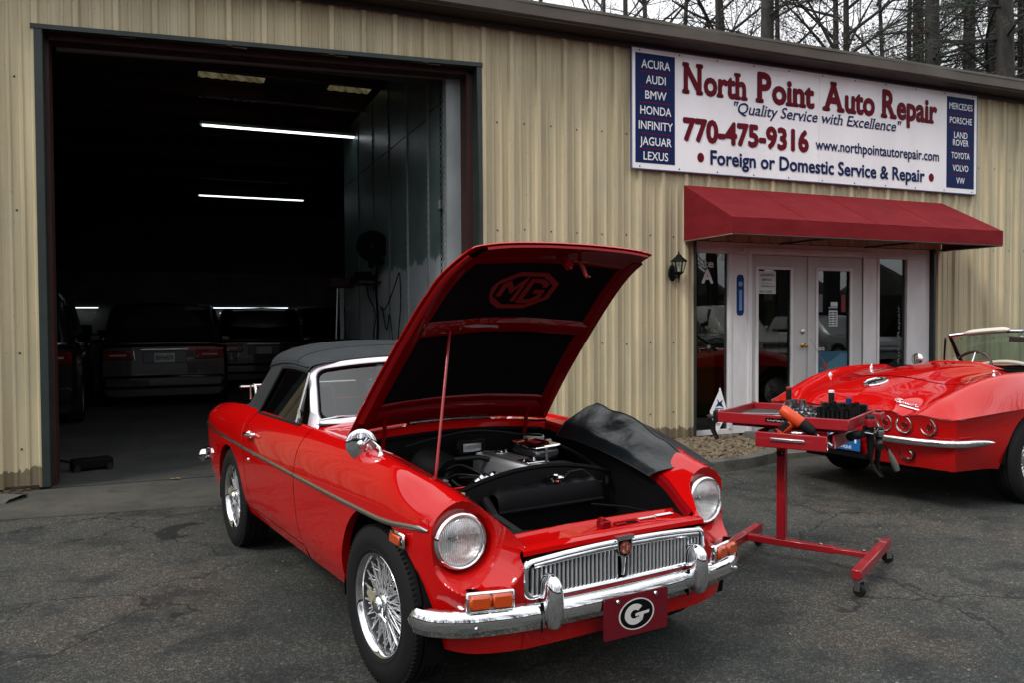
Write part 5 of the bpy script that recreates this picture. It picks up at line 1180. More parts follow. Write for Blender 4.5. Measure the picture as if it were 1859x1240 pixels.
# ---------------------------------------------------------------- engine
eng = MB(); eng.box(-.52, .0, -.16, .16, .34, .60, b=.03); eng.box(-.60, .02, -.10, .20, .45, .64, b=.03); engine = eng.obj('engine_block', m_black, car, 40)
m_bay = mat('bay_dark_metal', (.10, .105, .11), .35, .5)
vcM = T(-.225, .085, .705)
mb = MB(); G = []
for x, s, hz in ((-.27, .75, 0), (-.265, .95, .025), (-.25, 1, .05), (.22, 1, .055), (.24, .97, .03), (.245, .8, 0)):
    G.append([(x, -.070*s, -.03), (x, -.066*s, hz*.6), (x, -.052*s, hz), (x, 0, hz+.006), (x, .052*s, hz), (x, .066*s, hz*.6), (x, .070*s, -.03)])
mb.grid(G, vcM); mb.add([vcM @ Vector(p) for p in G[-1]], [tuple(range(7))]); mb.add([vcM @ Vector(p) for p in G[0]], [tuple(range(6, -1, -1))])
vc = mb.obj('valve_cover', mat('ribbed_alloy', (.42, .44, .46), .3, .7), car, 40, fix=True)
for k in range(9):
    mb = MB(); mb.box(-.20, .20, -.0018, .0018, .054, .062, vcM @ T(0, -.044+.011*k, 0)); mb.obj('rib', m_alu, vc)
mb = MB(); mb.lathe([(.028, 0), (.030, .010), (.022, .014), (0, .016)], 20, vcM @ T(-.12, 0, .058), axis='Z'); mb.box(-.018, .018, -.004, .004, .014, .022, vcM @ T(-.12, 0, .058)); mb.obj('oil_filler_cap', m_chrome, vc, 40)
mb = MB(); mb.box(.10, .20, -.045, .045, .060, .066, vcM, b=.002); mb.obj('maker_plate', m_chrome, vc, 40)
mb = MB(); mb.tube([(-.34, .03, .74), (-.36, -.02, .755), (-.42, -.16, .745), (-.50, -.26, .72)], .012, 8); mb.tube([(-.05, -.03, .70), (-.12, -.13, .71), (-.26, -.18, .69)], .006, 6); mb.tube([(-.1, -.14, .62), (-.3, -.17, .65), (-.4, -.2, .7)], .006, 6); mb.tube([(.0, -.2, .60), (.10, -.25, .66), (.22, -.28, .62), (.30, -.2, .55)], .018, 8); mb.tube([(.02, .10, .64), (.06, .20, .69), (.09, .36, .67)], .005, 6); mb.obj('hose', m_blk_pl, car, 40, kind='stuff')
# air filters and carburettor on the car's left side
afM = T(-.275, .245, .775) @ RX(.04)
mb = MB(); mb.box(-.125, .105, -.060, .072, -.030, .022, afM, b=.016); mb.obj('air_filter', mat('filter_mesh', (.10, .10, .105), .4, .8), car, 40)
mb = MB(); mb.box(-.132, .112, -.067, .078, .022, .038, afM, b=.008); mb.obj('air_filter_lid', m_chrome, car, 40); mb = MB(); mb.box(-.055, .01, -.012, .028, .0382, .0395, afM); mb.obj('filter_badge', m_cart, car)
mb = MB(); mb.box(.1055, .111, -.016, -.002, -.03, .026, afM, b=.001); mb.obj('filter_clip', m_alu, car)
mb = MB()
for dx in (-.08, .06):
    mb.lathe([(.0, -.09), (.020, -.09), (.022, -.06), (.030, -.05), (.034, -.03), (.024, -.03)], 16, afM @ T(dx, -.01, 0), axis='Z'); mb.tube([afM @ Vector((dx, -.01, -.06)), afM @ Vector((dx, -.09, -.08)), afM @ Vector((dx, -.16, -.10))], .020, 10); mb.lathe([(0, 0), (.018, .002), (.018, .03), (.0, .032)], 12, afM @ T(dx+.045, .02, -.065))
    mb.tube([afM @ Vector((dx-.03, .03, -.07)), afM @ Vector((dx+.03, .0, -.04)), afM @ Vector((dx+.06, .03, -.055))], .006, 6)
mb.obj('carburettor', m_alu, car, 40)
mb = MB(); mb.lathe([(.0, -.12), (.045, -.12), (.050, -.10), (.050, -.01), (.052, 0), (.054, .014), (.050, .020), (.040, .020), (.038, .015), (0, .015)], 28, T(-.455, .355, .800), axis='Z'); mb.lathe([(0, 0), (.012, .0), (.012, .03), (0, .03)], 10, T(-.40, .39, .79)); mb.obj('brake_reservoir', m_milky, car, 40)
mb = MB(); mb.tube([(-.46, .14, .70), (-.46, .30, .72), (-.44, .36, .66)], .008, 6); mb.box(-.60, -.45, .2, .45, .5, .62, b=.01); mb.obj('pedal_box', m_black, car, 40)
mb = MB(); mb.lathe([(.0, -.08), (.085, -.08), (.10, -.04), (.10, .05), (.085, .08), (.03, .085), (0, .085)], 28, T(-.44, -.22, .70) @ RZ(.4) @ RY(.3), axis='X'); mb.lathe([(.04, .085), (.042, .11), (.0, .115)], 20, T(-.44, -.22, .70) @ RZ(.4) @ RY(.3), axis='X'); mb.obj('heater_housing', m_bayp, car, 40)
for (x, y, z) in ((-.09, -.165, .72), (-.085, -.115, .725)): mb = MB(); mb.lathe([(0, -.03), (.026, -.03), (.03, -.01), (.024, 0), (.03, .012), (.024, .03), (0, .032)], 16, T(x, y, z-.02) @ RX(.5)); mb.obj('thermostat_clamp', m_chromed, car, 40)
mb = MB(); mb.lathe([(.0, 0), (.035, .0), (.037, .02), (.03, .035), (.012, .04), (.012, .06), (0, .062)], 20, T(.16, -.395, .66), axis='Z'); mb.obj('washer_cap', m_tan, car, 40); mb = MB(); mb.box(.10, .22, -.45, -.34, .50, .655, b=.02); mb.obj('washer_bottle', m_blk_pl, car, 40)
for k, (pts_, r_, m_) in enumerate((([(-.10, -.10, .70), (-.18, -.16, .74), (-.30, -.17, .74), (-.36, -.22, .70)], .005, m_blk_pl), ([(-.06, -.10, .71), (-.16, -.19, .72), (-.26, -.22, .70), (-.33, -.26, .64)], .005, m_blk_pl), ([(-.02, -.10, .69), (-.10, -.21, .68), (-.18, -.27, .66)], .005, m_red),
    ([(-.58, -.30, .80), (-.50, .0, .86), (-.45, .22, .84), (-.30, .30, .84)], .006, m_blk_pl), ([(-.60, .42, .80), (-.30, .45, .76), (.0, .43, .70), (.10, .38, .66)], .009, m_blk_pl), ([(-.5, -.44, .78), (-.2, -.43, .76), (.1, -.40, .70), (.3, -.38, .64)], .008, m_blk_pl), ([(-.2, .16, .70), (-.1, .26, .74), (.02, .30, .72)], .011, m_blk_pl))):
    A_ = spl_basis(np.linspace(0, len(pts_)-1, 24), np.arange(len(pts_))) @ np.array(pts_); mb = MB(); mb.tube([tuple(p) for p in A_], r_, 8); mb.obj('bay_hose', m_, car, 50)
mb = MB(); mb.lathe([(0, 0), (.035, 0), (.037, .05), (.030, .065), (0, .068)], 20, T(-.32, -.25, .62), axis='Z'); mb.obj('distributor', m_blk_pl, car, 40)
mb = MB(); mb.lathe([(0, -.06), (.026, -.06), (.028, .05), (.012, .06), (.012, .075), (0, .078)], 18, T(.0, -.40, .68) @ RY(.4), axis='Z'); mb.obj('ignition_coil', m_alu, car, 40)
mb = MB(); mb.box(-.50, -.40, -.50, -.46, .70, .80, b=.006); mb.obj('voltage_regulator', mat('regulator', (.06, .06, .06), .4), car, 40)
mb = MB(); mb.box(-.56, -.50, -.06, .10, .74, .82, b=.01); mb.obj('heater_box', m_black, car, 40); mb = MB(); mb.box(-.497, -.4965, -.03, .07, .76, .80); mb.obj('data_plate', m_chromed, car)
for x_, y_ in ((-.36, .13), (-.10, .12), (-.08, .05)): mb = MB(); mb.lathe([(0, 0), (.012, 0), (.012, .012), (.006, .014), (.006, .024), (0, .024)], 10, T(x_, y_, .755), axis='Z'); mb.obj('cover_nut', m_chrome, car, 40)
# radiator with diaphragm
mb = MB(); G = []
for y in lin(-.36, .46, 24):
    a = abs(y-.05)/.41; zt = .762-.070*a**2; G.append([(.035, y, zt-.01), (.045, y, zt), (.055, y, zt), (.062, y, zt-.012), (.045, y, .32)])
mb.grid(G); mb.obj('radiator_diaphragm', m_bayp, car, 45)
mb = MB(); mb.tube([(.05, y, .764-.070*(abs(y-.05)/.41)**2) for y in lin(-.36, .46, 24)], .012, 8); mb.obj('diaphragm_rubber', m_blackm, car, 45)
mb = MB(); G = []
for k, y in enumerate(lin(-.27, .27, 40)):
    e = min(1, (1-abs(y)/.27)*9); wob = .004*math.sin(k*.9)
    y0_ = y; y = y+.055; G.append([(.060, y, .55), (.060, y, .655+.02*e+wob), (.078, y, .675+.022*e+wob), (.105, y, .680+.022*e+wob), (.13, y, .672+.022*e), (.14, y, .65+.014*e), (.14, y, .618), (.15, y, .614), (.15, y, .608), (.110, y, .600), (.095, y, .33)])
mb.grid(G); mb.obj('radiator', mat('radiator_black', (.005, .005, .006), .42, spec=.2), car, 40)
mb = MB(); mb.lathe([(.022, 0), (.022, .010), (.034, .012), (.036, .020), (.030, .026), (.012, .028), (.010, .033), (0, .034)], 24, T(.105, .095, .704), axis='Z'); mb.box(-.040, .040, -.007, .007, .016, .023, T(.105, .095, .704) @ RZ(.5), b=.002); mb.obj('radiator_cap', m_chrome, car, 40)
mb = MB(); mb.tube([(.10, .13, .708), (.09, .18, .735), (.09, .25, .737), (.10, .30, .70)], .005, 6); mb.obj('overflow_pipe', m_blk_pl, car, 40)
mb = MB(); mb.tube([(.17, .24, .60), (.30, .33, .60), (.46, .36, .60)], .005, 6); mb.tube([(.46, -.36, .60), (.3, -.30, .585), (.17, -.24, .58)], .012, 6); mb.obj('stay_bar', m_black, car, 40, kind='stuff')
mb = MB(); mb.tube([(.28, -.41, .70), (.33, -.36, .62), (.40, -.30, .60), (.46, -.2, .60)], .011, 8); mb.box(.20, .23, -.44, -.40, .68, .72, b=.004); mb.obj('wiring_loom', m_blk_pl, car, 40)
# ---------------------------------------------------------------- vinyl wing cover draped over the far wing
CM = car.matrix_basis.copy() if False else (T(.0495, 3.5342, 0) @ RZ(-1.0097))
def cover(u, v):
    """u 0..1 rear to front along the wing, v 0..1 from the inner skirt to the outer edge"""
    x0 = -.40+.755*u; s = min(x0, .45); yi, zi = .505-.05*u, .868-.125*u**1.6
    prof = [(-.050, -.060+.02*u), (-.015, .004), (.045, .046), (.095, .086), (.135, .104), (.150, .088), (.24, .040)]
    f = v*(len(prof)-1); k = min(int(f), len(prof)-2); f -= k
    dy = prof[k][0]*(1-f)+prof[k+1][0]*f; dz = prof[k][1]*(1-f)+prof[k+1][1]*f
    sc2 = 1-.62*u**1.3
    wr = .007*math.sin(u*8+v*6)*math.sin(PI*v)*(1-u*.5)+.004*math.sin(u*15-v*7)*math.sin(PI*v)+.006*math.exp(-((u-.42)/.05)**2)*math.cos(v*9)*math.sin(PI*v)+.003*math.sin(u*27+v*9)*math.sin(PI*v)
    x = x0+(.16*v)*(1-u)*.9+.10*v*u
    return Vector((x, yi+dy, zi+dz*sc2+wr+.006))
mb = MB(); nu, nv_ = 60, 36
G = [[cover(i/nu, j/nv_) for j in range(nv_+1)] for i in range(nu+1)]
mb.grid(G); G2 = [[p+Vector((0, .0005, -.0015)) for p in r_] for r_ in G]; mb.grid(G2, flip=True)
rimL = [(0, j) for j in range(nv_+1)]+[(i, nv_) for i in range(1, nu+1)]+[(nu, j) for j in range(nv_-1, -1, -1)]+[(i, 0) for i in range(nu-1, -1, -1)]
mb.grid([[G[i][j], G2[i][j]] for i, j in rimL])
cvr = mb.obj('wing_cover', m_leather, None, 60); cvr.matrix_world = CM; tag(cvr, 'black vinyl work cover draped over the far front wing of the red roadster', 'cover')
mb = MB(); mb.tube([G[i][j] for i, j in rimL], .0022, 6); mb.tube([G[i][24]+Vector((0, 0, .001)) for i in range(nu+1)], .0028, 6); mb.obj('hem', m_leather, cvr, 60)
# ================================================================ SECOND SPORTS CAR (rear axle at x = 0, +x forward)
vet = root('sports_car', 'red open sports car seen from behind with triple round tail lamps and cream sun visors', 'car', (3.4735, 6.8136, 0), .5003)
vx = [-.985, -.93, -.84, -.72, -.55, -.32, 0, .35, .75, 1.20, 1.7, 2.2, 2.6, 3.0, 3.35]
vy0 = dict(z0=[.718, .745, .800, .850, .905, .958, 1.000, 1.020, 1.010, .96, .96, .95, .90, .80, .68],     # centre line
           zv=[.715, .738, .785, .828, .872, .915, .945, .960, .955, .93, .93, .92, .87, .78, .68],        # valley
           zp=[.708, .735, .790, .840, .895, .945, .975, .975, .950, .93, .96, .96, .90, .80, .67],        # fender peak
           yp=[.58, .62, .66, .685, .705, .715, .715, .70, .68, .68, .70, .71, .69, .64, .56],
           zc=[.685, .690, .697, .705, .715, .726, .735, .735, .725, .72, .72, .72, .70, .68, .64],        # crease
           yc=[.80, .845, .870, .882, .890, .895, .895, .885, .870, .865, .88, .88, .86, .80, .66])
VKV = [0, .22, .44, .60, .72, .86, 1.0]
vnet = []
for i, x in enumerate(vx):
    g = {k: v[i] for k, v in vy0.items()}
    cx_ = [0, 0, .004, .012, .022, .040, .075] if i == 0 else [0, 0, .003, .008, .014, .02, .03] if i == 1 else [0]*7
    ym = g['yp']+(g['yc']-g['yp'])*.55
    vnet.append([(x+cx_[0], 0, g['z0']), (x+cx_[1], .22, g['z0']-.010), (x+cx_[2], .43, g['zv']), (x+cx_[3], g['yp']-.09, g['zp']-.018), (x+cx_[4], g['yp'], g['zp']), (x+cx_[5], ym, g['zp']-(g['zp']-g['zc'])*.42), (x+cx_[6], g['yc'], g['zc'])])
vtop = Net(vx, VKV, vnet)
VA = [(.06, .335, .385), (2.49, .335, .375)]
vs_ = np.array(lin(-.985, .42, 70)); vv1 = np.linspace(0, 1, 44)
def vgrid(s_): return [[tuple(p) for p in vtop(np.full(len(vv1), s), vv1)] for s in s_]
mb = MB()
for sy in (1, -1):
    Mm = None if sy > 0 else MIR; mb.grid(vgrid(lin(-.985, .44, 70)), Mm, flip=sy < 0); mb.grid(vgrid(lin(1.62, 3.35, 50)), Mm, flip=sy < 0)
    # sill tops beside the cockpit
    G = []
    for s in lin(.44, 1.62, 20): G.append([tuple(p) for p in vtop(np.full(16, s), np.linspace(.60, 1, 16))])
    mb.grid(G, Mm, flip=sy < 0)
mb.obj('upper_body', m_redv, vet, 32)
# below the crease: rear, corner and flanks as one loft along the plan line of the crease
ring = [(-.985, 0), (-.985, .20), (-.983, .40), (-.972, .58), (-.945, .70), (-.910, .80), (-.86, .852)]
def vside(side):
    """list of (crease point, inward normal)"""
    pts = []
    for v in np.linspace(0, 1, 40): p = vtop(np.array([-.985]), np.array([v]))[0]; pts.append(Vector(p))
    for s in lin(-.97, 3.35, 150): pts.append(Vector(vtop(np.array([s]), np.array([1.]))[0]))
    return pts
cps = vside(1); G = []
for i, p in enumerate(cps):
    t = (cps[min(i+1, len(cps)-1)]-cps[max(i-1, 0)]); nn = Vector((t.y, -t.x)).normalized() if t.length > 0 else Vector((1, 0))
    inn = Vector((-nn.x, -nn.y))
    if inn.x*(1 if i < 30 else 0)+(-inn.y if i >= 30 else 0) < 0: inn = -inn
    rear = 1 if p.x < -.5 else max(0, 1-(p.x+.5)/.5); zb = .20 if p.x > .3 else ip(p.x, [-1, -.4, .3], [.315, .30, .20])
    az = None
    for cx_, cz, r_ in VA:
        if abs(p.x-cx_) < r_ and p.y > .7: az = cz+math.sqrt(r_*r_-(p.x-cx_)**2)
    zb2 = max(zb, az) if az else zb; row = []
    for f in (0, .02, .06, .18, .34, .5, .66, .82, .94, 1):
        z = p.z+(zb2-p.z)*f; d = (p.z-z)
        off = .006*min(1, d/.01) + .030*min(1, d/.09)*rear+ .055*max(0, (d-.20)/.2)**1.5*rear+ (.012*math.sin(min(1, d/.25)*PI/2)+.05*max(0, (d-.3)/.25)**2)*(1-rear)
        row.append((p.x+inn.x*off, p.y+inn.y*off, z))
    row.append((row[-1][0]+inn.x*.04, row[-1][1]+inn.y*.04, row[-1][2])); G.append(row)
mb = MB(); mb.grid(G); mb.grid(G, MIR, flip=True); mb.obj('lower_body', m_redv, vet, 32)
def rearpt(y, z):
    """point on the rear panel"""
    best = min(range(60), key=lambda i: abs(G[i][0][1]-abs(y))); r_ = G[best]; k = min(range(len(r_)-1), key=lambda j: abs(r_[j][2]-z)); zs = [q[2] for q in r_[:-1]][::-1]; xs_ = [q[0] for q in r_[:-1]][::-1]
    return ip(z, zs, xs_)
for k, y in enumerate((-.33, -.485, -.66, .33, .485, .66)):
    z = .625; x = rearpt(y, z); M_ = T(x, y, z) @ RZ(-.0 if abs(y) < .5 else (-.14 if y > 0 else .14)*-1)
    mb = MB(); mb.lathe([(.064, .01), (.066, -.004), (.064, -.012), (.058, -.014), (.053, -.008), (.052, .004)], 36, M_, axis='X'); tl = mb.obj('tail_lamp', m_chromed, vet, 50)
    mb = MB(); mb.lathe([(.054, .0), (.050, .006), (.03, .018), (.0, .02)], 32, M_, axis='X'); mb.obj('lens', mat('dark_red_lens', (.022, .001, .002), .12, coat=1), tl, 40)
    mb = MB(); mb.lathe([(.026, .008), (.027, -.002), (.022, -.005), (.0, -.004)], 24, M_, axis='X'); mb.obj('reflector_disc', mat('deep_red_lens', (.10, .004, .006), .1, coat=1), tl, 40)
# bumpers, plate, exhaust ports
for sy in (1, -1):
    pth = [(-.985, .17), (-1.01, .22), (-1.01, .40), (-.995, .58), (-.96, .72), (-.90, .83), (-.80, .885), (-.66, .915), (-.58, .922)]; n_ = len(pth); A_ = spl_basis(np.linspace(0, n_-1, 60), np.arange(n_)) @ np.array(pth); Gb = []
    for i, (x, y) in enumerate(A_):
        d = A_[min(i+1, 59)]-A_[max(i-1, 0)]; t = Vector((d[0], d[1])).normalized(); nn = Vector((-t.y, t.x)); nn = nn if nn.x < 0 or nn.y > 0 and x > -.8 else -nn
        e = math.sin(min(1, min(i, 59-i)/14)*PI/2)*.7+.3
        Gb.append([(x+nn.x*o_, (y+nn.y*o_)*sy, .512+dz*e+.008*(i/59)) for dz, o_ in ((.026, -.02), (.028, -.004), (.020, .010), (.006, .016), (-.010, .012), (-.024, .002), (-.026, -.02))])
    mb = MB(); mb.grid(Gb); mb.obj('rear_bumper', m_chrome, vet, 50, fix=True)
    mb = MB(); mb.lathe([(.052, .012), (.056, -.004), (.052, -.010), (.046, -.004), (.045, .03), (.0, .034)], 28, T(rearpt(.49, .405)+.004, .49*sy, .405) @ S3(1, 1.15, .85), axis='X'); mb.obj('exhaust_port', m_blk_pl, vet, 40)
    mb = MB(); mb.lathe([(.0, .05), (.032, .05), (.036, .0), (.032, -.002), (.030, .04)], 24, T(rearpt(.49, .405)+.0, .50*sy, .400), axis='X'); mb.obj('exhaust_pipe', m_chromed, vet, 40)
mb = MB(); mb.box(-.008, .0, -.152, .152, -.076, .076, T(-1.0, 0, .455), b=.004); vp = mb.obj('number_plate', m_plate_b, vet)
VPM = T(-1.0095, 0, .455) @ RZ(-PI/2) @ RX(PI/2)
text_mb('OU 1', .25, .062, bold=.02, M=VPM @ T(-.125, -.012, 0)).obj('lettering', m_srl, vp); text_mb('ANTIQUE', .15, .02, bold=.02, M=VPM @ T(-.07, -.058, 0)).obj('lettering', m_srl, vp)
mb = MB(); mb.box(-1.0, -.93, -.2, .2, .33, .36); mb.obj('plate_recess', m_blackm, vet)
# fuel lid with crossed ring, script, aerial
def vt_(x, y): 
    q = vtop(np.full(40, x), np.linspace(0, 1, 40)); return ip(abs(y), [p[1] for p in q], [p[2] for p in q])
def vn_(x, y): e = .02; return Vector((-(vt_(x+e, y)-vt_(x-e, y))/(2*e), -(vt_(x, y+e)-vt_(x, y-e))/(2*e), 1)).normalized()
def on(x, y): n_ = vn_(x, y); X_ = (Vector((1, 0, 0))-n_*n_.x).normalized(); Y_ = n_.cross(X_); return Matrix(((X_.x, Y_.x, n_.x, x), (X_.y, Y_.y, n_.y, y), (X_.z, Y_.z, n_.z, vt_(x, y)), (0, 0, 0, 1)))
mb = MB(); mb.lathe([(.098, -.004), (.098, .006), (.090, .012), (.082, .010), (.080, .006)], 40, on(-.60, .02), axis='Z'); fl = mb.obj('fuel_lid', m_chrome, vet, 40); mb = MB(); mb.lathe([(.080, .006), (.04, .009), (0, .010)], 36, on(-.60, .02), axis='Z'); mb.obj('lid_disc', m_chromed, fl, 40)
mb = MB(); mb.tube([on(-.60, .02) @ Vector((a, b_, .013)) for a, b_ in ((-.05, -.03), (0, .0), (.05, .03))], .005, 6); mb.tube([on(-.60, .02) @ Vector((a, b_, .013)) for a, b_ in ((-.05, .03), (0, .0), (.05, -.03))], .005, 6); mb.obj('lid_emblem', m_blk_pl, fl, 40)
SMx = on(-.875, -.46) @ RZ(-PI/2)
mb = MB(); q = [(-.105, -.004), (-.112, .018), (-.090, .036), (-.060, .036), (-.085, .02), (-.098, .0), (-.080, -.012), (-.060, .004), (-.052, -.008), (-.040, .010), (-.030, -.006), (-.020, .010), (-.010, -.006), (0, .010), (.010, -.006), (.022, .012), (.03, -.004), (.042, .024), (.048, -.004), (.058, .024), (.066, .0), (.09, .002)]
mb.tube([SMx @ Vector((a, b_*.9, .008)) for a, b_ in q], .0042, 6); mb.prism([(-.045, -.034), (.112, -.030), (.112, -.016), (-.045, -.020)], .002, .006, SMx); sc_ = mb.obj('script_emblem', m_chrome, vet, 40)
mb = MB(); am = on(-.42, .62); mb.lathe([(.022, 0), (.018, .008), (.008, .022), (.004, .03)], 14, am, axis='Z'); mb.obj('aerial_base', m_chrome, vet, 40)
b0 = am @ Vector((0, 0, .02)); mb = MB(); mb.tube([b0, b0+Vector((-.02, .205, .30))], [.0025, .0012], 6); mb.obj('aerial', mat('aerial_dark', (.08, .02, .02), .4), vet)
mb = MB(); mb.lathe([(.018, 0), (.016, .01), (.006, .02), (.010, .028), (.0, .04)], 12, on(.10, .60), axis='Z'); mb.obj('roof_catch', m_chrome, vet, 40)
mb = MB(); mb.lathe([(.02, 0), (.016, .012), (.008, .02), (.012, .035), (.006, .045), (.0, .047)], 12, on(.05, -.55), axis='Z'); mb.tube([on(.05, -.55) @ Vector((0, -.05, .012)), on(.05, -.55) @ Vector((0, .05, .012))], .008, 8); mb.obj('roof_catch', m_chrome, vet, 40)
# deck lid line, cockpit rear edge
mb = MB(); pts = [(x, .555+.02*math.sin(x)) for x in lin(-.42, .40, 16)]
for sy in (1, -1): mb.tube([(x, y*sy, vt_(x, y)-.0015) for x, y in pts], .0035, 5)
mb.tube([(-.42-.02*(1-(y/.555)**2), y, vt_(-.42, y)-.0015) for y in lin(-.555, .555, 24)], .0035, 5); mb.obj('deck_lid_gap', m_blackm, vet)
mb = MB(); mb.tube([(.445, y, vt_(.445, y)+.0) for y in lin(-.62, .62, 24)], .012, 8); mb.obj('cockpit_rim', m_redv, vet, 40)
mb = MB(); mb.box(.42, 1.64, -.68, .68, .22, .26); mb.box(.40, .44, -.66, .66, .26, .98); mb.box(1.62, 1.66, -.66, .66, .26, .94); mb.box(.44, 1.62, .655, .69, .26, .90); mb.box(.44, 1.62, -.69, -.655, .26, .90); mb.obj('cockpit_tub', m_blackm, vet)
for y in (.34, -.34): mb = MB(); mb.box(.75, 1.25, y-.24, y+.24, .30, .48, b=.05); mb.box(-.06, .06, y-.23, y+.23, 0, .46, T(.72, 0, .44) @ RY(-.22), b=.05); mb.obj('seat', m_blk_pl, vet, 40)
mb = MB(); mb.box(1.50, 1.66, -.66, .66, .72, .93, b=.03); mb.obj('dashboard', m_blackm, vet, 40)
mb = MB(); q = T(1.22, .36, .90) @ RY(R(-68)); mb.tube([q @ Vector((.195*math.cos(a), .195*math.sin(a), 0)) for a in [2*PI*k/40 for k in range(40)]], .013, 8, close=True); sw_ = mb.obj('steering_wheel', mat('dark_wood_rim', (.05, .015, .008), .25, coat=.5), vet, 40)
mb = MB()
for a in (0, 2.1, 4.2): mb.tube([q @ Vector((0, 0, .02)), q @ Vector((.19*math.cos(a), .19*math.sin(a), 0))], .010, 6)
mb.lathe([(.045, .0), (.04, .03), (0, .035)], 20, q, axis='Z'); mb.tube([q @ Vector((0, 0, 0)), q @ Vector((0, 0, .3))], .025, 8); mb.obj('wheel_spokes', m_chromed, sw_, 40)
mb = MB(); mb.tube([(1.45, .60-.9*k/12, .88+.11*math.sin(PI*k/12)) for k in range(13)], .018, 8); mb.obj('dash_hood_trim', m_cream, vet, 40)
# windscreen
def vw(t, v): a = abs(t); return Vector((1.72-.10*a**2-.36*v+.0, (.70-.10*v)*t, .955-.03*a*a+.335*v-.02*v*a*a))
mb = MB(); mb.grid([[vw(t, v) for v in lin(.04, .96, 6)] for t in lin(-.97, .97, 20)]); mb.obj('windscreen_glass', glassmat('screen_glass', (.50, .66, .64)), vet, 50)
mb = MB(); mb.tube([vw(t, 1) for t in lin(-1, 1, 24)], .018, 8); mb.obj('windscreen_header', m_chrome, vet, 40)
for sy in (1, -1): 
    mb = MB(); mb.tube([vw(sy, v)+Vector((0, 0, 0)) for v in lin(1, 0, 8)], [.017, .017, .018, .019, .02, .022, .024, .026], 8); mb.obj('windscreen_pillar', m_blk_pl, vet, 40)
    a, c_ = vw(sy, 1), vw(sy, 0)
    mb = MB(); mb.tube([a+Vector((-.07, 0, -.03)), c_+Vector((-.30, 0, 0))], .010, 6); mb.obj('quarter_frame', m_blk_pl, vet, 40)
    mb = MB(); G2 = []
    for k in range(13):
        t = sy*(.12+.66*k/12); a = vw(t, .97); e = math.sin(min(1, min(k, 12-k)/2)*PI/2)*.6+.4
        G2.append([a+Vector((-.02+.055*math.cos(R(b_))*e, 0, .022+.030*math.sin(R(b_))*e-.01*(k/12))) for b_ in range(0, 361, 30)])
    mb.grid(G2); mb.add(G2[0], [tuple(range(12))]); mb.add(G2[-1], [tuple(range(12))]); mb.obj('sun_visor', m_cream, vet, 50, fix=True)
mb = MB(); mb.box(-.012, .012, -.11, .11, -.030, .030, T(1.40, .0, 1.21), b=.010); mb.tube([(1.41, 0, 1.23), (1.42, 0, 1.29)], .008, 6); mr_ = mb.obj('rear_view_mirror', m_chromed, vet, 40); mb = MB(); mb.box(-.0135, -.0125, -.10, .10, -.022, .022, T(1.40, 0, 1.21)); mb.obj('mirror_glass', m_steel, mr_)
mb = MB(); mb.lathe([(0, -.012), (.045, -.008), (.062, .004), (.060, .016), (.0, .022)], 28, T(1.30, .98, .985), axis='X'); mb.tube([(1.32, .98, .95), (1.34, .92, .91), (1.34, .88, .90)], .008, 6); mb.obj('door_mirror', mat('mirror_bright', (.85, .85, .86), .12, 1), vet, 40)
# wheels
tp = [(.20, -.09), (.235, -.100), (.28, -.102), (.315, -.09), (.328, -.075)]
for yy in (-.07, -.045, -.043, -.035, -.033, -.012, -.010, -.002, 0, .022, .024, .032, .034, .055, .057, .065, .067): tp.append((.340-(.008 if yy in (-.043, -.035, -.010, -.002, .024, .032, .057, .065) else 0)-.5*yy*yy, yy))
tp += [(.328, .075), (.315, .09), (.28, .102), (.235, .100), (.20, .09)]
mb = MB(); mb.lathe(tp, 72); tm = mb.mesh('tyre', m_rub, 35)
mb = MB(); mb.lathe([(.20, .09), (.19, .085), (.18, .05), (.175, .02), (.16, .0), (.12, .015), (.10, .02), (.06, .03), (.055, .05), (.035, .06), (0, .062)], 48)
for k in range(20): mb.box(-.006, .006, .0, .025, .06, .165, RY(2*PI*k/20))
rm_ = mb.mesh('wheel', m_chrome, 40)
for x in (0, 2.49):
    for sy in (1, -1):
        o = inst(rm_, 'wheel', vet, T(x+(.07 if x == 0 else 0), .775*sy, .340) @ S3(1, sy, 1)); inst(tm, 'tyre', o)
        mb = MB(); aa = [R(q) for q in range(-5, 186, 6)]; mb.grid([[(x+(.06 if x == 0 else 0)+r2*math.cos(a), y2*sy, .335+r2*math.sin(a)) for r2, y2 in ((.382, .862), (.41, .56), (.01, .55))] for a in aa]); mb.obj('wheel_well', m_blackm, vet, 40)
mb = MB(); mb.box(-.85, 3.2, -.50, .50, .27, .33); mb.box(.5, 2.1, -.80, .80, .15, .21); mb.obj('floor_pan', m_blackm, vet)
# ================================================================ TOOL CART
cart = root('tool_cart', 'red rolling work table with open tray of tools and a half open drawer', 'tool cart', (1.59, 4.72, 0), -.6236)
def cbox(name, m, a, b=.004, M=None, parent=None): mb = MB(); mb.box(*a, M, b=b); return mb.obj(name, m, parent or cart, 40)
cbox('base_leg', m_cart, (-.245, -.195, -.42, .20, .085, .135)); cbox('base_leg', m_cart, (.475, .525, -.46, .27, .085, .135))
cbox('cross_bar', m_cart, (-.195, .30, -.085, -.040, .092, .130)); cbox('cross_bar', m_cart, (.20, .475, -.080, -.045, .097, .125))
for x, y in ((-.22, -.06), (.02, -.06), (.22, -.055), (.45, -.06)): mb = MB(); mb.lathe([(.010, 0), (.010, .006), (.005, .008), (.005, .014), (0, .014)], 10, T(x, y, .130), axis='Z'); mb.obj('bolt', m_steel, cart)
cbox('post', m_cart, (-.022, .028, -.085, -.035, .13, .66)); cbox('inner_post', m_blackm, (-.012, .020, -.078, -.042, .64, .80)); 
mb = MB(); mb.lathe([(.006, 0), (.016, .01), (.016, .025), (0, .027)], 12, T(.003, -.085, .63) @ S3(1, -1, 1)); mb.obj('lock_knob', m_blk_pl, cart, 40)
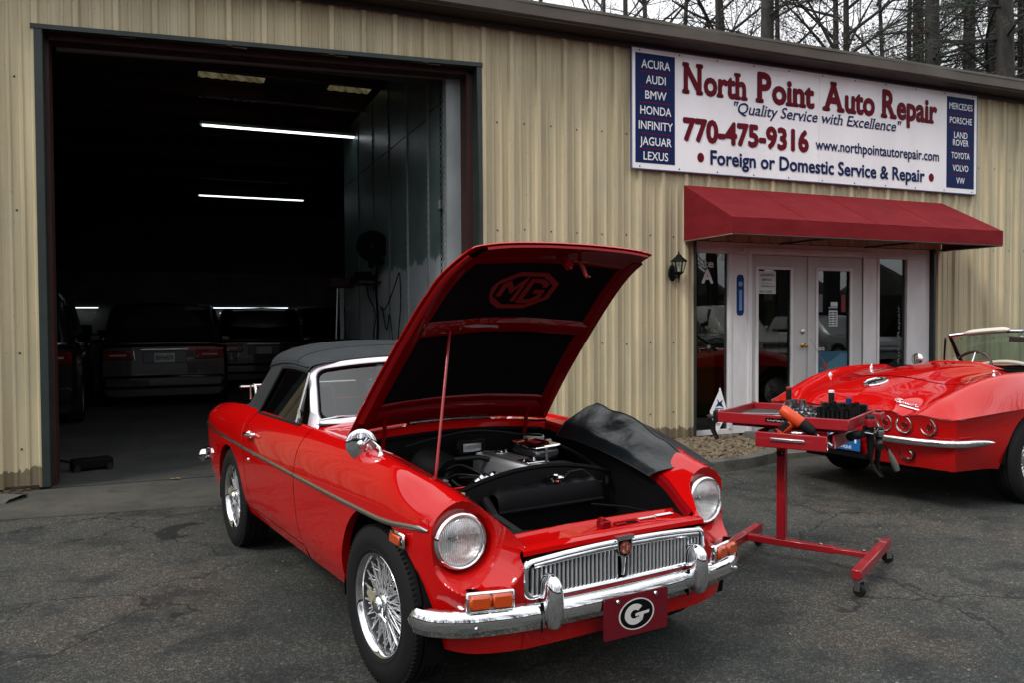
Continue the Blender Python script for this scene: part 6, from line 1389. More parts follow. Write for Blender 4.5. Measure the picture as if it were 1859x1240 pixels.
for x, y, a in ((-.22, -.40, .5), (-.22, .17, 1.2), (.50, -.44, -.4), (.50, .245, .8)):
    M_ = T(x, y, 0) @ RZ(a)
    mb = MB(); mb.box(-.006, .006, .02, .026, .03, .08, M_); mb.box(-.016, .020, -.018, .018, .074, .084, M_); mb.box(-.004, .03, -.020, -.016, .028, .076, M_); mb.box(-.004, .03, .016, .020, .028, .076, M_); c_ = mb.obj('caster', m_steel, cart)
    mb = MB(); mb.lathe([(0, -.012), (.03, -.012), (.032, -.008), (.032, .008), (.03, .012), (0, .012)], 20, M_ @ T(.014, 0, .032)); mb.obj('caster_wheel', m_rub, c_, 40)
TX0, TX1, TY0, TY1, TZ0, TZ1 = -.255, .455, -.435, .19, .838, .888
cbox('tray_floor', mat('tray_mat', (.03, .032, .034), .8), (TX0+.01, TX1-.01, TY0+.01, TY1-.01, TZ0, TZ0+.012), b=.001)
cbox('tray_rim', m_cart, (TX0, TX1, TY0, TY0+.012, TZ0-.008, TZ1)); cbox('tray_rim', m_cart, (TX0, TX1, TY1-.012, TY1, TZ0-.008, TZ1)); cbox('tray_rim', m_cart, (TX0, TX0+.012, TY0+.0125, TY1-.0125, TZ0-.008, TZ1-.001)); cbox('tray_rim', m_cart, (TX1-.012, TX1, TY0+.0125, TY1-.0125, TZ0-.008, TZ1-.001))
for x, y in ((TX0, TY0), (TX1, TY0), (TX0, TY1), (TX1, TY1)): cbox('corner_cap', m_blk_pl, (x-.008, x+.018 if x < 0 else x+.008, y-.006, y+.014, TZ0-.012, TZ1+.003)) if x < 0 else None
cbox('tray_frame', m_cart, (TX0+.05, TX1-.05, -.30, .10, .80, .836)); 
cbox('side_handle', m_cart, (TX1+.003, TX1+.055, TY1-.14, TY1-.03, TZ0+.0, TZ1-.01)); mb = MB(); mb.lathe([(.015, -.003), (.015, .003)], 12, T(TX1+.03, TY1-.085, TZ1-.004), axis='Z'); mb.obj('handle_hole', m_blackm, cart)
cbox('warning_label', m_blackm, (.03, .20, TY0-.0015, TY0-.0002, TZ0+.012, TZ0+.034), b=0); text_mb('To Avoid Tipping Do Not Extend', .15, .008, M=T(.04, TY0-.002, TZ0+.018) @ RX(PI/2)).obj('lettering', m_srl, cart)
# drawer pulled out
DX0, DX1, DY = .005, .355, -.475
dr = cbox('drawer', m_cart, (DX0-.01, DX1+.01, DY-.02, DY, .722, .802))
cbox('drawer_side', m_cart, (DX0+.01, DX0+.018, DY+.001, DY+.40, .735, .795), parent=dr); cbox('drawer_side', m_cart, (DX1-.018, DX1-.01, DY+.001, DY+.40, .735, .795), parent=dr); cbox('drawer_bottom', m_cart, (DX0+.019, DX1-.019, DY+.001, DY+.40, .735, .741), b=.001, parent=dr)
cbox('drawer_pull', m_chromed, (DX0+.07, DX1-.10, DY-.030, DY-.021, .758, .776), parent=dr); cbox('drawer_slide', m_steel, (DX1-.008, DX1+.002, DY+.01, DY+.42, .752, .780), parent=dr)
cbox('drawer_case', m_cart, (DX0-.03, DX0-.02, -.40, .10, .725, .80)); cbox('drawer_case', m_cart, (DX1+.012, DX1+.022, -.40, .10, .725, .80))
CW = T(1.59, 4.72, 0) @ RZ(-.6236)
def tool(name, label, cat, x, y, z, M=None, group=None):
    o = root(name, label, cat, group=group); o.matrix_world = CW @ T(x, y, z) @ (M or Matrix()); return o
ZT = TZ0+.013
def one(o_, label, cat, x, y, z, M=None, group=None): o_.matrix_world = CW @ T(x, y, z) @ (M or Matrix()); return tag(o_, label, cat, group)
# sockets: chrome ones in the middle, black impact ones on the right
mb = MB(); mb.lathe([(.0, 0), (.0115, 0), (.0115, .014), (.014, .018), (.014, .038), (.010, .038), (.009, .024), (0, .024)], 12, axis='Z'); s_c = mb.mesh('socket', m_steel, 40)
mb = MB(); mb.lathe([(.0, 0), (.0125, 0), (.0125, .06), (.009, .06), (.009, .03), (0, .03)], 12, axis='Z'); s_b = mb.mesh('socket', mat('black_oxide', (.02, .021, .023), .3, .7), 40)
rr = random.Random(21)
ORD = ['first', 'second', 'third', 'fourth', 'fifth', 'sixth', 'seventh', 'eighth', 'ninth', 'tenth', 'eleventh']; ROW = ['front row', 'second row', 'third row', 'back row']
for r_ in range(4):
    for k in range(11):
        s_ = rr.uniform(.75, 1.25)*(1.15-.05*r_); o = inst(s_c, 'chrome_socket', None); one(o, f'chrome socket, {ORD[k]} from the left in the {ROW[r_]} of chrome sockets on the cart', 'socket', .02+k*.0235+rr.uniform(-.003, .003), -.05+r_*.045+rr.uniform(-.004, .004), ZT, S3(s_, s_, s_*rr.choice([1, 1, 1.7])), 'chrome sockets on the tray')
for r_ in range(3):
    for k in range(8):
        s_ = rr.uniform(.8, 1.15); o = inst(s_b, 'impact_socket', None); one(o, f'black socket, {ORD[k]} from the left in the {ROW[r_]} of black sockets on the cart', 'socket', .245+k*.024, -.19+r_*.055, ZT+.006, S3(s_, s_, s_*(1.0+.15*r_)), 'black sockets on the tray')
rk = tool('socket_rail', 'black plastic socket rail behind the black sockets', 'tool holder', .34, .05, ZT); mb = MB(); mb.box(-.10, .10, -.02, .02, 0, .075, b=.004); mb.obj('rail', m_blk_pl, rk)
for k in range(5): mb = MB(); mb.box(-.085+k*.038, -.055+k*.038, -.024, -.0205, .01, .065); mb.obj('slot', m_blackm, rk)
rk = tool('socket_tray', 'low black tray under the impact sockets', 'tool holder', .33, -.135, ZT-.001); mb = MB(); mb.box(-.10, .10, -.085, .085, 0, .006); mb.obj('base', m_blk_pl, rk)
for k in range(7): # loose rings and short sockets lying on their sides
    mb = MB(); mb.lathe([(.009, -.012), (.015, -.012), (.016, 0), (.015, .012), (.009, .012)], 14, close=True); o = mb.obj('loose_socket', m_steel, None, 40); one(o, f'chrome socket lying on its side in the cart tray, {ORD[k]} from the left', 'socket', .03+k*.033, -.115+rr.uniform(-.02, .02), ZT+.016, RZ(rr.uniform(0, 3)), 'loose sockets lying on the tray')
def driver(name, label, x, y, hcol, tip, h_=.105, M=None, grp=None):
    o = tool(name, label, 'screwdriver', x, y, ZT, M); mb = MB(); mb.lathe([(.010, 0), (.014, .006), (.015, .03), (.012, .045), (.016, .07), (.017, h_-.016), (.016, h_-.012)], 12, axis='Z'); mb.obj('handle', hcol, o, 40)
    mb = MB(); mb.lathe([(.0165, h_-.014), (.0165, h_-.003), (.012, h_), (0, h_)], 12, axis='Z'); mb.obj('handle_cap', tip, o, 40); return o
driver('screwdriver', 'black screwdriver handle with red cap standing upright at the left of the sockets', -.005, .09, m_blk_pl, m_cart, .15)
driver('screwdriver', 'black screwdriver handle with white cap standing upright behind the sockets', .235, .10, m_blk_pl, m_srl, .14)
driver('screwdriver', 'short blue handled screwdriver standing upright near the socket rail', .33, .10, m_blue, m_blue, .10)
def rod(name, label, cat, p0, p1, r_, m, hm=None, hl=.07):
    o = tool(name, label, cat, 0, 0, 0); mb = MB(); mb.tube([p0, p1], r_, 8); mb.obj('shaft', m, o, 40)
    if hm: a, b_ = Vector(p1), Vector(p1)+(Vector(p1)-Vector(p0)).normalized()*hl; mb = MB(); mb.tube([a, a.lerp(b_, .2), a.lerp(b_, .8), b_], [.006, .010, .009, .005], 8); mb.obj('handle', hm, o, 40)
    return o
rod('pick_tool', 'long chrome pick with green handle lying across the tray', 'hand tool', (-.17, -.22, ZT+.012), (.07, -.28, ZT+.03), .0035, m_steel, m_green, .05)
rod('pry_bar', 'polished pry bar lying on the left of the tray', 'hand tool', (-.21, -.27, ZT+.01), (.02, -.30, ZT+.014), .005, m_steel, m_chromed, .06)
rod('extension_bar', 'chrome extension bar lying at the front right of the tray', 'hand tool', (.14, -.36, ZT+.022), (.40, -.33, ZT+.012), .0045, m_steel)
rod('marker_pen', 'white marker lying among the sockets', 'pen', (.20, -.28, ZT+.01), (.235, -.29, ZT+.01), .009, m_srl, m_blk_pl, .03)
rod('tie_rod', 'thin wire hook leaning on the sockets', 'hand tool', (-.03, -.02, ZT), (.005, .0, ZT+.07), .0025, m_steel)
# cordless driver lying against the open drawer
gun = tool('cordless_driver', 'orange and black cordless power driver lying across the open drawer', 'power tool', .190, -.445, .878, RZ(.10) @ RY(.62))
mb = MB(); mb.lathe([(.0, -.085), (.022, -.085), (.030, -.075), (.032, -.03), (.033, .03), (.030, .04)], 20, axis='X'); mb.obj('motor_housing', m_orange, gun, 40)
mb = MB(); mb.lathe([(.031, .04), (.029, .05), (.026, .105), (.020, .118), (.014, .122), (.012, .135)], 20, axis='X'); mb.obj('gear_case', m_blk_pl, gun, 40)
mb = MB(); mb.lathe([(.008, .13), (.008, .20), (.011, .202), (.011, .225), (0, .225)], 12, axis='X'); mb.obj('bit', m_steel, gun, 40)
mb = MB(); mb.box(-.026, .024, -.019, .019, -.12, -.02, RY(.12), b=.014); mb.obj('grip', m_orange, gun, 40); mb = MB(); mb.box(-.05, .055, -.032, .032, -.175, -.118, RY(.12), b=.012); mb.obj('battery', m_blk_pl, gun, 40)
mb = MB(); mb.box(-.028, .012, -.0215, .0215, -.10, -.03, RY(.12), b=.008); mb.obj('grip_sleeve', m_blk_pl, gun, 40)
mb = MB(); mb.disc(.020, 20, RY(.12) @ T(-.002, -.0335, -.146) @ RX(PI/2)); mb.obj('battery_badge', m_srl, gun); mb = MB(); mb.box(-.010, .010, -.0345, -.0338, -.002, .002, RY(.12) @ T(-.002, 0, -.146) @ RY(.8)); mb.obj('badge_mark', m_cart, gun)
# air tools hung on the right side of the cart
for (name, label, x, y, z, a, s_) in (('air_ratchet', 'black and red air tool hanging upright on the cart right end', .50, -.16, .80, 0, 1), ('air_hammer', 'dark pistol shaped air tool hanging below the cart right end', .52, -.05, .74, .9, .85)):
    g = tool(name, label, 'air tool', x, y, z, RZ(a) @ RX(.08) @ S3(s_, s_, s_))
    mb = MB(); mb.lathe([(.0, -.13), (.016, -.13), (.018, -.10), (.020, .02), (.026, .03), (.028, .075), (.020, .09), (0, .092)], 16, axis='Z'); mb.obj('body', m_blk_pl, g, 40)
    mb = MB(); mb.lathe([(.027, .03), (.029, .05), (.029, .07), (.027, .074)], 16, axis='Z'); mb.obj('collar', m_cart if a == 0 else m_steel, g, 40)
    mb = MB(); mb.tube([(0, 0, -.0), (-.05, -.06, -.01), (-.075, -.08, -.012)], [.018, .024, .020], 12); mb.lathe([(0, 0), (.024, 0), (.024, .02), (0, .022)], 14, T(-.075, -.088, -.012) @ S3(1, -1, 1)); mb.obj('head', m_blk_pl, g, 40)
    mb = MB(); mb.tube([(0, 0, -.12), (.01, 0, -.19), (.05, .0, -.24)], [.008, .009, .007], 8); mb.obj('hose_tail', m_blk_pl, g, 40)
ht = tool('tool_hanger', 'black tool hooks hanging from the right end of the cart', 'hook rack', .475, -.11, .80); mb = MB(); mb.box(0, .008, -.12, .12, -.02, .04); mb.obj('plate', m_blk_pl, ht)
for y in (-.10, -.03, .04, .10): mb = MB(); mb.tube([(.008, y, 0), (.05, y, -.005), (.06, y, .02)], .004, 6); mb.obj('hook', m_steel, ht)
gt = tool('grease_gun', 'grey tapered nozzle tool hanging lowest beneath the cart right end', 'hand tool', .575, -.02, .66, RX(.2) @ RY(-.35) @ S3(.7, .7, .7)); mb = MB(); mb.lathe([(.0, -.13), (.020, -.125), (.026, -.08), (.022, -.02), (.014, .02), (.010, .05), (0, .052)], 16, axis='Z'); mb.obj('barrel', mat('dull_grey', (.09, .09, .08), .5), gt, 40); mb = MB(); mb.tube([(0, -.01, .05), (0, -.03, .10)], .006, 6); mb.obj('nozzle', m_blackm, gt)
mirr = tool('inspection_mirror', 'round polished dish hanging at the left corner of the cart tray', 'dish', -.285, -.36, .845, RZ(-.3)); mb = MB(); mb.lathe([(.0, .012), (.03, .010), (.045, .0), (.043, -.003), (.03, .006), (0, .008)], 24, RX(1.2)); mb.obj('dish', m_chromed, mirr, 40); mb = MB(); mb.tube([(0, 0, -.02), (-.012, .0, -.07), (.02, .0, -.12)], [.010, .014, .012], 8); mb.obj('handle', m_blk_pl, mirr, 40)
dsh = tool('magnetic_dish', 'dark round parts dish under the tray beside the drawer', 'dish', -.02, -.30, .812); mb = MB(); mb.lathe([(0, 0), (.06, 0), (.075, .012), (.072, .014), (.058, .004), (0, .004)], 24, axis='Z'); mb.obj('dish', m_black, dsh, 40)
pp = tool('steel_punch', 'short steel punch lying in the open drawer', 'hand tool', .22, -.43, .80); mb = MB(); mb.tube([(-.06, 0, .0), (.07, .02, .004)], [.006, .008], 8); mb.obj('shaft', m_steel, pp, 40)
# ================================================================ VEHICLES IN THE GARAGE
m_darkp = mat('dark_car_paint', (.008, .009, .012), .25, coat=.8); m_dglass = mat('dark_glass', (.006, .007, .008), .05, coat=1)
def garage_car(name, label, x, y, yaw, W_, H_, L_, kind, pcol, lamp=(.32, .13), plate=None):
    """rear faces the door; local +x forward"""
    o = root(name, label, kind); o.matrix_world = BM @ T(x, y, 0) @ RZ(PI/2+yaw); hw = W_/2; belt = H_*.60
    def sec(w0, z0, w1, z1, w2, z2, n=5): return [(0, z2)]+[(w2*.5, z2-.0), (w2*.85, z2-.02), (w2, z2-.06), ((w1+w2)/2+.01, (z1+z2)/2), (w1, z1)]
    def loft(secs, nm, m, sharp=38):
        G = []
        for x_, prof in secs: G.append([(x_, y_, z_) for y_, z_ in prof]+[(x_, -y_, z_) for y_, z_ in prof[::-1][0:]])
        mb = MB(); mb.grid(G); mb.add(G[0], [tuple(range(len(G[0])))]); mb.add(G[-1], [tuple(range(len(G[-1])))]); return mb.obj(nm, m, o, sharp, fix=True)
    lo = lambda s_, zt: [(hw*.90*s_, .22), (hw*.97*s_, .30), (hw*s_, .48), (hw*s_, .72), (hw*.985*s_, belt-.05), (hw*.95*s_, zt), (hw*.80*s_, zt+.02), (0.001, zt+.03)]
    loft([(0.0, lo(.93, belt-.06)), (.05, lo(.975, belt-.02)), (.22, lo(1, belt)), (L_*.62, lo(1, belt)), (L_*.68, lo(1, belt-.02)), (L_*.9, lo(.97, belt-.12)), (L_-.05, lo(.9, belt-.25)), (L_, lo(.82, belt-.33))], 'body', pcol)
    up_ = lambda s_, z1: [(hw*.93*s_, belt), (hw*.90*s_, belt+(z1-belt)*.45), (hw*.82*s_, belt+(z1-belt)*.85), (hw*.74*s_, z1-.02), (hw*.5*s_, z1), (0.001, z1+.015)]
    loft([(.12, up_(.96, belt+.02)), (.20, up_(.97, belt+(H_-belt)*.5)), (.32, up_(.98, H_-.06)), (.42, up_(1, H_-.01)), (L_*.5, up_(1, H_)), (L_*.58, up_(.98, H_-.10)), (L_*.68, up_(.94, belt+.03))], 'cabin', pcol)
    mb = MB(); mb.grid([[(.105+f*.20-.012, y_, belt+.05+f*(H_-belt-.17)) for y_ in lin(-hw*(.80-.10*f), hw*(.80-.10*f), 8)] for f in lin(0, 1, 6)]); mb.obj('rear_window', m_dglass, o, 40)
    for s_ in (1, -1):
        mb = MB(); mb.grid([[(x_, s_*(hw*(.935-.14*f**1.2)+.006), belt+.05+f*(H_-belt-.16)) for f in lin(0, 1, 5)] for x_ in lin(.45, L_*.56, 8)]); mb.obj('side_window', m_dglass, o, 40)
        mb = MB(); mb.box(-.03, .05, hw*.46 if s_ > 0 else -hw*.93, hw*.93 if s_ > 0 else -hw*.46, belt-.24, belt-.09, b=.02); tl = mb.obj('tail_lamp', m_rlens, o, 40)
        mb = MB(); mb.box(-.034, -.031, s_*hw*.70-.12, s_*hw*.70+.12, belt-.175, belt-.15); mb.obj('reverse_lens', mat('clear_lens', (.30, .30, .28), .2, coat=1), tl)
        mb = MB(); mb.tube([(-.035, s_*hw*.45, belt-.24), (-.035, s_*hw*.47, belt-.09)], .006, 6); mb.obj('lamp_trim', m_chromed, tl)
        for x_ in (.85, L_-.85):
            mb = MB(); mb.lathe([(.19, -.1), (.30, -.11), (.34, -.09), (.35, 0), (.34, .09), (.30, .11), (.19, .1)], 28, T(x_, s_*(hw-.09), .35)); wl = mb.obj('wheel', m_rub, o, 40); mb = MB(); mb.lathe([(.19, .10), (.17, .07), (.05, .08), (0, .085)], 24, T(x_, s_*(hw-.09), .35) @ S3(1, s_, 1)); mb.obj('rim', m_alu, wl, 40)
        mb = MB(); mb.box(L_*.60, L_*.60+.1, s_*(hw+.10)-.09, s_*(hw+.10)+.09, belt, belt+.13, b=.03); mb.obj('door_mirror', pcol, o, 40)
    mb = MB(); mb.box(-.10, .10, -hw*.93, hw*.93, .34, .56, b=.05); mb.obj('rear_bumper', pcol, o, 40)
    mb = MB(); mb.box(-.012, .04, -hw*.34, hw*.34, belt-.30, belt-.10, b=.01); mb.obj('plate_recess', mat('plate_surround', (.06, .075, .085), .35, .3), o, 40)
    mb = MB(); mb.box(-.022, -.013, -.152, .152, belt-.285, belt-.135, b=.003); pl = mb.obj('number_plate', mat('plate_pale', (.42, .44, .42), .5), o)
    if plate: text_mb(plate, .25, .07, bold=.03, M=T(-.0235, .125, belt-.245) @ RZ(-PI/2) @ RX(PI/2)).obj('lettering', m_ink, pl)
    mb = MB(); mb.box(-.03, -.012, -hw*.36, hw*.36, belt-.085, belt-.06, b=.004); mb.obj('chrome_bar', m_chromed, o, 40)
    # front end: screen, lamps, grille, bumper
    mb = MB(); mb.grid([[(L_*.66-f*L_*.10+.02, y_, belt+.06+f*(H_-belt-.20)) for y_ in lin(-hw*(.80-.10*f), hw*(.80-.10*f), 8)] for f in lin(0, 1, 5)]); mb.obj('windscreen', m_dglass, o, 40)
    mb = MB(); mb.box(L_-.03, L_+.015, -hw*.50, hw*.50, belt-.50, belt-.36, b=.02); gr_ = mb.obj('front_grille', m_blackm, o, 40)
    for k_ in range(4): mb = MB(); mb.box(L_+.016, L_+.022, -hw*.48, hw*.48, belt-.49+k_*.035, belt-.48+k_*.035); mb.obj('grille_bar', m_chromed, gr_)
    for s_ in (1, -1): mb = MB(); mb.box(L_-.06, L_+.01, s_*hw*.68-.13, s_*hw*.68+.13, belt-.50, belt-.36, b=.03); mb.obj('headlamp', mat('car_lamp_clear', (.6, .58, .52), .15, .3, 1), o, 40)
    mb = MB(); mb.box(L_-.12, L_+.07, -hw*.95, hw*.95, .42, .56, b=.05); mb.obj('front_bumper', m_chrome if kind == 'pickup' else pcol, o, 40)
    return o
garage_car('parked_suv', 'dark sport utility vehicle with large red tail lamps and pale plate inside the garage', -3.40, 6.5, .0, 1.95, 1.74, 4.6, 'car', m_darkp, plate='BWH4574')
garage_car('parked_minivan', 'black van behind the soft top roadster, second vehicle in the garage', -1.55, 9.7, .0, 1.85, 1.72, 4.5, 'van', m_darkp)
garage_car('parked_van', 'dark van furthest right in the garage, beside the partition wall', .35, 11.2, .0, 1.9, 1.78, 4.5, 'van', m_darkp)
garage_car('parked_hatchback', 'dark car at the left edge of the garage opening, only its rear corner showing', -5.35, 4.2, .04, 1.85, 1.85, 4.4, 'car', m_darkp)
garage_car('parked_pickup', 'black sport utility with chrome bumper parked across the lot, mirrored in the left sidelight', 9.9, -14.6, .0, 1.95, 1.8, 4.7, 'pickup', m_darkp)
garage_car('parked_jeep', 'white utility vehicle parked across the lot, mirrored in the left entry door', 12.1, -14.4, .0, 1.9, 1.85, 4.4, 'jeep', mat('white_car_paint', (.55, .54, .50), .4, 0, .8))
garage_car('parked_sedan', 'silver car parked across the lot, mirrored in the right sidelight', 16.2, -14.4, .05, 1.85, 1.55, 4.5, 'sedan', mat('silver_car_paint', (.40, .41, .42), .35, .4, .8))
# workshop clutter along the partition
def shoptag(name, label, cat, x, y, z=0, yaw=0): o = root(name, label, cat); o.matrix_world = BM @ T(x, y, z) @ RZ(yaw); return o
o = shoptag('hose_reel', 'black hose reel mounted high on the garage partition wall', 'hose reel', -.60, 3.25, 2.45); mb = MB(); mb.lathe([(.03, -.07), (.20, -.07), (.21, -.06), (.15, -.05), (.15, .05), (.21, .06), (.20, .07), (.03, .07)], 24, T(-.12, 0, 0)); mb.obj('drum', m_blackm, o, 40); mb = MB(); mb.box(-.14, .04, -.03, .03, -.25, -.18); mb.box(-.16, -.10, -.09, .09, -.30, -.10, b=.02); mb.obj('bracket', m_blackm, o)
def cord(name, label, pts, r_=.008): mb = MB(); n_ = len(pts); A_ = spl_basis(np.linspace(0, n_-1, n_*8), np.arange(n_)) @ np.array(pts); mb.tube([tuple(p) for p in A_], r_, 6); q = mb.obj(name, m_blackm, None, 50); q.matrix_world = BM; return tag(q, label, 'cord')
cord('hanging_hose', 'black hose hanging straight down below the reel', [(-.64, 3.25, 2.25), (-.66, 3.3, 1.9), (-.62, 3.4, 1.5), (-.64, 3.35, 1.1), (-.62, 3.5, .8), (-.66, 3.4, .55)], .016)
cord('looped_cable', 'thin cable looping out from the wall and back in front of the pale panels', [(-.60, 3.3, 1.62), (-.62, 2.9, 1.60), (-.60, 2.4, 1.95), (-.60, 2.25, 1.98), (-.60, 2.22, 1.6), (-.60, 2.35, 1.2), (-.60, 2.2, .9)])
cord('power_cable', 'thin cable zigzagging down the far end of the partition wall', [(-.60, 4.2, 2.0), (-.60, 4.0, 1.75), (-.60, 3.6, 1.5), (-.60, 3.75, 1.2), (-.60, 3.3, 1.0), (-.60, 3.0, .7)])
cord('slack_cable', 'slack cable curling below the looping one', [(-.60, 3.2, 1.6), (-.60, 2.95, 1.3), (-.60, 2.8, 1.5), (-.60, 2.65, 1.1), (-.60, 2.7, .8), (-.60, 2.5, .6)])
o = shoptag('tool_cabinet', 'dark cabinet standing against the partition behind the soft top', 'cabinet', -.95, 4.05); mb = MB(); mb.box(-.30, .34, -.35, .35, .05, 1.15, b=.01); mb.obj('body', m_blackm, o, 40)
for k in range(4): mb = MB(); mb.box(-.312, -.301, -.33, .33, .12+k*.25, .34+k*.25, b=.004); d_ = mb.obj('drawer', m_black, o, 40); mb = MB(); mb.box(-.325, -.313, -.2, .2, .30+k*.25, .315+k*.25); mb.obj('handle', m_chromed, d_)
o = shoptag('lift_post', 'pale vertical vehicle lift post at the far end of the partition wall', 'lift post', -.78, 5.2); mb = MB(); mb.box(-.03, .03, -.03, .03, 0, 2.05); mb.obj('post', m_innerl, o); mb = MB(); mb.tube([(-.14, -.1, 0), (-.10, -.02, 1.0), (-.06, 0, 1.95)], .02, 8); mb.obj('ram', m_steel, o, 40); mb = MB(); mb.box(-.2, .2, -.06, .1, 1.95, 2.1, b=.02); mb.box(-.1, .1, -.15, .15, 0, .02); mb.obj('arm', m_iron, o, 40)
o = shoptag('wall_shelf', 'dark shelf with boxes high on the partition wall', 'shelf', -.72, 3.9, 1.95); mb = MB(); mb.box(-.15, .16, -.5, .4, 0, .03); mb.obj('board', m_iron, o); 
for k in range(3): mb = MB(); mb.box(-.12, .10, -.42+k*.26, -.24+k*.26, .03, .12+.06*(k % 2), b=.006); mb.obj('shelf_box', m_blackm, o)
o = shoptag('floor_jack', 'low dark floor jack just inside the left of the garage opening', 'jack', -3.98, .8, 0, .3); o.matrix_world = o.matrix_world @ S3(.7, .8, .9); mb = MB(); mb.box(-.25, .25, -.10, .10, .03, .14, b=.02); mb.obj('frame', m_blackm, o, 40); mb = MB(); mb.tube([(-.2, 0, .1), (-.45, .05, .16), (-.75, .1, .5)], .014, 8); mb.obj('handle', m_blackm, o, 40)
for x_ in (-.2, .2):
    mb = MB(); mb.lathe([(0, -.12), (.04, -.12), (.04, .12), (0, .12)], 16, T(x_, 0, .045)); mb.obj('wheel', m_rub, o, 40)
for k, (x, y) in enumerate(((-7.2, 17.2), (-4.6, 17.3), (-1.4, 17.3), (.9, 17.2))):
    lab = ['far left', 'middle left', 'middle right', 'far right'][k]
    o = shoptag('work_bench', f'cluttered bench along the back garage wall, {lab} one', 'bench', x, y); mb = MB(); mb.box(-1.1, 1.1, -.4, .4, .85, .92); mb.obj('bench_top', m_dark, o)
    for sx_ in (-1, 1):
        mb = MB(); mb.box(sx_*1.0-.05, sx_*1.0+.05, -.35, .35, 0, .85); mb.obj('leg', m_dark, o)
    rr = random.Random(k)
    for q in range(5): mb = MB(); a = -1+.4*q+rr.uniform(-.04, .06); h_ = rr.uniform(.12, .5); mb.box(a, a+rr.uniform(.1, .3), -.2, .15, .93, .93+h_, b=.01); ob = mb.obj('parts_box', [m_blackm, m_iron, m_dkgr][q % 3], None); ob.matrix_world = BM @ T(x, y, 0); tag(ob, f'dark storage box, {ORD[q]} from the left on the {lab} bench at the back wall', 'box', f'boxes on the {lab} bench')
# dry leaves on the ground
lf = MB(); lf.add([(-.05, 0, .012), (-.02, .028, .004), (.02, .02, .016), (.055, 0, .006), (.02, -.024, .014), (-.02, -.02, .006), (0, 0, .010)], [(0, 1, 6), (1, 2, 6), (2, 3, 6), (3, 4, 6), (4, 5, 6), (5, 0, 6)]); lme = lf.mesh('dry_leaf', mat('tan_leaf', (.26, .15, .07), .7))
for k, (px_, py_, lab, sc2) in enumerate(((-2.99, 7.15, 'tan dry leaf on the concrete behind the roadster', 1.0), (-2.50, 3.60, 'tiny reddish leaf on the asphalt at the left edge', .28), (2.30, 5.05, 'thin twig like leaf on the asphalt beside the cart', .7))):
    o = inst(lme, 'dry_leaf', None, T(px_, py_, .012) @ RZ(k*1.3) @ S3(sc2, sc2*.8, sc2)); tag(o, lab, 'leaf')
# ================================================================ TREES
def grow(mb, rng, p, d, ln, r_, depth, tips, maxd=5, droop=0):
    n = 4; pts = [p]; q = p.copy(); dd = d.copy()
    for k in range(n):
        dd = (dd+Vector((rng.uniform(-.16, .16), rng.uniform(-.16, .16), rng.uniform(-.06, .12)-droop))).normalized(); q = q+dd*ln/n; pts.append(q.copy())
    rs = [r_*(1-.42*k/n) for k in range(n+1)]; mb.tube(pts, rs, 7 if depth < 2 else 4 if depth < 4 else 3, cap=False)
    if depth >= maxd: tips.append(pts[-1]); return
    nb = rng.choice([2, 3, 3]) if depth else 3
    for k in range(nb+1):
        a = pts[rng.choice([2, 3, 4])] if k else pts[-1]
        ax = dd.orthogonal().normalized(); ax.rotate(Matrix.Rotation(rng.uniform(0, 6.28), 3, dd)); nd = dd.copy(); nd.rotate(Matrix.Rotation(rng.uniform(.3, .85) if k else rng.uniform(.05, .3), 3, ax))
        grow(mb, rng, a, nd, ln*rng.uniform(.62, .82), rs[-1]*(rng.uniform(.5, .72) if k else .9), depth+1, tips, maxd, droop)
def bare_tree(seed, h_, r_):
    rng = random.Random(seed); tr = MB(); cr_ = MB(); tips = []; n = 9; pts = []; q = Vector((0, 0, -.1)); lean = Vector((rng.uniform(-.05, .05), rng.uniform(-.05, .05), 0))
    for k in range(n+1): pts.append(q.copy()); q = q+Vector((lean.x+rng.uniform(-.035, .035), lean.y+rng.uniform(-.035, .035), 1))*h_/n
    rs = [r_*(1-.75*k/n)*(1.25 if k == 0 else 1) for k in range(n+1)]; tr.tube(pts, rs, 10)
    for k in range(3, n+1):
        for j in range(rng.choice([1, 2, 2])):
            a = rng.uniform(0, 6.28); f = rng.random(); b_ = pts[k-1].lerp(pts[k], f); grow(cr_, rng, b_, Vector((math.cos(a), math.sin(a), rng.uniform(.4, 1.3))).normalized(), h_*rng.uniform(.10, .17), rs[k]*.55+.012, 1, tips, 5)
    return tr.mesh('trunk', m_bark, 50), cr_.mesh('crown', m_bark), tips, cr_
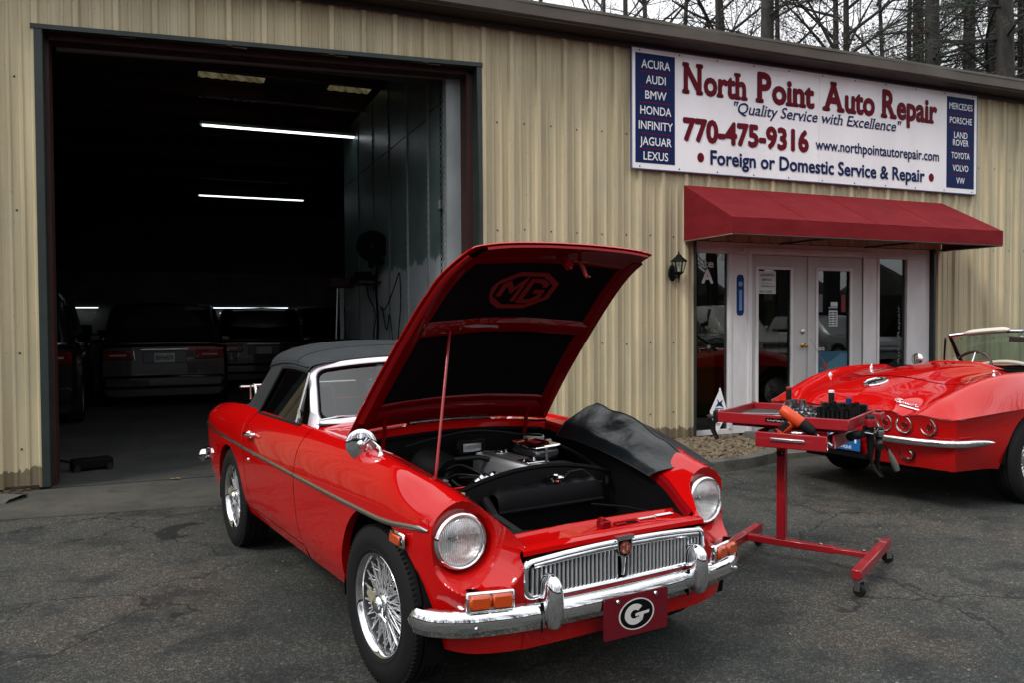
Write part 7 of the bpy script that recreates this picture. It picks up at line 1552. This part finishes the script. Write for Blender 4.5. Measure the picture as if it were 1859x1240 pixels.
def pine_tree(seed, h_, r_):
    rng = random.Random(seed); tr = MB(); cr_ = MB(); nd = MB(); n = 8; pts = []; q = Vector((0, 0, -.1))
    for k in range(n+1): pts.append(q.copy()); q = q+Vector((rng.uniform(-.02, .02), rng.uniform(-.02, .02), 1))*h_/n
    rs = [r_*(1-.72*k/n) for k in range(n+1)]; tr.tube(pts, rs, 10)
    for k in range(66):
        f = rng.uniform(.32, 1.0); z = f*h_; i = min(int(f*n), n-1); b_ = pts[i].lerp(pts[i+1], f*n-i); a = rng.uniform(0, 6.28); L_ = h_*.17*(1.25-f)*rng.uniform(.6, 1.15)+.6
        d = Vector((math.cos(a), math.sin(a), rng.uniform(-.12, .35))).normalized(); e = [b_+d*L_*t+Vector((0, 0, -.10*L_*t*t)) for t in (0, .35, .7, 1)]; cr_.tube(e, [.05, .035, .022, .010], 4, cap=False)
        for j in range(int(16+L_*12)):
            t = rng.uniform(.3, 1.05); p = b_+d*L_*t+Vector((rng.gauss(0, .28), rng.gauss(0, .28), rng.gauss(0, .14)-.1*L_*t*t))
            for u in range(5):
                s_ = rng.uniform(.16, .30); v = Vector((rng.gauss(0, 1), rng.gauss(0, 1), rng.gauss(0, .8))).normalized(); w_ = v.orthogonal().normalized()*s_*.05; nd.add([p-w_, p+w_, p+v*s_], [(0, 1, 2)])
    return tr.mesh('trunk', m_bark, 50), cr_.mesh('limbs', m_bark), nd.mesh('crown', m_leafd)
def put(M, kind, meshes, label, names, group):
    o = root(kind, label, 'tree', group=group); o.matrix_world = M
    for me, nm in zip(meshes, names): inst(me, nm, o)
    return o
bare = [bare_tree(s_, 19+s_ % 3, .17+.03*(s_ % 3)) for s_ in (1, 2, 3, 4, 5)]
pines = [pine_tree(s_, 23, .36) for s_ in (11, 12, 13)]
def leafy(src, seed):
    """a tree that kept part of its leaves"""
    rng = random.Random(seed); lv = MB()
    for p in src[2]:
        if rng.random() < .6:
            for k in range(9):
                q = p+Vector((rng.gauss(0, .2), rng.gauss(0, .2), rng.gauss(0, .18))); a = Vector((rng.gauss(0, 1), rng.gauss(0, 1), rng.gauss(0, 1))).normalized()*.075; b_ = a.orthogonal().normalized()*.045; lv.add([q-a, q+b_, q+a, q-b_], [(0, 1, 2, 3)])
    return lv.mesh('leaves', m_leafb)
lv1 = leafy(bare[1], 4)
def at_px(px, D):
    """ground point behind the roof seen in the direction of photo column px at distance D"""
    a = math.atan((px-929.5)/1472.07); return D*math.sin(a), D*math.cos(a)
rg = random.Random(77); cn = {}; NTH = lambda n_: str(n_)+('th' if 4 <= n_ % 100 <= 20 else {1: 'st', 2: 'nd', 3: 'rd'}.get(n_ % 10, 'th'))
def nth(k_): cn[k_] = cn.get(k_, 0)+1; return NTH(cn[k_])
TR = [(1000, 44, 0), (1090, 40, 3), (1180, 55, 4), (1225, 46, 0), (1305, 38, 3), (1325, 43, 1), (1392, 33, 'p0'), (1425, 44, 4), (1515, 42, 'L'), (1820, 32, 'p1'), (1660, 46, 'p2'), (1545, 36, 1), (1610, 47, 0), (1645, 38, 2), (1690, 34, 'p1'), (1755, 44, 'p0'), (1785, 36, 4), (1800, 50, 'p1'), (1850, 40, 'p2'), (1900, 46, 'p1'), (960, 60, 2), (1150, 64, 1), (1960, 42, 2), (2050, 44, 'p0')]
for k, (px_, D, kd) in enumerate(sorted(TR, key=lambda q_: q_[0])):
    x, y = at_px(px_, D); M_ = T(x, y, 0) @ RZ(rg.uniform(0, 6.28)) @ S3(*(lambda s_: (s_, s_, s_*1.05))(rg.uniform(.9, 1.1)*max(1, D/40)))
    if isinstance(kd, int): put(M_, 'bare_tree', bare[kd][:2], 'leafless tree behind the roof, '+nth('b')+' from the left of the bare ones', ('trunk', 'crown'), 'bare trees behind the building')
    elif kd == 'L': put(M_, 'leafy_tree', (bare[1][0], bare[1][1], lv1), 'tree with clinging brown leaves behind the roof above the sign', ('trunk', 'crown', 'leaves'), None) if False else put(M_, 'oak_tree', (bare[1][0], bare[1][1], lv1), 'tree still holding clumps of brown leaves behind the roof above the sign', ('trunk', 'crown', 'leaves'), 'leaf bearing trees behind the building')
    else: put(M_, 'pine_tree', pines[int(kd[1])], 'tall pine behind the roof, '+nth('p')+' from the left of the straight trunked pines', ('trunk', 'limbs', 'crown'), 'pines behind the building')
# woodland around the yard (behind the photographer): reads as one mass in the paint and glass
wd = MB(); rg = random.Random(5)
for k in range(150):
    a = rg.uniform(R(-200), R(20)); D = rg.uniform(20, 34); x, y = D*math.cos(a), D*math.sin(a)-2
    if y > 3 and x > -14 and x < 16: continue
    h_ = rg.uniform(10, 16); r_ = rg.uniform(.12, .28); l_ = rg.uniform(-.8, .8); wd.tube([(x, y, 0), (x+l_*.4, y, h_*.5), (x+l_, y+l_, h_)], [r_, r_*.7, r_*.2], 5, cap=False)
    for q in range(26):
        f = rg.uniform(.3, 1); b_ = rg.uniform(0, 6.28); L_ = rg.uniform(1, 3); p = Vector((x+l_*f*.8, y, h_*f)); e = p+Vector((math.cos(b_)*L_, math.sin(b_)*L_, L_*.7)); wd.tube([p, e], [.05, .012], 3, cap=False)
        for u in range(4): g_ = p.lerp(e, rg.uniform(.3, 1)); wd.tube([g_, g_+Vector((rg.gauss(0, .6), rg.gauss(0, .6), rg.uniform(.1, .9)))], [.018, .005], 3, cap=False)
setting(wd, 'woodland', m_bark, kind='stuff')
ud = MB()
for k in range(46):
    a = R(-205+230*k/45); D = 37+rg.uniform(-2, 2); x, y = D*math.cos(a), D*math.sin(a)-2
    if y > 3 and -14 < x < 16: continue
    ud.add([v*1 for v in iv], ifc, T(x, y, 1.2) @ RZ(k) @ S3(3.4, 3.2, rg.uniform(2.5, 4.6)))
setting(ud, 'undergrowth', mat('undergrowth_green', (.030, .032, .022), .9, noise=(2, .5, (1, 1, 1))), kind='stuff')
